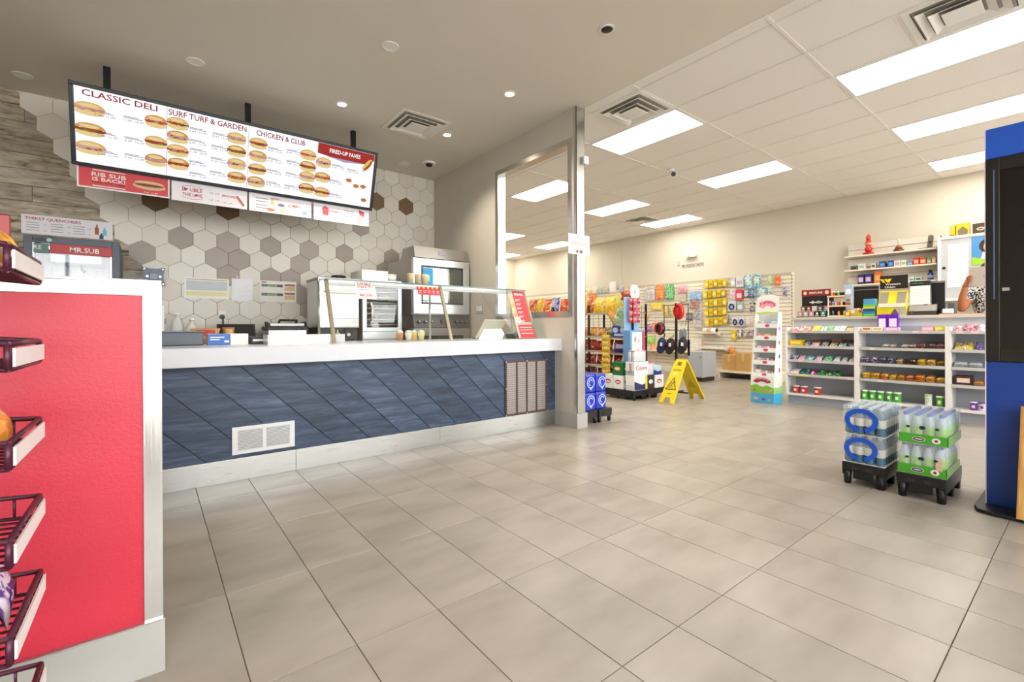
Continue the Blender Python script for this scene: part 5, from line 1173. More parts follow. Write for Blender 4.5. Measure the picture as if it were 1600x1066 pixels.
for k, (x0_, z_, c1, c2, lab) in enumerate(((0, .892, '#2a47a8', '#c9d3ef', 'blue cookie multipack with white discs on the rack end'), (0, .633, '#4a3b92', '#d0c6ea', 'purple cookie bag below the blue multipack'))):
    pa, pb = at(958, 535, x=XG - .10), at(984, 535, x=XG - .10)
    t = thing('cookie_multipack', lab, 'multipack', (XG - .1, (pa.y + pb.y) / 2, z_))
    part('shelf_tray', MB().box(XG - .20, XG - .0062, pb.y, pa.y, z_ - .03, z_ - .012), SHF, t)
    fr = FX(XG - .1, (pa.y + pb.y) / 2, z_ - .0115); w = pa.y - pb.y
    if k == 0:
        part('wrap', MB().fbox(fr, -w * .46, w * .46, 0, .2, -.05, .05), mat(c1, .3), t, .015)
        part('print', MB().ell(fr, -w * .24, .12, .055, .045, .05, .052).ell(fr, w * .2, .12, .055, .045, .05, .052).fbox(fr, -w * .3, w * .3, .02, .06, .05, .0515), mat(c2, .4), t)
    else:
        part('wrap', MB().pillow(fr, w * .9, .17, .09, m=0, m2=1, seed=77), [mat(c1, .3), mat(c2, .4)], t)

# ================================================================== STACKS ON BLACK DISPLAY PALLETS
BP = mat('#121214', .45, 0, .1)
def pallet(x0, x1, y0, y1, h, label):
    t = thing('display_pallet', label, 'pallet', ((x0 + x1) / 2, (y0 + y1) / 2, 0))
    part('deck', MB().box(x0, x1, y0, y1, h - .055, h), BP, t, .004)
    nx, ny = (3, 2) if x1 - x0 > y1 - y0 else (2, 3)
    for i in range(nx):
        for j in range(ny):
            cx = x0 + .025 + (x1 - x0 - .05) * i / (nx - 1); cy = y0 + .025 + (y1 - y0 - .05) * j / (ny - 1)
            part('leg', MB().cyl((cx, cy, 0), (cx, cy, h - .055), .020, .025, n=6), BP, t)
    mb = MB()
    mb.box(x0 + .004, x1 - .004, y0 + .002, y0 + .01, h * .42, h - .055); mb.box(x0 + .004, x1 - .004, y1 - .01, y1 - .002, h * .42, h - .055)
    mb.box(x0 + .002, x0 + .01, y0 + .06, y1 - .06, h * .3, h - .055)
    part('skirt', mb, BP, t)
    for q in (.3, .62): part('hand_slot', MB().box(x0 - .001, x0 + .001, y0 + (y1 - y0) * q, y0 + (y1 - y0) * (q + .14), h * .72, h * .84), mat('#2e2e33', .6), t)
    return t
bottle_cache = {}
def bottle_mesh(r, h, lab, cap, body):
    k = (r, h, lab, cap, body)
    if k not in bottle_cache:
        prof = [(r * .85, 0), (r, .012), (r * .94, h * .22), (r, h * .30), (r, h * .58), (r * .93, h * .64), (r * .97, h * .70), (r * .5, h * .88), (r * .42, h * .9), (r * .45, h * .91), (r * .45, h)]
        bottle_cache[k] = MB().lathe(prof, n=10, mats=[0, 0, 0, 1, 0, 0, 0, 0, 2, 2]).mesh([mat(body, .12, 0, .04, 9, 0, 0, .62), mat(lab, .4), mat(cap, .4)])
    return bottle_cache[k]
def water_case(x0, y0, z0, nx, ny, label, style):
    r, h, pt = .0268, .182, .0555
    x1, y1 = x0 + nx * pt, y0 + ny * pt
    t = thing('water_case', label, 'water case', ((x0 + x1) / 2, (y0 + y1) / 2, z0))
    bmh = bottle_mesh(r, h, '#8cc63f', '#2f55b8', '#cfe3ea') if style == 'g' else bottle_mesh(r, h, '#cfc8bd', '#c3d3dc', '#5f86a0')
    for i in range(nx):
        for j in range(ny): link('bottle', bmh, t, Vector((x0 + (i + .5) * pt, y0 + (j + .5) * pt, z0 + .003)) - Vector(t.location))
    film = mat('#eef4f8', .1, 0, .05, 30, .15, 0, .16)
    mb = MB(); mb.box(x0 - .003, x0 - .001, y0, y1, z0 + .06, z0 + h + .004); mb.box(x1 + .001, x1 + .003, y0, y1, z0 + .06, z0 + h + .004); mb.box(x0, x1, y0 - .003, y0 - .001, z0 + .06, z0 + h + .004); mb.box(x0, x1, y1 + .001, y1 + .003, z0 + .06, z0 + h + .004); mb.box(x0, x1, y0, y1, z0 + h + .004, z0 + h + .006)
    part('shrink_film', mb, film, t)
    mb = MB(); mb.box(x0 - .003, x1 + .003, y0 - .003, y1 + .003, z0, z0 + .0025)
    part('base_sheet', mb, WHITE, t)
    fr = FX(x0 - .0035, (y0 + y1) / 2, z0); w = y1 - y0
    if style == 'g':
        mb = MB(); mb.box(x0 - .0035, x1 + .0035, y0 - .0045, y0 - .0033, z0 + .002, z0 + .058); mb.box(x0 - .0045, x0 - .0033, y0, y1, z0 + .002, z0 + .058)
        part('green_band', mb, mat('#4aa32c', .3), t)
        mb = MB(); mb.ell(fr, -w * .08, .03, .03, .014, .0012, .002, 1); mb.ell(fr, -w * .08, .03, .027, .0115, .002, .0026, 0); mb.ell(fr, w * .28, .03, .02, .017, .0012, .002, 1)
        mb.ell(fr, w * .28, .03, .008, .008, .002, .0026, 2)
        part('brand_badge', mb, [mat('#241f45', .4), mat('#efe6d5', .4), mat('#7a2a5a', .4)], t)
        part('badge_script', MB().ell(fr, -w * .08, .0305, .019, .0035, .0026, .003), mat('#e6dfee', .4), t)
        mb = MB()
        for a, s_ in ((-w * .3, .8), (.0, 1.2), (w * .3, .8)): mb.ell(fr, a, .1, .012 * s_, .009 * s_, .001, .002, 0)
        part('dark_mark', mb, mat('#1c2547', .4), t)
    else:
        mb = MB(); mb.ring(fr, -w * .06, .095, .092, .078, .03, .001, .0025, n=28, t0=-math.pi * .42, t1=math.pi * 1.46)
        part('blue_ring_print', mb, mat('#1b55c4', .35), t)
    return t
pallet(3.655, 4.13, .845, 1.075, .145, 'black display pallet under the cases with blue ring print')
pallet(3.64, 4.13, .555, .785, .145, 'black display pallet under the green banded water cases')
water_case(3.665, .849, .146, 7, 4, 'lower case of clear water bottles with blue ring print', 'b'); water_case(3.665, .845, .146 + .189, 7, 4, 'upper case of clear water bottles with blue ring print', 'b')
water_case(3.665, .560, .146, 7, 4, 'lower green banded case of water bottles', 'g'); water_case(3.660, .553, .146 + .189, 7, 4, 'upper green banded case of water bottles', 'g')
part('price_sticker', MB().box(3.6595, 3.6605, .575, .605, .19, .26), mat('#d6b79c', .6), bpy.data.objects['water_case.002'])
# blue shrink wrapped packs by the column
pallet(3.645, 3.865, 3.41, 3.86, .145, 'black display pallet half hidden by the steel column'); pallet(3.875, 4.09, 3.40, 3.86, .145, 'black display pallet under the outer blue packs')
BW = mat('#2438b4', .2, 0, .25, 14, .25)
for ix, (xa, xb) in enumerate(((3.655, 3.835), (3.845, 4.01))):
    for iz in range(2):
        z0 = .146 + iz * .196
        t = thing('blue_pack', '%s blue shrink-wrapped pack %s' % (('lower', 'upper')[iz], ('next to the steel column', 'on the outer pallet by the column')[ix]), 'pack', ((xa + xb) / 2, 3.6, z0))
        part('wrap', MB().box(xa, xb, 3.415, 3.80, z0, z0 + .192), BW, t, .022)
        fr = FY((xa + xb) / 2, 3.4145, z0); mb = MB(); mb.ring(fr, .012, .105, .06, .06, .01, 0, .002, n=20); mb.ring(fr, .012, .105, .035, .036, .009, 0, .002, n=16, t0=.5, t1=4.5); mb.poly(fr, [(-.01, .05), (.04, .05), (.015, .02)][::-1], 0, .002)
        part('white_print', mb, mat('#b9c6f2', .3), t)
p = at(925, 585, y=3.95)
t = thing('blue_display_box', 'plain sky blue display box behind the blue packs', 'box', (3.9, 4.05, 0))
part('panel', MB().poly(FY(0, 3.95, 0), [(3.80, 0), (4.13, 0), (4.13, .80), (3.80, .86)], -.16, 0), mat('#4a8fd6', .4), t, .003); part('side_edge', MB().box(4.1305, 4.134, 3.952, 4.105, .01, .79), mat('#6aa5dd', .4), t)
# beer island
XI, YI = 5.40, 4.085
pallet(XI, XI + .24, YI, YI + .62, .14, 'black display pallet at the corner of the beer island'); pallet(XI + .25, XI + .49, YI, YI + .33, .14, 'black display pallet in the middle of the beer island'); pallet(XI + .50, XI + .78, YI, YI + .33, .14, 'black display pallet at the far end of the beer island')
def beer(name, x0, x1, y0, y1, z0, z1, c, label, cat='beer case', cf=None, cl=None, words=None, wc=None, logo=None):
    t = thing(name, label, cat, ((x0 + x1) / 2, (y0 + y1) / 2, z0))
    part('carton', MB().box(x0, x1, y0, y1, z0, z1), mat(c, .4), t, .003)
    w, h = x1 - x0, z1 - z0; f1 = FY((x0 + x1) / 2, y0, z0); f2 = FX(x0, (y0 + y1) / 2, z0); l = y1 - y0
    if cf:
        part('front_print', MB().poly(f1, [(-w * .48, .004), (w * .48, .004), (w * .48, h * .5), (w * .1, h * .35), (-w * .48, h * .62)], .0002, .001), mat(cf, .4), t)
    if cl: part('side_print', MB().fbox(f2, -l * .48, l * .48, .005, h * .35, .0002, .001), mat(cl, .4), t)
    if words:
        text(t, words, mat(wc, .5), f1, 0, h * .55, h * .32, w * .8, c=.002, slab=True); text(t, words, mat(wc, .5), Fr(f2.o, f2.v, -f2.u), h * .5, 0, l * .4, h * .7, c=.002, slab=True)
    if logo:
        for f_, s_ in ((f1, w), (f2, l)): part('oval_logo', MB().ell(f_, 0, h * .52, s_ * .3, h * .16, .0002, .0014).ell(f_, 0, h * .5, s_ * .22, h * .06, .0014, .002, 1), [mat(logo, .4), WHITE], t)
    return t
zI = .14
beer('beer_case', XI + .01, XI + .32, YI + .01, YI + .16, zI, zI + .215, '#e9e8e6', 'white beer case with navy and yellow print at the island corner', cf='#2b2f66', cl='#c9cacb')
part('yellow_end', MB().box(XI + .27, XI + .318, YI + .0085, YI + .0095, zI + .01, zI + .21), mat('#e0cf2a', .4), bpy.data.objects['beer_case'])
beer('beer_case', XI + .015, XI + .235, YI + .215, YI + .39, zI, zI + .2, '#ecebea', 'white beer case with red oval, nearer of the pair on the island side', logo='#b33a32')
beer('beer_case', XI + .015, XI + .235, YI + .40, YI + .58, zI, zI + .2, '#e9e8e7', 'white beer case with red oval, farther of the pair on the island side', logo='#a9443c')
beer('beer_case', XI + .02, XI + .235, YI + .225, YI + .41, zI + .2, zI + .39, '#17693a', 'green beer case on top of the white one', logo='#d9b13c')
beer('beer_case', XI + .01, XI + .335, YI + .005, YI + .16, zI + .215, zI + .41, '#dfe6e6', 'tall white beer case with red Coors script at the island corner', cl='#9fb4ba', words='Coors', wc='#b42f3a')
def cans(x0, y0, z0, nx, ny, r, h, c, label, c2='#dfe3ea'):
    t = thing('can_pack', label, 'can pack', (x0 + nx * r, y0 + ny * r, z0))
    me = MB().lathe([(r * .85, 0), (r, .008), (r, h * .9), (r * .8, h * .97), (r * .8, h)], n=10, mats=[2, 0, 1, 2]).mesh([mat(c, .3, .3), mat(c2, .3, .3), STEEL])
    for i in range(nx):
        for j in range(ny): link('can', me, t, Vector((x0 + (2 * i + 1) * r, y0 + (2 * j + 1) * r, z0)) - Vector(t.location))
    part('pack_film', MB().box(x0, x0 + 2 * nx * r, y0 - .001, y0, z0 + .01, z0 + h), mat('#f3f4f7', .1, 0, .05, 9, 0, 0, .3), t)
cans(XI + .02, YI + .01, zI + .41, 4, 2, .033, .16, '#cfd8e3', 'silver can pack standing on the tall Coors case', '#c9586a')
cans(XI + .02, YI + .165, zI, 1, 1, .02, .21, '#2a2a2c', 'slim black can between the white cases') if False else None
beer('beer_case', XI + .335, XI + .50, YI + .02, YI + .2, zI, zI + .2, '#2d2f38', 'dark case with white can pictures beside the corner case', logo='#dfe5ee')
cans(XI + .345, YI + .02, zI + .2, 2, 2, .034, .17, '#d9d7df', 'pale can pack over the dark case', '#b9a8b8')
beer('beer_case', XI + .52, XI + .74, YI + .02, YI + .2, zI, zI + .19, '#e8e8ea', 'white beer case with red oval behind the caution sign', logo='#b8483f')
beer('beer_case', XI + .50, XI + .70, YI + .03, YI + .2, zI + .19, zI + .33, '#b9d0e6', 'pale blue and navy case on the white case', cf='#20338a')
beer('beer_case', XI + .50, XI + .74, YI + .21, YI + .32, zI, zI + .36, '#d2486a', 'pink red case at the back of the beer island', cl='#e9a0a8')
t = thing('tall_can', 'tall red drink can standing on the back of the island', 'can', (XI + .40, YI + .27, zI)); part('riser', MB().box(XI + .33, XI + .47, YI + .21, YI + .325, zI, zI + .30), mat('#4b3a55', .5), t); part('can', MB().lathe([(.036, 0), (.042, .01), (.042, .20), (.032, .22)], (XI + .40, YI + .27, zI + .30), 14), mat('#c2242b', .3, .2), t)
# tall counter display with round topper
x0, x1, yd = 5.74, 6.09, 4.44
t = thing('display_stand', 'tall blue and white card display with round topper and red packets', 'display stand', ((x0 + x1) / 2, yd + .1, 0))
kx = yd / 4.4
x0, x1 = at(985, 500, y=yd).x, at(1008, 500, y=yd).x
part('body', MB().box(x0, x1, yd, yd + .14, 0, 1.0), mat('#6f9fd0', .5), t, .003)
fr = FY((x0 + x1) / 2, yd, 0); w = x1 - x0
part('back_panel', MB().box(x0, x1, yd + .12, yd + .13, 1.0, 1.52), mat('#8fb0d8', .5), t)
part('white_panel', MB().fbox(fr, -w * .4, w * .25, .62, .97, .0003, .003).fbox(fr, -w * .48, w * .48, .42, .56, .0003, .003, 1).fbox(fr, w * .3, w * .48, .6, .98, .0003, .0025, 2), [WHITE, mat('#4f7fc4', .5), mat('#c2485a', .5)], t)
part('shoe_picture', MB().ell(fr, -w * .2, .86, .02, .05, .003, .004, 0).ell(fr, w * .05, .84, .02, .045, .003, .004, 1).poly(fr, [(-w * .3, .63), (w * .2, .63), (0, .72)], .003, .004, 2), [mat('#8a7f86', .5), mat('#b9b6bd', .5), mat('#c78a93', .5)], t)
p = at(992, 456.5, y=yd + .11); part('round_topper', MB().cyl((p.x, yd + .119, p.z), (p.x, yd + .11, p.z), .115, n=28), WHITE, t); part('topper_mark', MB().cyl((p.x, yd + .11, p.z), (p.x, yd + .108, p.z), .03, n=14), mat('#c79aa0', .5), t)
part('stem', MB().box((x0 + x1) / 2 - .015, (x0 + x1) / 2 + .015, yd + .085, yd + .105, 1.0, 1.5), BLACK, t)
for r in range(4):
    for c in range(3):
        bx = (x0 + x1) / 2 + (c - 1) * .095; z = 1.12 + r * .10
        part('packet', MB().pillow(FY(bx, yd + .06, z), .085, .085, .035, 4, 4, 0, 1, seed=r * 3 + c), [mat(('#c22f45', '#d85a4a', '#a82a55')[(r + c) % 3], .35), mat('#efb0a4', .4)], t)
# cap rack
XK = 6.62
t = thing('cap_rack', 'black wire floor rack for caps and sunglasses', 'rack', (XK + .08, 4.2, 0))
part('pole', MB().box(XK, XK + .03, 4.185, 4.215, 0, 1.43), BLACK, t)
part('foot', MB().box(XK - .18, XK + .2, 4.185, 4.215, 0, .02).box(XK, XK + .03, 4.0, 4.4, 0, .02), BLACK, t)
mb = MB()
for y in (3.99, 4.42): mb.cyl((XK + .015, y, .82), (XK + .015, y, 1.42), .007, n=6)
for z in (.84, 1.13, 1.40): mb.cyl((XK + .015, 3.97, z), (XK + .015, 4.44, z), .006, n=6)
part('wire_frame', mb, BLACK, t)
for y in (4.02, 4.3, 4.42): part('cap_hook', MB().tube([(XK + .01, y, 1.0 if y != 4.42 else 1.0), (XK - .07, y, 1.02)], .005), BLACK, t)
part('hook_rail', MB().cyl((XK + .01, 3.97, 1.0), (XK + .01, 4.44, 1.0), .006, n=6), BLACK, t)
def cap(px, py, c, c2, label):
    p = at(px, py, x=XK - .05); o = Vector((XK - .085, p.y, p.z)); t = thing('cap', label, 'cap', o - Vector((0, 0, .13)))
    part('crown', MB().sphere(o, .065, .078, .12, 14), mat(c, .7), t)
    fr = FX(o.x - .055, o.y, o.z - .06); part('brim', MB().ell(fr, 0, -.01, .07, .075, -.01, .0, 0, 16), mat(c2, .6), t)
    part('price_tag', MB().fbox(Fr((o.x - .071, o.y, o.z), (0, -1, 0), (0, 0, 1)), .01, .05, -.02, .035, -.002, .002), WHITE, t)
    part('strap_loop', MB().tube([o + Vector((.03, -.02, .11)), o + Vector((.09, 0, .17)), o + Vector((.03, .02, .11))], .004), BLACK, t)
cap(1036.5, 538.5, '#27365a', '#202c4a', 'navy blue cap hanging on the cap rack'); cap(1050, 539.5, '#2b1f20', '#231a1b', 'brown black cap beside the navy one'); cap(1069, 538.5, '#1d1d20', '#26262a', 'black cap with hanging strap at the rack end')
def blob(px, py, px2, py2, c, name, label, cat, c2='#eeeeee', x=XK - .08):
    a, b = at(px, py, x=x), at(px2, py2, x=x); o = (a + b) / 2; ry, rz = abs(a.y - b.y) / 2, abs(a.z - b.z) / 2
    t = thing(name, label, cat, (o.x, o.y, o.z - rz)); part('shell', MB().sphere(o, .06, ry, rz, 16), mat(c, .3), t)
    part('trim', MB().ring(Fr((o.x - .03, o.y, o.z), (0, -1, 0), (0, 0, 1)), 0, 0, ry * .8, rz * .8, .02, 0, .03), mat(c2, .4), t); part('hook', MB().cyl((o.x, o.y, o.z + rz * .9), (XK + .015, o.y, o.z + rz * .9 + .02), .004, n=5), BLACK, t)
blob(1053.5, 474, 1069, 500, '#d0231f', 'red_helmet', 'glossy red children\'s helmet on the cap rack', 'helmet', '#a81a18'); blob(1024, 503, 1039, 524, '#2a2326', 'headset', 'black and red headset hanging beside the cap rack', 'headset', '#b03038')
for k, px in enumerate((1064, 1070)):
    p = at(px, 522, x=XK - .03); t = thing('slipper_pack', '%s pack of grey insoles hanging on the cap rack' % ('first' if k == 0 else 'second'), 'insole', (XK - .03, p.y, p.z - .12)); part('insole', MB().ell(FX(XK - .03, p.y, p.z), 0, -.02, .03, .10, -.008, .008), mat('#8b949c', .6), t); part('card', MB().fbox(FX(XK - .03, p.y, p.z), -.03, .03, .06, .13, -.004, .004), WHITE, t); part('hook', MB().cyl((XK - .03, p.y, p.z + .12), (XK + .015, p.y, 1.13), .004, n=5), BLACK, t)
part('dark_tag', MB().box(XK + .0, XK + .006, at(1076, 540, x=XK).y - .018, at(1076, 540, x=XK).y + .018, .60, .845), BLACK, bpy.data.objects['cap_rack'])
# caution sign
ZA = .575; YS0, YS1 = 3.575, 3.785
t = thing('caution_sign', 'yellow folding wet floor caution sign', 'caution sign', (5.95, 3.68, 0))
YEL = mat('#e8cc12', .35, 0, .05)
def leaf(xb, xt):
    n = Fr((xb, (YS0 + YS1) / 2, 0), (0, -1, 0), (xt - xb, 0, ZA)); return n, math.hypot(xt - xb, ZA)
fa, L1 = leaf(5.56, 5.935)
def leafmesh(fr, L, sg):
    mb = MB(); wb, wt = .115, .088; c0, c1 = (-.012, .012)
    prof = [(-wb, 0), (-wb + .055, 0), (-wb + .075, L * .13), (wb - .075, L * .13), (wb - .055, 0), (wb, 0), (wt, L * .9), (wt - .03, L), (-wt + .03, L), (-wt, L * .9)]
    # split into convex pieces
    mb.poly(fr, [(-wb, 0), (-wb + .055, 0), (-wb + .075, L * .13), (-wb + (wb - wt) * .145, L * .13)], c0, c1); mb.poly(fr, [(wb - .055, 0), (wb, 0), (wb - (wb - wt) * .145, L * .13), (wb - .075, L * .13)], c0, c1)
    wm = wb - (wb - wt) * .145
    mb.poly(fr, [(-wm, L * .13), (wm, L * .13), (wt, L * .86), (-wt, L * .86)], c0, c1)
    for s_ in (-1, 1): mb.poly(fr, sorted([(s_ * .035, L * .86), (s_ * wt, L * .86), (s_ * wt, L * .94), (s_ * (wt - .02), L), (s_ * .035, L)], key=lambda q: math.atan2(q[1] - L * .93, q[0] - s_ * .06)), c0, c1)
    mb.poly(fr, [(-.035, L * .95), (.035, L * .95), (.035, L), (-.035, L)], c0, c1)
    return mb
part('front_leaf', leafmesh(fa, L1, 1), YEL, t, .002)
fb = Fr((6.36, (YS0 + YS1) / 2, 0), (0, -1, 0), (5.965 - 6.36, 0, ZA)); L2 = math.hypot(.395, ZA)
part('rear_leaf', leafmesh(fb, L2, 1), mat('#d9bc10', .35, 0, .05), t, .002)
part('hinge', MB().cyl((5.95, YS0 + .02, ZA), (5.95, YS1 - .02, ZA), .014, n=10), YEL, t)
for fr, L, nm in ((fa, L1, 'front'),):
    f2 = Fr(fr.p(0, 0, .0122), fr.u, fr.v)
    text(t, 'CAUTION', mat('#a38c12', .5), f2, 0, L * .76, .028, .13, slab=True)
    tri = [(-.085, L * .30), (.085, L * .30), (0, L * .60)]
    part('warning_triangle', MB().poly(f2, tri, 0, .001, 0).poly(f2, [(-.066, L * .318), (.066, L * .318), (0, L * .555)], .001, .0016, 1), [BLACK, mat('#dfc314', .4)], t)
    mb = MB(); mb.ell(f2, .012, L * .475, .011, .011, .0016, .0024); 
    for p0, p1 in (((.006, .455), (-.012, .40)), ((-.012, .40), (.018, .375)), ((-.012, .40), (-.032, .345)), ((.004, .445), (.03, .43)), ((.004, .445), (-.028, .455)), ((-.03, .34), (.035, .335))): mb.tube([f2.p(p0[0], L * p0[1], .002), f2.p(p1[0], L * p1[1], .002)], .004, 5)
    part('slipping_figure', mb, BLACK, t)
    part('floor_mark', MB().fbox(f2, -.03, .03, L * .2, L * .225, 0, .001), mat('#8f7c14', .5), t)
    part('pale_patch', MB().fbox(f2, -.045, .03, L * .65, L * .70, 0, .0008), mat('#f0e28a', .5), t)  # pale patch below the wording
part('rear_triangle', MB().poly(Fr(fb.p(0, 0, .0122), fb.u, fb.v), [(-.07, L2 * .3), (.07, L2 * .3), (0, L2 * .55)], 0, .001), mat('#b79f12', .5), t)

# ================================================================== CANDY DISPLAY STAND
x0, y0, y1 = 6.60, 2.715, 3.02
MINT, CW = mat('#bfe3d6', .45), mat('#eef3ef', .45)
cd = thing('candy_stand', 'tall white and mint candy display stand with pink lettering', 'display stand', (6.72, 2.87, 0))
yc, w = (y0 + y1) / 2, y1 - y0
fr = FX(x0, yc, 0)
part('base_box', MB().box(x0, x0 + .26, y0, y1, 0, .375), mat('#e8efe6', .5), cd, .003)
mb = MB(); mb.fbox(fr, -w / 2 + .001, w / 2 - .001, .002, .135, .0003, .0015, 0); mb.poly(fr, [(-w / 2 + .001, .135), (w / 2 - .001, .135), (w / 2 - .001, .21), (w * .2, .25), (0, .22), (-w * .25, .255), (-w / 2 + .001, .23)], .0003, .0015, 1)
part('front_artwork', mb, [mat('#54a9dc', .4), mat('#86bf3f', .4, 0, .2, 25)], cd)
mb = MB(); f2 = Fr((x0, y0, 0), (1, 0, 0), (0, 0, 1)); mb.fbox(f2, .001, .259, .002, .135, .0003, .0015, 0); mb.poly(f2, [(.001, .135), (.259, .135), (.259, .24), (.12, .21), (.001, .23)], .0003, .0015, 1)
part('side_artwork', mb, [mat('#3fb6e6', .4), mat('#9ccf7c', .4)], cd)
for k, (a, b, r, c) in enumerate(((-.08, .06, .03, '#e3b26c'), (.02, .055, .025, '#7a4aa6'), (.09, .05, .018, '#b5d06a'), (-.1, .17, .022, '#b34a72'), (.05, .17, .02, '#d98a5c'), (.11, .18, .018, '#e3a4b8'), (0, .21, .014, '#d56a3c'))):
    part('printed_sweet', MB().ell(fr, a, b, r, r * .6, .0015, .0025, n=12), mat(c, .4), cd)
PINK, PINKD = mat('#d8476e', .4), mat('#a52a55', .4)
part('logo_arch', MB().ring(Fr((x0 - .0016, yc, .26), (0, -1, 0), (0, 0, 1)), 0, 0, .125, .09, .055, 0, .0008, n=18, t0=.35, t1=math.pi - .35), PINKD, cd)  # dark pink printed arch behind the lettering
text(cd, 'Yummy', mat('#f0b9c8', .4), fr, 0, .318, .055, .19, c=.0035, slab=True, arc=.02)
def xlean(z): return x0 + .02 + (z - .375) * .15
for y in (y0, y1 - .008):
    part('side_panel', MB().poly(Fr((0, y + .008, 0), (1, 0, 0), (0, 0, 1)), [(xlean(.375), .375), (x0 + .258, .375), (x0 + .258, 1.25), (xlean(1.25), 1.25)], 0, .008), CW, cd)
part('back_panel', MB().box(x0 + .252, x0 + .258, y0 + .008, y1 - .008, .375, 1.25), CW, cd)
for k in range(4):
    z = .45 + k * .19; part('side_sweet_print', MB().ell(Fr((x0 + .17, y0, 0), (1, 0, 0), (0, 0, 1)), 0, z, .025, .03, .0003, .0015, n=12), mat(('#b5456f', '#7b5aa8', '#c96a3c', '#d8476e')[k], .4), cd)
CC = (('#e6a2b8', '#f2dbe2', '#8a3a55'), ('#a8577a', '#e9c5d2', '#6a2a48'), ('#c9537f', '#efd5de', '#d98ba6'), ('#d8423f', '#eda59a', '#9cc07a'), ('#d9b5c0', '#8a4a62', '#6ab0d9'))
for k in range(5):
    z = .385 + k * .168; xf = xlean(z)
    tr = part('tier_floor', MB().box(xf, x0 + .25, y0 + .009, y1 - .009, z - .006, z), CW, cd)
    part('tier_lip', MB().box(xf - .006, xf, y0, y1, z - .028, z + .03), CW, tr); part('mint_edge', MB().box(xf - .0065, xf + .001, y0, y1, z + .03, z + .036), MINT, tr)
    part('pink_badge', MB().ell(FX(xf - .0062, yc, z + .005), .02, 0, .032, .021, 0, .0012, n=14), PINK, tr)
    for j in range(3):
        y = y1 - .06 - j * .092; c = CC[k]
        mb = MB().pillow(Fr((xf + .035, y, z + .001), (0, -1, 0), (.5, 0, 1)), .088, .075 - .012 * (j % 2), .045, 4, 5, 0, 1, seed=k * 3 + j); b = mb.base()
        tag(link('candy_bag', mb.mesh([pmat(c[j], c[(j + 1) % 3], 40), pmat(c[(j + 1) % 3], c[j], 50)], 0, b), None, b), 'candy bag on the %s tier up of the candy stand, %s' % (ORD[k], ('by the slat wall side', 'in the middle', 'by the cash counter side')[j]), 'candy bag', 'bags in the candy stand')
hf = Fr((xlean(1.25), yc, 1.225), (0, -1, 0), (.15, 0, 1))
part('header', MB().poly(hf, [(-w / 2, 0), (w / 2, 0), (w / 2 - .01, .24), (.05, .272), (-.05, .272), (-w / 2 + .01, .24)], -.006, 0), WHITE, cd)
part('header_grass', MB().poly(hf, [(-w / 2 + .002, .002), (w / 2 - .002, .002), (w / 2 - .002, .02), (0, .03), (-w / 2 + .002, .022)], .0003, .0012), mat('#b9d65c', .4), cd)
part('header_logo_field', MB().ring(Fr(hf.p(0, .045, .0004), hf.u, hf.v), 0, 0, .13, .145, .075, 0, .001, n=18, t0=.45, t1=math.pi - .45), mat('#f0a3b4', .4), cd)
text(cd, 'Yummy', mat('#c92f56', .4), hf, 0, .125, .075, .22, c=.0032, slab=True, arc=.04)

# ================================================================== CASH COUNTER
XC, XCB, YL, YRR = 6.85, 7.15, 2.668, -.3
GW, GS = mat('#e4e1dc', .4, 0, .02), mat('#a9adb5', .45, 0, .03)
cc = thing('cash_counter', 'white and grey cash counter with open candy shelves in front', 'counter', (7.1, 1.2, 0))
part('kick_panel', MB().box(XC + .06, XCB, YRR, YL - .01, 0, .118), GS, cc)
part('back_panel', MB().box(XCB - .015, XCB, YRR, YL, .118, 1.05), GS, cc)
part('rear_body', MB().box(XCB, 7.48, YRR, YL, 0, 1.14), GS, cc)
part('countertop', MB().box(XCB - .06, 7.56, YRR, YL + .01, 1.14, 1.175), mat('#c9c2b6', .4), cc, .003)
part('top_fascia', MB().box(XCB - .012, XCB, YRR, YL, 1.05, 1.14), mat('#c9cacc', .4), cc)
UP = ((YL - .025, YL), (1.835, 1.885), (1.005, 1.055), (.17, .22), (YRR, YRR + .03))
for a, b in UP: part('upright', MB().box(XC, XCB - .015, a, b, .118, 1.04), GW, cc, .002)
SZ = (.147, .41, .60, .79, .99)
BAY = ((1.885, YL - .025), (1.055, 1.835), (.22, 1.005))
SHC = mat('#bcb9b4', .45)
for a, b in BAY:
    for z in SZ:
        sh = part('shelf', MB().box(XC + .004, XCB - .016, a + .001, b - .001, z - .022, z), GS if z > .2 else GW, cc)
        if z > .2: part('price_rail', MB().box(XC - .004, XC + .004, a + .001, b - .001, z - .03, z + .004), SHC, sh)
        else: part('price_rail', MB().box(XC - .002, XC + .004, a + .001, b - .001, z - .028, z), GW, sh)
def tick(y, z, c='#e6c6bd'): part('price_ticket', MB().box(XC - .0055, XC - .0041, y - .028, y + .028, z - .024, z + .0), mat(c, .6), cc)
for y, z in ((2.55, .99), (2.43, .99), (2.61, .79), (2.12, .79), (2.48, .60), (2.26, .60), (2.6, .41), (1.93, .41), (1.30, .99), (1.22, .99), (1.70, .79), (1.62, .41), (.93, .99), (.82, .99)): tick(y, z)
part('yellow_ticket', MB().box(XC - .0055, XC - .0041, 2.38, 2.58, .388, .41), mat('#e0cf6e', .6), cc)
BN = ('bay by candy stand', 'middle counter bay', 'bay by kiosk'); SN = {.147: 'bottom', .41: 'lowest full', .60: 'third', .79: 'second', .99: 'top'}
cnt = {}
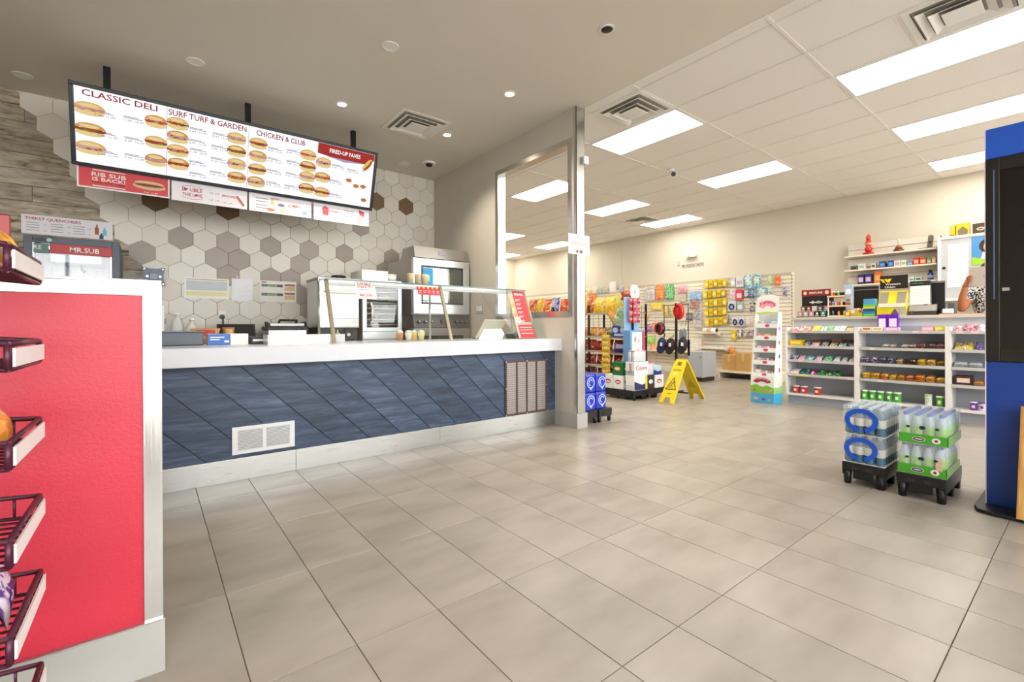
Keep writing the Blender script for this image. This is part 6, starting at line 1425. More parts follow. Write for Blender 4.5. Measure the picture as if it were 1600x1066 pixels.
def goods(bay, z, px0, px1, h, c1, c2, kind='bag', nm='sweet pack', x=XC + .03, d=.12):
    """one product on a counter shelf; photo columns give its place along the shelf"""
    ya, yb = at(px0, 540, x=x).y, at(px1, 540, x=x).y; yc = (ya + yb) / 2; w = (ya - yb) * .96
    k = (bay, z); cnt[k] = cnt.get(k, 0) + 1
    cn_ = {'d': 'dark', '': ''}
    lab = '%s, %s on the %s shelf, %s' % (nm.rstrip(','), ORD[cnt[k] - 1], SN[z], BN[bay])
    mb = MB()
    if kind == 'bag': mb.pillow(Fr((x + .02, yc, z + .001), (0, -1, 0), (.9, 0, .55)), w, h * 1.9, h * .55, 5, 5, 0, 1, seed=int(px0))
    elif kind == 'bar':
        for q in range(3): mb.pillow(Fr((x - .012, yc + (q - 1) * .002, z + .010 + q * h * .32), (0, -1, 0), (1, 0, .2)), w, d, h * .42, 5, 4, 0, 1, seed=int(px0) + q)
    elif kind == 'box': mb.box(x, x + d, yc - w / 2, yc + w / 2, z, z + h); mb.box(x - .001, x, yc - w * .38, yc + w * .38, z + h * .25, z + h * .75, 1)
    elif kind == 'tub': mb.lathe([(w * .42, 0), (w * .48, h * .1), (w * .48, h * .86), (w * .5, h * .87), (w * .5, h)], (x + w / 2, yc, z), 16, mats=[0, 0, 1, 1]); mb.fbox(FX(x - .001, yc, z), -w * .2, w * .2, h * .3, h * .6, 0, .003, 1)
    b = mb.base()
    return tag(link({'bag': 'sweet_bag', 'bar': 'chocolate_bars', 'box': 'sweet_box', 'tub': 'gum_tub'}[kind], mb.mesh([pmat(c1, c2, 34), pmat(c2, c1, 48)] if kind in ('bag', 'bar') else [mat(c1, .35), mat(c2, .4, 0, .2, 30)], .001 if kind == 'box' else 0, b), None, b), lab, {'bag': 'sweets', 'bar': 'chocolate', 'box': 'box', 'tub': 'tub'}[kind], 'goods on the cash counter shelves')
# bay by the candy stand
for a, b, h, c1, c2, n_ in ((1236, 1246, .055, '#d8404a', '#f3e6e6', 'red and white sweets'), (1246, 1255, .06, '#e9d9da', '#cf3a48', 'white and red sweets'), (1255, 1265, .055, '#d9483c', '#efd8b8', 'red and cream sweets'), (1266, 1280, .065, '#e8b126', '#f0cf6a', 'amber sweets'), (1280, 1290, .055, '#dfe8df', '#5fa57a', 'white and green sweets'), (1290, 1300, .062, '#2f9e4c', '#bfe0c4', 'green sweets'), (1300, 1309, .06, '#e2eee6', '#7fb59a', 'mint white sweets'), (1309, 1319, .065, '#eceeea', '#b9c2bb', 'plain white sweets'), (1320, 1335, .035, '#dca24e', '#efce9a', 'flat orange sweets')): goods(0, .99, a, b, h, c1, c2, nm=n_)
for a, b, h, c1, c2, kd, n_ in ((1233, 1253, .075, '#e6bf12', '#f2d95e', 'box', 'wide yellow carton'), (1254, 1264, .05, '#2d2a36', '#e4e2ea', 'bag', 'black and white gum'), (1265, 1279, .045, '#d9a4c2', '#eed9e4', 'bag', 'pink gum'), (1280, 1293, .048, '#3a3540', '#e6e6e8', 'bag', 'dark gum'), (1294, 1307, .048, '#c3d3a8', '#4a5a3c', 'bag', 'pale green gum'), (1308, 1321, .045, '#b7d3de', '#32475c', 'bag', 'sky blue gum'), (1322, 1334, .042, '#8d97c2', '#30324e', 'bag', 'slate blue gum')): goods(0, .79, a, b, h, c1, c2, kd, n_)
for k, (a, b, c) in enumerate(((1270, 1284, '#8a4630'), (1285, 1298, '#5d3a34'), (1299, 1316, '#a8643e'), (1317, 1333, '#6a3d38'))): goods(0, .79, a, b, .085, c, '#7a5548', 'box', ('brown', 'dark brown', 'copper', 'umber')[k] + ' back row carton', x=XC + .16, d=.1)
for a, b, h, c1, c2, n_ in ((1231, 1244, .06, '#2f3a78', '#dcdcee', 'navy blue gum'), (1245, 1256, .058, '#e0a0c4', '#f0dbe8', 'pink gum'), (1256, 1270, .058, '#3fa5b5', '#dbeef0', 'teal gum'), (1271, 1283, .055, '#e2b4c8', '#f1e2ea', 'pale pink gum'), (1284, 1299, .062, '#35a866', '#d3ead9', 'green gum'), (1300, 1311, .06, '#c3cad6', '#eceef2', 'silver gum'), (1312, 1323, .058, '#b3b9ba', '#e4e6e4', 'grey gum'), (1324, 1334, .055, '#dbdad4', '#b9b4ac', 'white gum')): goods(0, .60, a, b, h, c1, c2, nm=n_)
for a, b, h, c1, c2, n_ in ((1231, 1247, .06, '#e4cfe0', '#f2e9ef', 'white and lilac gum'), (1248, 1262, .07, '#1f7f8d', '#262833', 'teal and black gum'), (1263, 1274, .065, '#b52a8f', '#2c2530', 'magenta gum'), (1275, 1286, .065, '#2a9a3c', '#1f2a24', 'green gum'), (1287, 1298, .063, '#26913a', '#23302a', 'bright green gum'), (1299, 1312, .063, '#2f9f3f', '#1d2822', 'leaf green gum')): goods(0, .41, a, b, h, c1, c2, nm=n_)
for a, b in ((1237, 1247.5), (1249.5, 1260), (1270, 1281.5)): goods(0, .147, a, b, .10, '#cf3a2e', '#f1e1dc', 'tub', 'red and white tub')
# middle bay
for a, b, h, c1, c2, n_ in ((1346, 1362, .05, '#efe0c4', '#c9703a', 'cream carton'), (1362, 1380, .05, '#f1ead6', '#d9c08a', 'ivory carton'), (1380.5, 1405, .045, '#e5a9d0', '#f0d3e5', 'pink carton'), (1440, 1459, .05, '#e7a8c0', '#f2d5de', 'rose carton'), (1460, 1477, .055, '#e5d234', '#f1e88a', 'lemon carton')): goods(1, .99, a, b, h, c1, c2, 'box', n_, d=.08)
for a, b, n_ in ((1371, 1386, 'upright purple carton, inner of two,'), (1387, 1403.5, 'upright purple carton, outer of two,')): goods(1, .99, a, b, .20, '#6a22b8', '#e6dcf2', 'box', n_, x=XC + .13, d=.06)
for a, b, h, c1, c2, n_ in ((1378, 1388, .02, '#e6ddd2', '#c9b9a4', 'flat cream bar'), (1389, 1399, .02, '#dfd0c2', '#b5967a', 'flat beige bar'), (1408, 1419, .022, '#e3d8cc', '#b59a86', 'flat pale bar'), (1420, 1431, .024, '#cbb8a8', '#9a7a68', 'flat tan bar'), (1432, 1446, .036, '#6b2a28', '#c99a88', 'dark red bars'), (1447, 1461, .036, '#5c2a2c', '#b98c80', 'maroon bars'), (1462, 1477, .038, '#7a3a34', '#d0a798', 'russet bars')): goods(1, .79, a, b, h, c1, c2, 'bar', n_)
for a, b, h, c1, c2, n_ in ((1346, 1357, .055, '#4e3a6e', '#b9a5cf', 'purple bars'), (1358, 1371, .055, '#5b4a80', '#cbbbdf', 'violet bars'), (1372, 1385, .055, '#33304c', '#a79ac4', 'dark violet bars'), (1386, 1399, .055, '#40395c', '#b3a6c8', 'plum bars'), (1400, 1410, .045, '#b08a4a', '#dcc28a', 'tan bars'), (1411, 1431, .05, '#3a2320', '#7a4a3c', 'dark brown bars'), (1433, 1446, .055, '#dfb41c', '#f2d95e', 'yellow bars'), (1447, 1462, .055, '#d59a2c', '#efcf6a', 'golden bars'), (1464, 1477, .045, '#7a5a28', '#c9a24c', 'bronze bars')): goods(1, .60, a, b, h, c1, c2, 'bar', n_)
for a, b, h, c1, c2, n_ in ((1346, 1359, .06, '#e0ae14', '#f4d648', 'yellow bars'), (1360, 1374, .06, '#d9a216', '#efc93c', 'deep yellow bars'), (1375, 1388, .06, '#d1761c', '#f0b23c', 'orange yellow bars'), (1389, 1400, .05, '#dca818', '#f0d050', 'golden bars'), (1401, 1413, .05, '#d99a20', '#b8452a', 'amber bars'), (1414, 1428, .055, '#b8502a', '#e89a4c', 'burnt orange bars'), (1429, 1445, .065, '#dd7a1c', '#f2b24e', 'orange bars'), (1446, 1461, .06, '#d9902a', '#f0c05a', 'light orange bars'), (1462, 1477, .05, '#dba91e', '#efd160', 'straw yellow bars')): goods(1, .41, a, b, h, c1, c2, 'bar', n_)
for a, b in ((1345, 1355.5), (1356.5, 1368), (1369, 1380.5), (1383.5, 1393.5), (1394.5, 1407.5)): goods(1, .147, a, b, .12, '#4fb238', '#dff0d2', 'tub', 'green and white tub')
goods(1, .147, 1443, 1456, .13, '#e9eae4', '#b9d6a0', 'tub', 'white lidded tub'); goods(1, .147, 1461, 1474, .12, '#55b43c', '#d9edc9', 'tub', 'green tub beside the white lidded one')
# bay by the kiosk
for a, b, h, c1, c2, n_ in ((1490, 1502, .06, '#a83a55', '#e9b5c2', 'wine red sweets'), (1503, 1525, .075, '#7a2438', '#d9829a', 'dark pink sweets'), (1526, 1540, .07, '#c98a98', '#efd9dc', 'rose sweets')): goods(2, .99, a, b, h, c1, c2, nm=n_)
goods(2, .79, 1489, 1521, .085, '#e3cc1c', '#5b2f8e', nm='yellow and purple bag'); goods(2, .79, 1522, 1534, .08, '#5a2c86', '#a98cc4', nm='purple twist')
for a, b in ((1490, 1512), (1513, 1535)): goods(2, .60, a, b, .035, '#b9bcc2', '#e6e8ea', 'bar', 'silver wrapped slab')
goods(2, .41, 1491, 1519, .10, '#4a1f24', '#d9cdb5', 'box', 'dark brown biscuit carton'); goods(2, .41, 1521, 1537, .03, '#d08a3c', '#e8b66a', 'bar', 'flat orange slab')
goods(2, .147, 1514, 1527, .09, '#7a3f9e', '#e2d2ea', 'tub', 'purple and white roll'); goods(2, .147, 1528, 1540, .09, '#e6dcea', '#6a3a94', 'tub', 'white and purple roll')
struct('floor_mat_1', MB().box(5.95, 6.62, -.2, .95, .0005, .008), mat('#77736d', .9, 0, .15, 60)) if False else None

# ================================================================== ON THE CASH COUNTER
ZK = 1.175; XT = 7.18
def yk(px, x=XT): return at(px, 480, x=x).y
def zk(px, py, x=XT): return at(px, py, x=x).z
# perfume display
t = thing('perfume_display', 'black stepped perfume display with red perfume header', 'display', (XT + .1, 2.35, ZK))
ya, yb = yk(1246), yk(1291); yc = (ya + yb) / 2; w = ya - yb; fr = FX(XT + .16, yc, ZK)
part('back_panel', MB().fbox(fr, -w / 2, w / 2, 0, .30, -.01, 0), BLACK, t); hd = part('header', MB().fbox(fr, -w / 2 - .003, w / 2 + .003, .30, .39, -.012, .002), mat('#8e2a22', .4), t)
text(hd, 'PERFUME', WHITE, fr, 0, .345, .028, w * .46, c=.0035, slab=True); part('header_flower', MB().ell(fr, -w * .38, .345, .022, .024, .002, .004).ell(fr, w * .38, .345, .024, .028, .002, .004), mat('#e4cfc8', .5), hd)
part('ornament', MB().fbox(fr, -.08, .08, .205, .218, .0, .003).fbox(fr, -.05, -.03, .19, .235, 0, .003).fbox(fr, .01, .05, .195, .23, 0, .003), WHITE, t)
part('step', MB().fbox(fr, -w / 2, w / 2, 0, .085, 0, .075), BLACKM, t); part('step', MB().fbox(fr, -w / 2 - .02, w / 2 + .01, 0, .012, .075, .15), BLACKM, t)
for s_, (n, zz, cc_) in enumerate(((5, .085, ('#6b5f54', '#7d2a24', '#d9d2c4', '#5a524c', '#a3847c')), (5, .012, ('#b58a92', '#a89a94', '#b3838e', '#2c2a2c', '#2f7f6a')))):
    for k in range(n):
        a = -w / 2 + w * (k + .5) / n - (.012 if s_ else 0); fb_ = Fr(fr.p(a, zz, .04 + .075 * s_), fr.u, fr.v); mb = MB(); mb.fbox(fb_, -w * .085, w * .085, 0, .072, -.02, .02); mb.ell(fb_, 0, .04, w * .045, .018, .02, .0215, 1, 10); mb.fbox(fb_, -w * .07, w * .07, .004, .014, .02, .022, 1)
        b = mb.base(); tag(link('perfume_box', mb.mesh([mat(cc_[k], .35), mat('#e3d9cf', .4)], .001, b), None, b), '%s perfume box on the %s step, %s from the candy stand' % (('brown', 'dark red', 'cream', 'taupe', 'mauve', 'pink', 'beige', 'rose', 'black', 'green')[s_ * 5 + k], ('upper', 'lower')[s_], ORD[k]), 'perfume', 'perfume boxes')
# lighter stand
ya, yb = yk(1292), yk(1320); yc = (ya + yb) / 2; w = ya - yb; fr = FX(XT + .14, yc, ZK)
t = thing('lighter_stand', 'three tier lighter stand with cream shelves beside the perfume display', 'stand', (XT + .1, yc, ZK))
part('back_panel', MB().fbox(fr, -w / 2, w / 2, 0, .33, -.01, 0), mat('#2a1f22', .5), t)
for k, z in enumerate((0, .135, .265)):
    part('tier', MB().fbox(fr, -w / 2, w / 2 * (.75 if k == 2 else 1), z, z + .018, 0, .13), mat('#e6b98a', .4), t); part('tier_edge', MB().fbox(fr, -w / 2, w / 2 * (.75 if k == 2 else 1), z + .003, z + .015, .13, .133), mat('#f3dcc0', .4), t)  # each tier has a paler strip along its front edge
part('side_post', MB().fbox(fr, -w / 2, -w / 2 + .012, .018, .135, .1, .112).fbox(fr, -w / 2, -w / 2 + .012, .153, .265, .1, .112), WHITE, t)
part('cream_card', MB().fbox(fr, -w * .3, w * .46, .2, .262, .0, .012), CREAM, t)
its = ((2, -.3, '#d98a2a', 'orange'), (2, -.18, '#b02a22', 'red'), (2, .05, '#2fa23c', 'green'), (1, -.4, '#7a1f28', 'wine'), (1, -.25, '#8a86c4', 'lavender'), (1, -.1, '#d9d0c4', 'beige'), (1, .05, '#c4627a', 'rose'), (1, .22, '#e3b23c', 'gold'), (0, -.25, '#3a56b0', 'blue'), (0, .08, '#d9c22a', 'yellow'), (0, .38, '#cdb62c', 'mustard'))
for k, (tr, a, c, n_) in enumerate(its):
    z = ZK + (.018, .153, .283)[tr]; p = fr.p(a * w, 0, .075); mb = MB().lathe([(.012, 0), (.013, .003), (.013, .045), (.008, .05), (.008, .062)], (p.x, p.y, z), 10, mats=[0, 0, 1, 1]); b = mb.base()
    tag(link('lighter', mb.mesh([mat(c, .3), STEEL], 0, b), None, b), '%s lighter on the %s tier of the lighter stand' % (n_, ('lowest', 'middle', 'top')[tr]), 'lighter', 'lighters')
# card tower, monitor, snack clutter
def kbox(name, label, cat, px0, px1, pyt, c, d=.12, x=XT, zb=ZK, c2=None, bev=.003):
    ya, yb = yk(px0, x), yk(px1, x); zt = zk((px0 + px1) / 2, pyt, x); t = thing(name, label, cat, (x + d / 2, (ya + yb) / 2, zb))
    part('body', MB().box(x, x + d, yb, ya, zb, zt), mat(c, .4), t, bev)
    if c2: part('label', MB().box(x - .0012, x, yb + (ya - yb) * .15, ya - (ya - yb) * .15, zb + (zt - zb) * .25, zb + (zt - zb) * .75), mat(c2, .4), t)
    return t, FX(x, (ya + yb) / 2, zb), ya - yb, zt - zb
t, fr, w, h = kbox('card_tower', 'white phone card tower with pale blue packets', 'rack', 1321, 1330, 450, '#e4e2e0', .10, XT + .12)
for k in range(5): part('card', MB().fbox(fr, -w * .4, w * .4, h * (.05 + .12 * k), h * (.14 + .12 * k), .0003, .004), mat(('#c9a08a', '#8fb0c4', '#d0d4da', '#a86a6a', '#7d9a8a')[k], .4), t)
part('blister_pack', MB().fbox(fr, -w * .5, w * .9, h * .72, h * 1.12, .004, .03).fbox(fr, -w * .3, w * .6, h * .78, h * .95, .03, .033, 1), [mat('#a9bcd6', .3), mat('#e6ecf2', .3)], t)
ya, yb = yk(1333, 7.32), yk(1372, 7.32); zt = zk(1350, 448, 7.32)
t = thing('monitor', 'black monitor behind the snack clutter on the cash counter', 'monitor', (7.35, (ya + yb) / 2, ZK)); part('foot', MB().box(7.30, 7.44, (ya + yb) / 2 - .09, (ya + yb) / 2 + .09, ZK, ZK + .012).box(7.365, 7.385, (ya + yb) / 2 - .02, (ya + yb) / 2 + .02, ZK + .012, ZK + .12), BLACK, t); part('casing', MB().box(7.34, 7.364, yb, ya, ZK + .06, zt), BLACK, t, .004); part('screen', MB().box(7.3385, 7.34, yb + .015, ya - .015, ZK + .075, zt - .05), mat('#2b2422', .15), t); part('top_bar', MB().box(7.336, 7.34, yb, ya, zt - .045, zt - .035), mat('#8f8a86', .3, .4), t)
k = 0
for px, c1, c2, n_ in ((1329, '#b98a5c', '#e3cda2', 'tan'), (1336, '#a86a3c', '#efe0c0', 'brown'), (1343, '#c99a6a', '#8a4a34', 'caramel'), (1350, '#d9b27a', '#e9d8b8', 'golden'), (1340, '#c9b03c', '#8a8a3a', 'olive')):
    p = at(px, 480, x=XT + .05); bag('snack_bag', Fr((XT + .04 + .05 * (k % 2), p.y, ZK + .001), (0, -1, 0), (.45, 0, 1)), .085, .10 + .02 * (k % 2), .05, c1, c2, n_ + ' snack bag in the clutter before the black monitor', 'snack', 'snack clutter on the cash counter', seed=90 + k); k += 1
kbox('small_carton', 'small yellow carton on the cash counter edge by the clutter', 'box', 1321, 1327, 486, '#d6a52c', .05, XT - .03, c2='#efdc9a')
kbox('yellow_dish', 'flat olive yellow dish carton before the clutter', 'box', 1329, 1347, 489.5, '#b5a32c', .07, XT - .04)
t, fr, w, h = kbox('gum_display', 'green and blue striped gum display beside the yellow stand', 'display', 1349, 1367, 467, '#4f9fc4', .12, XT - .02)
for q, c in ((.03, '#6cc24a'), (.16, '#1f7fb0'), (.30, '#164f7a'), (.44, '#d9cf3c'), (.56, '#6cc24a')): part('stripe', MB().fbox(fr, -w / 2, w / 2, h * q, h * (q + .11), .0003, .008), mat(c, .4), t)
# money transfer leaflet stand
t, fr, w, h = kbox('money_transfer_stand', 'black and yellow Western Union leaflet stand on the cash counter', 'display', 1370, 1416, 478, '#e3cf1e', .16, XT - .03)
zt = zk(1393, 430) - ZK; hb = zt - .0
hd = part('header', MB().fbox(fr, -w * .45, w * .5, zt - .165, zt, -.09, -.08), mat('#251c14', .4), t)
hf = Fr(fr.p(0, 0, -.08), fr.u, fr.v)
YW_ = mat('#ecd51c', .4)
part('logo', MB().poly(hf, [(-.13, zt - .04), (-.10, zt - .04), (-.075, zt - .085), (-.095, zt - .085)], 0, .002).poly(hf, [(-.09, zt - .04), (-.06, zt - .04), (-.035, zt - .085), (-.055, zt - .085)], 0, .002).poly(hf, [(-.05, zt - .04), (-.012, zt - .04), (-.035, zt - .085), (-.048, zt - .07)], 0, .002), YW_, hd)
text(hd, 'Western', WHITE, hf, .0, zt - .108, .026, .15, slab=True, c=.002); text(hd, 'Union', WHITE, hf, -.028, zt - .142, .024, .10, slab=True, c=.002)
part('leaflet_pocket', MB().fbox(Fr(fr.p(0, h, -.02), fr.u, (.5, 0, 1)), -w * .48, w * .5, 0, zt - .165 - h, -.01, 0), mat('#e6d322', .4), t)
pf_ = Fr(fr.p(0, h, -.018), fr.u, (.5, 0, 1))
for a in (-.085, .085): part('leaflets', MB().fbox(pf_, a - .042, a + .042, .03, zt - .19 - h, .0, .008), mat('#8f8672', .5), t)
part('white_ledge', MB().fbox(fr, -w * .42, w * .44, h * .88, h * 1.25, -.01, .012), mat('#f2ecd0', .5), t)
part('triangle_print', MB().poly(fr, [(-w * .05, h * .05), (w * .28, h * .05), (w * .12, h * .72)], .0003, .002), mat('#5a5a5c', .5), t); part('crowd_print', MB().fbox(fr, w * .12, w * .5, h * .05, h * .8, .0003, .0015), mat('#b5aa96', .5, 0, .3, 40), t)
mb = MB(); [mb.fbox(fr, -w * .44, -w * .1, h * q, h * (q + .04), .0003, .0012) for q in (.2, .35, .5, .65)]; part('text_lines', mb, mat('#c2a91a', .5), t)
# till: base, screen with paper sheet, second screen
ya, yb = yk(1420), yk(1461); t = thing('cash_register', 'grey cash register with paper sheet over its screen', 'register', (XT + .12, (ya + yb) / 2, ZK)); ym = (ya + yb) / 2; w = ya - yb
part('drawer', MB().box(XT - .02, XT + .12, yb, ya, ZK, ZK + .05), mat('#3a3a3a', .4), t, .004); part('top', MB().poly(Fr((0, yb, 0), (1, 0, 0), (0, 0, 1)), [(XT - .01, ZK + .05), (XT + .12, ZK + .05), (XT + .12, ZK + .13), (XT + .05, ZK + .12)], -w, 0), mat('#8f8b82', .4), t, .004)
part('keyhole', MB().cyl((XT - .02, ya - .03, ZK + .03), (XT - .026, ya - .03, ZK + .03), .008), STEEL, t); part('stalk', MB().cyl((XT + .08, ym - .02, ZK + .115), (XT + .08, ym - .02, ZK + .2), .022), BLACKM, t)
zt = zk(1436, 439, XT + .06)
part('screen_case', MB().box(XT + .06, XT + .09, yb + .05, ya + .002, ZK + .14, zt), mat('#2a2a2a', .4), t, .004); part('paper_sheet', MB().box(XT + .056, XT + .0595, yb + .052, ya, ZK + .13, zt - .06), PAPER, t)
fr = FX(XT + .0598, (yb + .05 + ya) / 2, zt - .03); part('green_print', MB().ell(fr, -.05, .004, .03, .008, .0, .001).ell(fr, .01, .002, .025, .008, 0, .001), mat('#2f7a48', .5), t)  # blurred green wording as two plain printed ovals
fr = FX(XT + .056, (yb + .05 + ya) / 2, ZK + .14); mb = MB(); [mb.fbox(fr, -.075, .075 - .03 * (q % 2), .04 + .03 * q, .046 + .03 * q, .0, .0008) for q in range(5)]; part('sheet_lines', mb, mat('#d9dae0', .6), t)
ya, yb = yk(1455, 7.3), yk(1476, 7.3); zt = zk(1465, 439, 7.3)
t = thing('side_monitor', 'black side monitor turned beside the cash register', 'monitor', (7.38, (ya + yb) / 2, ZK)); part('casing', MB().box(7.31, 7.34, yb, ya, ZK + .07, zt), BLACK, t, .004); part('bezel', MB().box(7.307, 7.31, yb + .005, ya - .005, zt - .02, zt - .005), mat('#8a8a86', .3), t); part('stand', MB().box(7.34, 7.40, (ya + yb) / 2 - .02, (ya + yb) / 2 + .02, ZK, ZK + .15).box(7.30, 7.44, (ya + yb) / 2 - .08, (ya + yb) / 2 + .08, ZK, ZK + .01), BLACK, t)
ya, yb = yk(1477), yk(1489); t = thing('card_reader', 'dark card reader with white receipt beside the register', 'card reader', (XT + .15, (ya + yb) / 2, ZK)); part('body', MB().box(XT + .12, XT + .24, yb, ya, ZK, ZK + .14), mat('#4b4d4e', .4), t, .01); part('receipt', MB().box(XT + .04, XT + .118, yb + .01, ya + .03, ZK + .018, ZK + .07), PAPER, t, .006); part('cradle', MB().box(XT + .03, XT + .119, yb - .01, ya + .06, ZK, ZK + .018), BLACK, t)
ya, yb = yk(1468, XT - .05), .45
t = thing('counter_mat', 'white and pale orange counter mat before the clerk', 'mat', (XT + .02, (ya + yb) / 2, ZK)); part('sheet', MB().box(XCB - .05, XT + .0, yb, ya, ZK + .0, ZK + .012), mat('#e9e0d6', .4), t, .002); part('edge', MB().box(XCB - .052, XCB - .05, yb, ya, ZK + .001, ZK + .012), mat('#dca68a', .4), t)

# ================================================================== WALL SHELVES AND CABINET BEHIND THE COUNTER
XW = 9.62
t = thing('wall_shelving', 'white slatted wall shelving behind the cash counter', 'shelving', (XW, 2.12, 1.2))
mb = MB(); z = 1.15
while z < 2.46: mb.box(XW, XW + .02, 1.535, 2.725, z, min(z + .144, 2.46)); z += .152
part('slats', mb, mat('#dcd6cb', .5), t, kind='stuff'); part('backing', MB().box(XW + .02, X1 - .001, 1.535, 2.725, 1.15, 2.46), mat('#8f897e', .6), t)
for z in (2.245, 2.005, 1.755): part('shelf', MB().box(XW - .22, XW - .0003, 1.54, 2.73, z - .022, z), mat('#e9e0cd', .5), t, .002)
XV = XW - .14
def fig(px, z, parts, name, label, cat='figurine'):
    y = at(px, 400, x=XV).y; t = thing(name, label, cat, (XV, y, z))
    for nm, prof, c, off in parts: part(nm, MB().lathe(prof, (XV + off[0], y + off[1], z + off[2]), 12), mat(c, .3), t)
fig(1357, 2.245, (('base', [(.085, 0), (.08, .03), (.03, .05)], '#b82a22', (0, 0, 0)), ('body', [(.035, .05), (.06, .09), (.035, .14), (.05, .19), (.03, .25)], '#d23428', (0, 0, 0)), ('head', [(.02, .25), (.035, .275), (.03, .31), (.008, .34)], '#d9483a', (0, 0, 0)), ('gold_band', [(.05, .165), (.058, .18), (.052, .195)], '#e0b080', (0, 0, 0))), 'red_figurine', 'tall glossy red figurine on the highest wall shelf')
fig(1404, 2.245, (('base', [(.075, 0), (.07, .025), (.05, .05)], '#6a2a1c', (0, 0, 0)), ('body', [(.05, .05), (.04, .08), (.018, .10)], '#9a4a34', (0, 0, 0)), ('glass_stem', [(.012, .10), (.01, .16), (.022, .19), (.004, .21)], '#d9d4cc', (0, 0, 0))), 'brown_figurine', 'small brown figurine with glass stem on the highest wall shelf')
y = at(1451, 380, x=XV).y
t = thing('camera_stand', 'dark metal angled stand on the highest wall shelf', 'stand', (XV, y, 2.245)); part('base', MB().box(XV - .05, XV + .05, y - .10, y + .11, 2.245, 2.257), BLACK, t, .003); part('arm', MB().poly(FX(XV, y, 2.257), [(-.02, 0), (.04, 0), (.06, .16), (.05, .19), (.0, .19)], -.02, .02), mat('#6b675e', .4, .3), t, .004); part('pivot', MB().cyl((XV - .02, y - .025, 2.34), (XV - .03, y - .025, 2.34), .014), BLACK, t)
SB = ((1329, 1339, .08, '#5c6a5c', '#2b2f2c', 'dark green gadget box'), (1341, 1352, .10, '#e3e0d4', '#9fb5a0', 'white soap box'), (1361, 1368, .09, '#d9cfc4', '#5a4a48', 'pale box with dark print'), (1374, 1383, .11, '#24479c', '#58a8c4', 'blue box with wave print, first of two'), (1387, 1396, .11, '#24479c', '#58a8c4', 'blue box with wave print, second of two'), (1397, 1407, .10, '#e9dcdc', '#c9a0a0', 'pinkish white box'), (1408, 1416, .10, '#e6e8da', '#8ec06a', 'white and green box'), (1417, 1426, .07, '#5f83bf', '#9fb8dc', 'low blue box'), (1427, 1436, .12, '#d2402e', '#f0b090', 'red box with pale print'), (1437, 1447, .11, '#cf4a2c', '#f0c09a', 'orange red box'), (1448, 1455, .09, '#4a9a6a', '#d9c27a', 'green and yellow box'), (1456, 1462, .10, '#d9a58a', '#e9d0c0', 'salmon box'))
def wbox(z, l, sname):
    for px0, px1, h, c1, c2, n_ in l:
        ya, yb = at(px0, 420, x=XV).y, at(px1, 420, x=XV).y
        solo('shelf_box', MB().box(XV, XV + .09, yb, ya, z, z + h).box(XV - .001, XV, yb + (ya - yb) * .15, ya - (ya - yb) * .15, z + h * .25, z + h * .7, 1), [mat(c1, .4), mat(c2, .4)], n_ + ' on the ' + sname + ' wall shelf', 'box', 'boxes on the wall shelves')
wbox(2.005, SB, 'middle')
wbox(1.755, ((1340, 1350, .17, '#2a2a72', '#d9b5c4', 'navy box with pink print, first of two'), (1351, 1362, .17, '#2a2a72', '#d9b5c4', 'navy box with pink print, second of two'), (1366, 1376, .20, '#d9742c', '#e8a86a', 'tall orange box'), (1420, 1428, .06, '#dfe6e6', '#6a8a94', 'low pale box'), (1430, 1440, .06, '#b9d4c6', '#3a4a5a', 'low mint box')), 'lowest')
y = at(1454, 440, x=XV).y
t = thing('blue_bottle', 'dark blue bottle with black cap on the lowest wall shelf', 'bottle', (XV, y, 1.755)); part('bottle', MB().lathe([(.034, 0), (.036, .01), (.036, .10), (.018, .125)], (XV, y, 1.755), 14), mat('#25417c', .25), t); part('cap', MB().cyl((XV, y, 1.88), (XV, y, 1.915), .022), BLACK, t); part('label', MB().lathe([(.0365, .03), (.0365, .075)], (XV, y, 1.755), 14), mat('#8fa6cf', .4), t)
# white cabinet
XA = 9.35
t = thing('wall_cabinet', 'white wall cabinet with papers taped on its door', 'cabinet', (XA + .2, .85, 1.42))
ya = at(1465, 400, x=XA).y; z1 = 2.375
part('carcass', MB().box(XA + .012, X1 - .001, .2, ya, 1.42, z1), mat('#d5d4d3', .4), t); mb = MB(); mb.box(XA - .01, XA + .012, ya - .035, ya, 1.42, z1); mb.box(XA - .01, XA + .012, .2, ya - .035, z1 - .035, z1); mb.box(XA - .01, XA + .012, .2, ya - .035, 1.42, 1.455); part('face_frame', mb, WHITE, t, .002)
part('door', MB().box(XA + .004, XA + .0119, .2, ya - .036, 1.456, z1 - .036), mat('#c3c4c6', .4), t); yq = at(1475, 419, x=XA).y; part('lock', MB().cyl((XA + .004, yq, at(1475, 419, x=XA).z), (XA - .006, yq, at(1475, 419, x=XA).z), .02, n=12), BLACK, t)
fr = FX(XA + .004, 0, 0)
for k, (p0, p1) in enumerate((((1481, 383), (1512, 426)), ((1480, 425), (1511, 448)))):
    a, b = at(*p0, x=XA), at(*p1, x=XA); sh = part('paper_sheet', MB().box(XA + .0005 - .0015 * k, XA + .0038 - .0015 * k, b.y, a.y, b.z, a.z), PAPER, t)
    mb = MB(); f3 = FX(XA + .0004 - .0015 * k, (a.y + b.y) / 2, b.z); hh = a.z - b.z; ww = a.y - b.y; [mb.fbox(f3, -ww * .4, ww * (.4 - .2 * (q % 3 == 0)), hh * (.12 + .12 * q), hh * (.135 + .12 * q), 0, .0006) for q in range(7)]; part('handwriting', mb, mat('#b5b5bd', .6), sh)
a, b = at(1518, 371, x=XA), at(1560, 412, x=XA); f3 = FX(XA + .0036, 0, 0)
ps_ = part('poster', MB().box(XA + .0005, XA + .0038, b.y, a.y, b.z, a.z), mat('#4f93cf', .4), t)
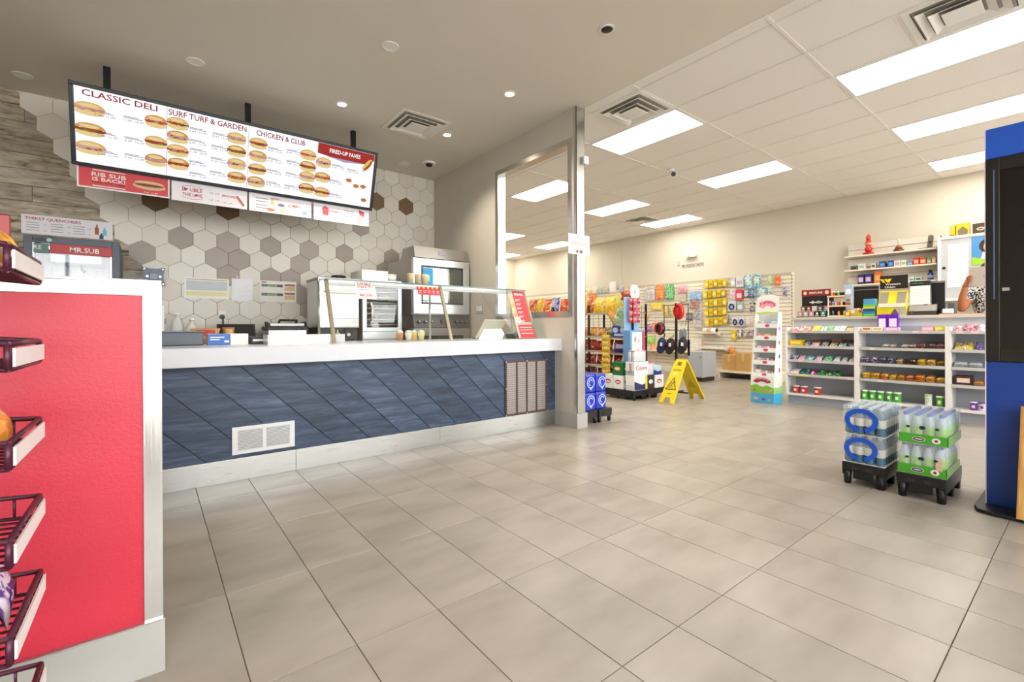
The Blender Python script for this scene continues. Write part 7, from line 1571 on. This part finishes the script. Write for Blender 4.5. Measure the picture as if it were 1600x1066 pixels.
f3 = FX(XA + .0004, a.y, b.z); hh = a.z - b.z
part('poster_art', MB().poly(f3, [(.004, .004), (.28, .004), (.28, hh * .14), (.12, hh * .2), (.004, hh * .3)], 0, .0008, 0).ell(f3, .16, hh * .66, .085, hh * .24, 0, .0008, 1).ell(f3, .17, hh * .62, .05, hh * .17, .0008, .0016, 2).poly(f3, [(.09, hh * .2), (.26, hh * .2), (.22, hh * .48), (.12, hh * .48)], 0, .0008, 3), [mat('#9fce2c', .4), mat('#3a2620', .5), mat('#d9a183', .5), mat('#dfe0e6', .5)], ps_)
for k, (p0, p1, c, n_) in enumerate((((1484, 353), (1492, 367), '#e3b92a', 'narrow yellow box on top of the white wall cabinet'), ((1494, 350), (1514.5, 366), '#e8b81e', 'wide yellow box with grey print on the wall cabinet'), ((1519.5, 350), (1545, 363), '#4a3622', 'dark brown box on the wall cabinet beside the kiosk'))):
    a, b = at(*p0, x=XA + .03), at(*p1, x=XA + .03); tt = thing('stored_box', n_, 'box', (XA + .1, (a.y + b.y) / 2, z1)); part('carton', MB().box(XA + .03, XA + .15, b.y, a.y, z1, a.z), mat(c, .4), tt, .002); ff = FX(XA + .0298, (a.y + b.y) / 2, z1); hh = a.z - z1
    if k == 1: part('leaf_print', MB().poly(ff, [(-.05, .005), (.05, .005), (.055, hh * .4), (.0, hh * .75), (-.055, hh * .4)], 0, .001), mat('#7a6a4c', .5), tt)
    if k == 2: text(tt, 'Ogeez', mat('#e9dccb', .5), ff, .02, hh * .5, .035, .13, c=.001, ex=.0005) if False else part('script_print', MB().ring(ff, .0, hh * .45, .04, .022, .01, 0, .001).ring(ff, .07, hh * .5, .04, .02, .01, 0, .001), mat('#e9dccb', .5), tt)
    if k == 0: part('mark', MB().fbox(ff, -.03, .02, .01, .03, 0, .001), mat('#8a6a1c', .5), tt)

# ================================================================== KIOSK
t = thing('kiosk', 'tall blue kiosk with black screen panel at the picture edge', 'kiosk', (3.95, .05, 0))
KB = mat('#123c8e', .35, 0, .05); KX0, KX1, KY0, KY1 = 3.8, 4.12, -.45, .409
part('foot_plate', MB().poly(Fr((0, 0, 0), (1, 0, 0), (0, 1, 0)), [(3.70, -.5), (4.20, -.5), (4.20, .45), (3.72, .45), (3.66, .43), (3.64, .37), (3.64, -.44)], 0, .022), BLACK, t, .004)
part('lower_body', MB().box(KX0, KX1, KY0, KY1, .022, .842), KB, t, .004)
part('header', MB().box(KX0, KX1, KY0, KY1, 2.006, 2.178), mat('#1b57c4', .35, 0, .05), t, .004)
part('screen_housing', MB().box(KX0 + .012, KX1, KY0, KY1, .842, 2.006), mat('#15110f', .3), t)
mb = MB(); mb.box(KX0 - .006, KX0 + .012, KY1 - .055, KY1, .845, 2.003); mb.box(KX0 - .006, KX0 + .012, KY0, KY0 + .055, .845, 2.003); mb.box(KX0 - .006, KX0 + .012, KY0 + .055, KY1 - .055, 1.93, 2.003); mb.box(KX0 - .006, KX0 + .012, KY0 + .055, KY1 - .055, .845, .92); part('bezel', mb, mat('#1c1613', .35), t, .003)
part('screen_glass', MB().box(KX0 + .006, KX0 + .0115, KY0 + .055, KY1 - .055, .92, 1.93), mat('#120e0c', .12), t)
part('led_slit', MB().box(KX0 - .0075, KX0 - .006, KY1 - .036, KY1 - .030, 1.2, 1.94), mat('#5b6a9c', .3), t)  # LED slit, drawn in plain blue-grey without any glow
part('edge_highlight', MB().box(KX0 - .003, KX0 + .03, KY1, KY1 + .005, .022, 2.178), mat('#e6d9ea', .3), t)  # bright highlight along the kiosk edge, put in as a pale strip
part('card_slot', MB().box(KX0 - .03, KX0 - .006, .315, .342, 1.245, 1.262), mat('#b9b6b0', .3, .3), t)
b0 = at(1589.5, 811, z=.024); b1 = at(1599, 660, x=KX0 - .008)
t = thing('wood_board', 'pale wooden board leaning against the kiosk', 'board', (b0.x, b0.y, .022))
fr = Fr((b0.x + .0, b0.y, .0225), (0, -1, 0), (KX0 - .012 - b0.x - .03, -.012, .72)); part('board', MB().fbox(fr, 0, .34, 0, .60, -.014, .0), wood_mat('m_board', [(.3, '#b07c3c'), (.55, '#d3a45c'), (.8, '#e3bf80')], ((1, 8, 1), (0, 0, 0)), 3, .5, .1), t, .002)
part('edge_band', MB().fbox(fr, -.004, -.0003, 0, .60, -.014, .0), mat('#c89448', .5), t)

# ================================================================== CLERK BEHIND THE COUNTER
SKIN = mat('#a8663f', .5, 0, .05); HAIR = mat('#1d1916', .6)
def shirt_mat():
    M, N, L, p = new_mat('m_patterned_shirt'); tc = nd(N, 'ShaderNodeTexCoord'); v = nd(N, 'ShaderNodeTexNoise', i_Scale=26.0, i_Detail=1.0, i_Distortion=2.2)
    L.new(tc.outputs['Object'], v.inputs['Vector']); r = ramp(N, [(.49, '#17161a'), (.53, '#d9d6d0')]); L.new(v.outputs['Fac'], r.inputs[0]); L.new(r.outputs[0], p.inputs['Base Color']); p.inputs['Roughness'].default_value = .8; return M
def skinned(pts, edges, sub=2):
    me = bpy.data.meshes.new('sk'); names = list(pts); me.from_pydata([pts[n][0] for n in names], [], [(names.index(a), names.index(b)) for a, b in edges])
    ob = bpy.data.objects.new('sk', me); C.objects.link(ob); m = ob.modifiers.new('s', 'SKIN'); m.use_smooth_shade = True
    for i, n in enumerate(names):
        r = pts[n][1]; r = r if isinstance(r, tuple) else (r, r); me.skin_vertices[0].data[i].radius = r; me.skin_vertices[0].data[i].use_root = (i == 0)
    s_ = ob.modifiers.new('u', 'SUBSURF'); s_.levels = s_.render_levels = sub
    dg = bpy.context.evaluated_depsgraph_get(); out = bpy.data.meshes.new_from_object(ob.evaluated_get(dg)); bpy.data.objects.remove(ob); return out
PX, PY = 7.92, .80
def V(x, y, z): return (PX + x, PY + y, z)
body = {'pelvis': (V(0, 0, .98), (.13, .15)), 'waist': (V(-.01, 0, 1.15), (.11, .14)), 'chest': (V(-.02, 0, 1.38), (.12, .16)), 'neckb': (V(-.03, 0, 1.52), (.06, .07)), 'neck': (V(-.05, 0, 1.58), .052), 'jaw': (V(-.09, 0, 1.63), .062), 'head': (V(-.075, 0, 1.70), (.088, .08)), 'crown': (V(-.06, 0, 1.765), .05)}
ed = [('pelvis', 'waist'), ('waist', 'chest'), ('chest', 'neckb'), ('neckb', 'neck'), ('neck', 'jaw'), ('jaw', 'head'), ('head', 'crown')]
for s_, n_ in ((1, 'r'), (-1, 'l')):
    body.update({'sh' + n_: (V(-.03, s_ * .17, 1.46), .065), 'el' + n_: (V(-.26, s_ * .235, 1.23), .042), 'fa' + n_: (V(-.31, s_ * .22, 1.36), .04), 'wr' + n_: (V(-.345, s_ * .195, 1.49), .028), 'pa' + n_: (V(-.352, s_ * .18, 1.545), (.018, .032)),
                 'hp' + n_: (V(0, s_ * .09, .93), .095), 'kn' + n_: (V(-.01, s_ * .10, .5), .065), 'an' + n_: (V(.02, s_ * .10, .09), .04), 'to' + n_: (V(-.12, s_ * .11, .035), .035)})
    ed += [('chest', 'sh' + n_), ('sh' + n_, 'el' + n_), ('el' + n_, 'fa' + n_), ('fa' + n_, 'wr' + n_), ('wr' + n_, 'pa' + n_), ('pelvis', 'hp' + n_), ('hp' + n_, 'kn' + n_), ('kn' + n_, 'an' + n_), ('an' + n_, 'to' + n_)]
    for k in range(4):      # fingers close on the front of the tablet edge
        z0 = 1.56 + .020 * (k - 1); ln = (.9, 1.05, 1.0, .8)[3 - k]
        body['f%da%s' % (k, n_)] = (V(-.375, s_ * (.165), z0 + .014), .0095); body['f%db%s' % (k, n_)] = (V(-.405, s_ * (.165 - .022 * ln), z0 + .026), .009); body['f%dc%s' % (k, n_)] = (V(-.408, s_ * (.165 - .05 * ln), z0 + .032), .008)
        ed += [('pa' + n_, 'f%da%s' % (k, n_)), ('f%da%s' % (k, n_), 'f%db%s' % (k, n_)), ('f%db%s' % (k, n_), 'f%dc%s' % (k, n_))]
    body['ta' + n_] = (V(-.345, s_ * .155, 1.535), .012); body['tb' + n_] = (V(-.352, s_ * .128, 1.56), .010); ed += [('wr' + n_, 'ta' + n_), ('ta' + n_, 'tb' + n_)]
bm_ = skinned(body, ed); bm_.materials.clear(); bm_.materials.append(SKIN)
pr_ = thing('person', 'person in a black and white patterned shirt holding up a tablet', 'person', (PX, PY, 0))
link('body', bm_, pr_, (-PX, -PY, 0))
face = MB(); hx, hy, hz = PX - .075, PY, 1.70
for s_ in (-1, 1): face.sphere((hx - .083, hy + s_ * .032, hz), .011, .014, .008, 10, 0); face.sphere((hx - .093, hy + s_ * .032, hz), .004, .006, .006, 8, 1)
part('eyes', face, [WHITE, HAIR], pr_); part('nose', MB().poly(Fr((hx - .085, hy - .012, hz - .03), (-1, 0, 0), (0, 0, 1)), [(0, -.012), (.028, -.012), (.004, .035)], -.024, 0), SKIN, pr_, .004); part('mouth', MB().sphere((hx - .088, hy, hz - .06), .008, .026, .008, 10), mat('#8a4038', .5), pr_)
for s_ in (-1, 1): part('ear', MB().sphere((hx + .005, hy + s_ * .085, hz - .005), .018, .008, .03, 10), SKIN, pr_)
hm = MB(); hm.sphere((hx + .018, hy, hz + .035), .098, .098, .085, 18); part('hair', hm, HAIR, pr_)
SH = {'pelvis': (V(0, 0, .97), (.145, .17)), 'waist': (V(-.01, 0, 1.15), (.128, .16)), 'chest': (V(-.02, 0, 1.38), (.135, .175)), 'neckb': (V(-.03, 0, 1.51), (.075, .085))}
se = [('pelvis', 'waist'), ('waist', 'chest'), ('chest', 'neckb')]
for s_, n_ in ((1, 'r'), (-1, 'l')): SH.update({'sh' + n_: (V(-.03, s_ * .175, 1.455), .085), 'sl' + n_: (V(-.17, s_ * .225, 1.34), .075)}); se += [('chest', 'sh' + n_), ('sh' + n_, 'sl' + n_)]
sm_ = skinned(SH, se); sm_.materials.clear(); sm_.materials.append(shirt_mat()); link('shirt', sm_, pr_, (-PX, -PY, 0))
TRO = {'pelvis': (V(0, 0, .97), (.14, .165)), 'hipr': (V(0, .09, .92), .11), 'hipl': (V(0, -.09, .92), .11), 'kr': (V(-.01, .10, .5), .082), 'kl': (V(-.01, -.10, .5), .082), 'ar': (V(.02, .10, .1), .065), 'al': (V(.02, -.10, .1), .065)}
tm_ = skinned(TRO, [('pelvis', 'hipr'), ('pelvis', 'hipl'), ('hipr', 'kr'), ('hipl', 'kl'), ('kr', 'ar'), ('kl', 'al')], 1); tm_.materials.clear(); tm_.materials.append(mat('#22252e', .8)); link('trousers', tm_, pr_, (-PX, -PY, 0))
for s_ in (-1, 1): part('shoe', MB().sphere((PX - .06, PY + s_ * .105, .04), .13, .05, .04, 12), BLACK, pr_)
tb = thing('tablet', 'grey tablet held up before the clerk\'s face', 'tablet', (PX - .39, PY, 1.49))
fr = Fr((PX - .385, PY, 1.50), (0, -1, 0), (.12, 0, 1)); part('case', MB().fbox(fr, -.155, .155, 0, .235, -.01, .0), mat('#a59a8d', .4), tb, .006); part('logo', MB().ell(fr, -.02, .12, .018, .018, 0, .001), mat('#7d7a86', .4), tb); part('screen', MB().fbox(fr, -.145, .145, .01, .225, -.0112, -.01), BLACK, tb)
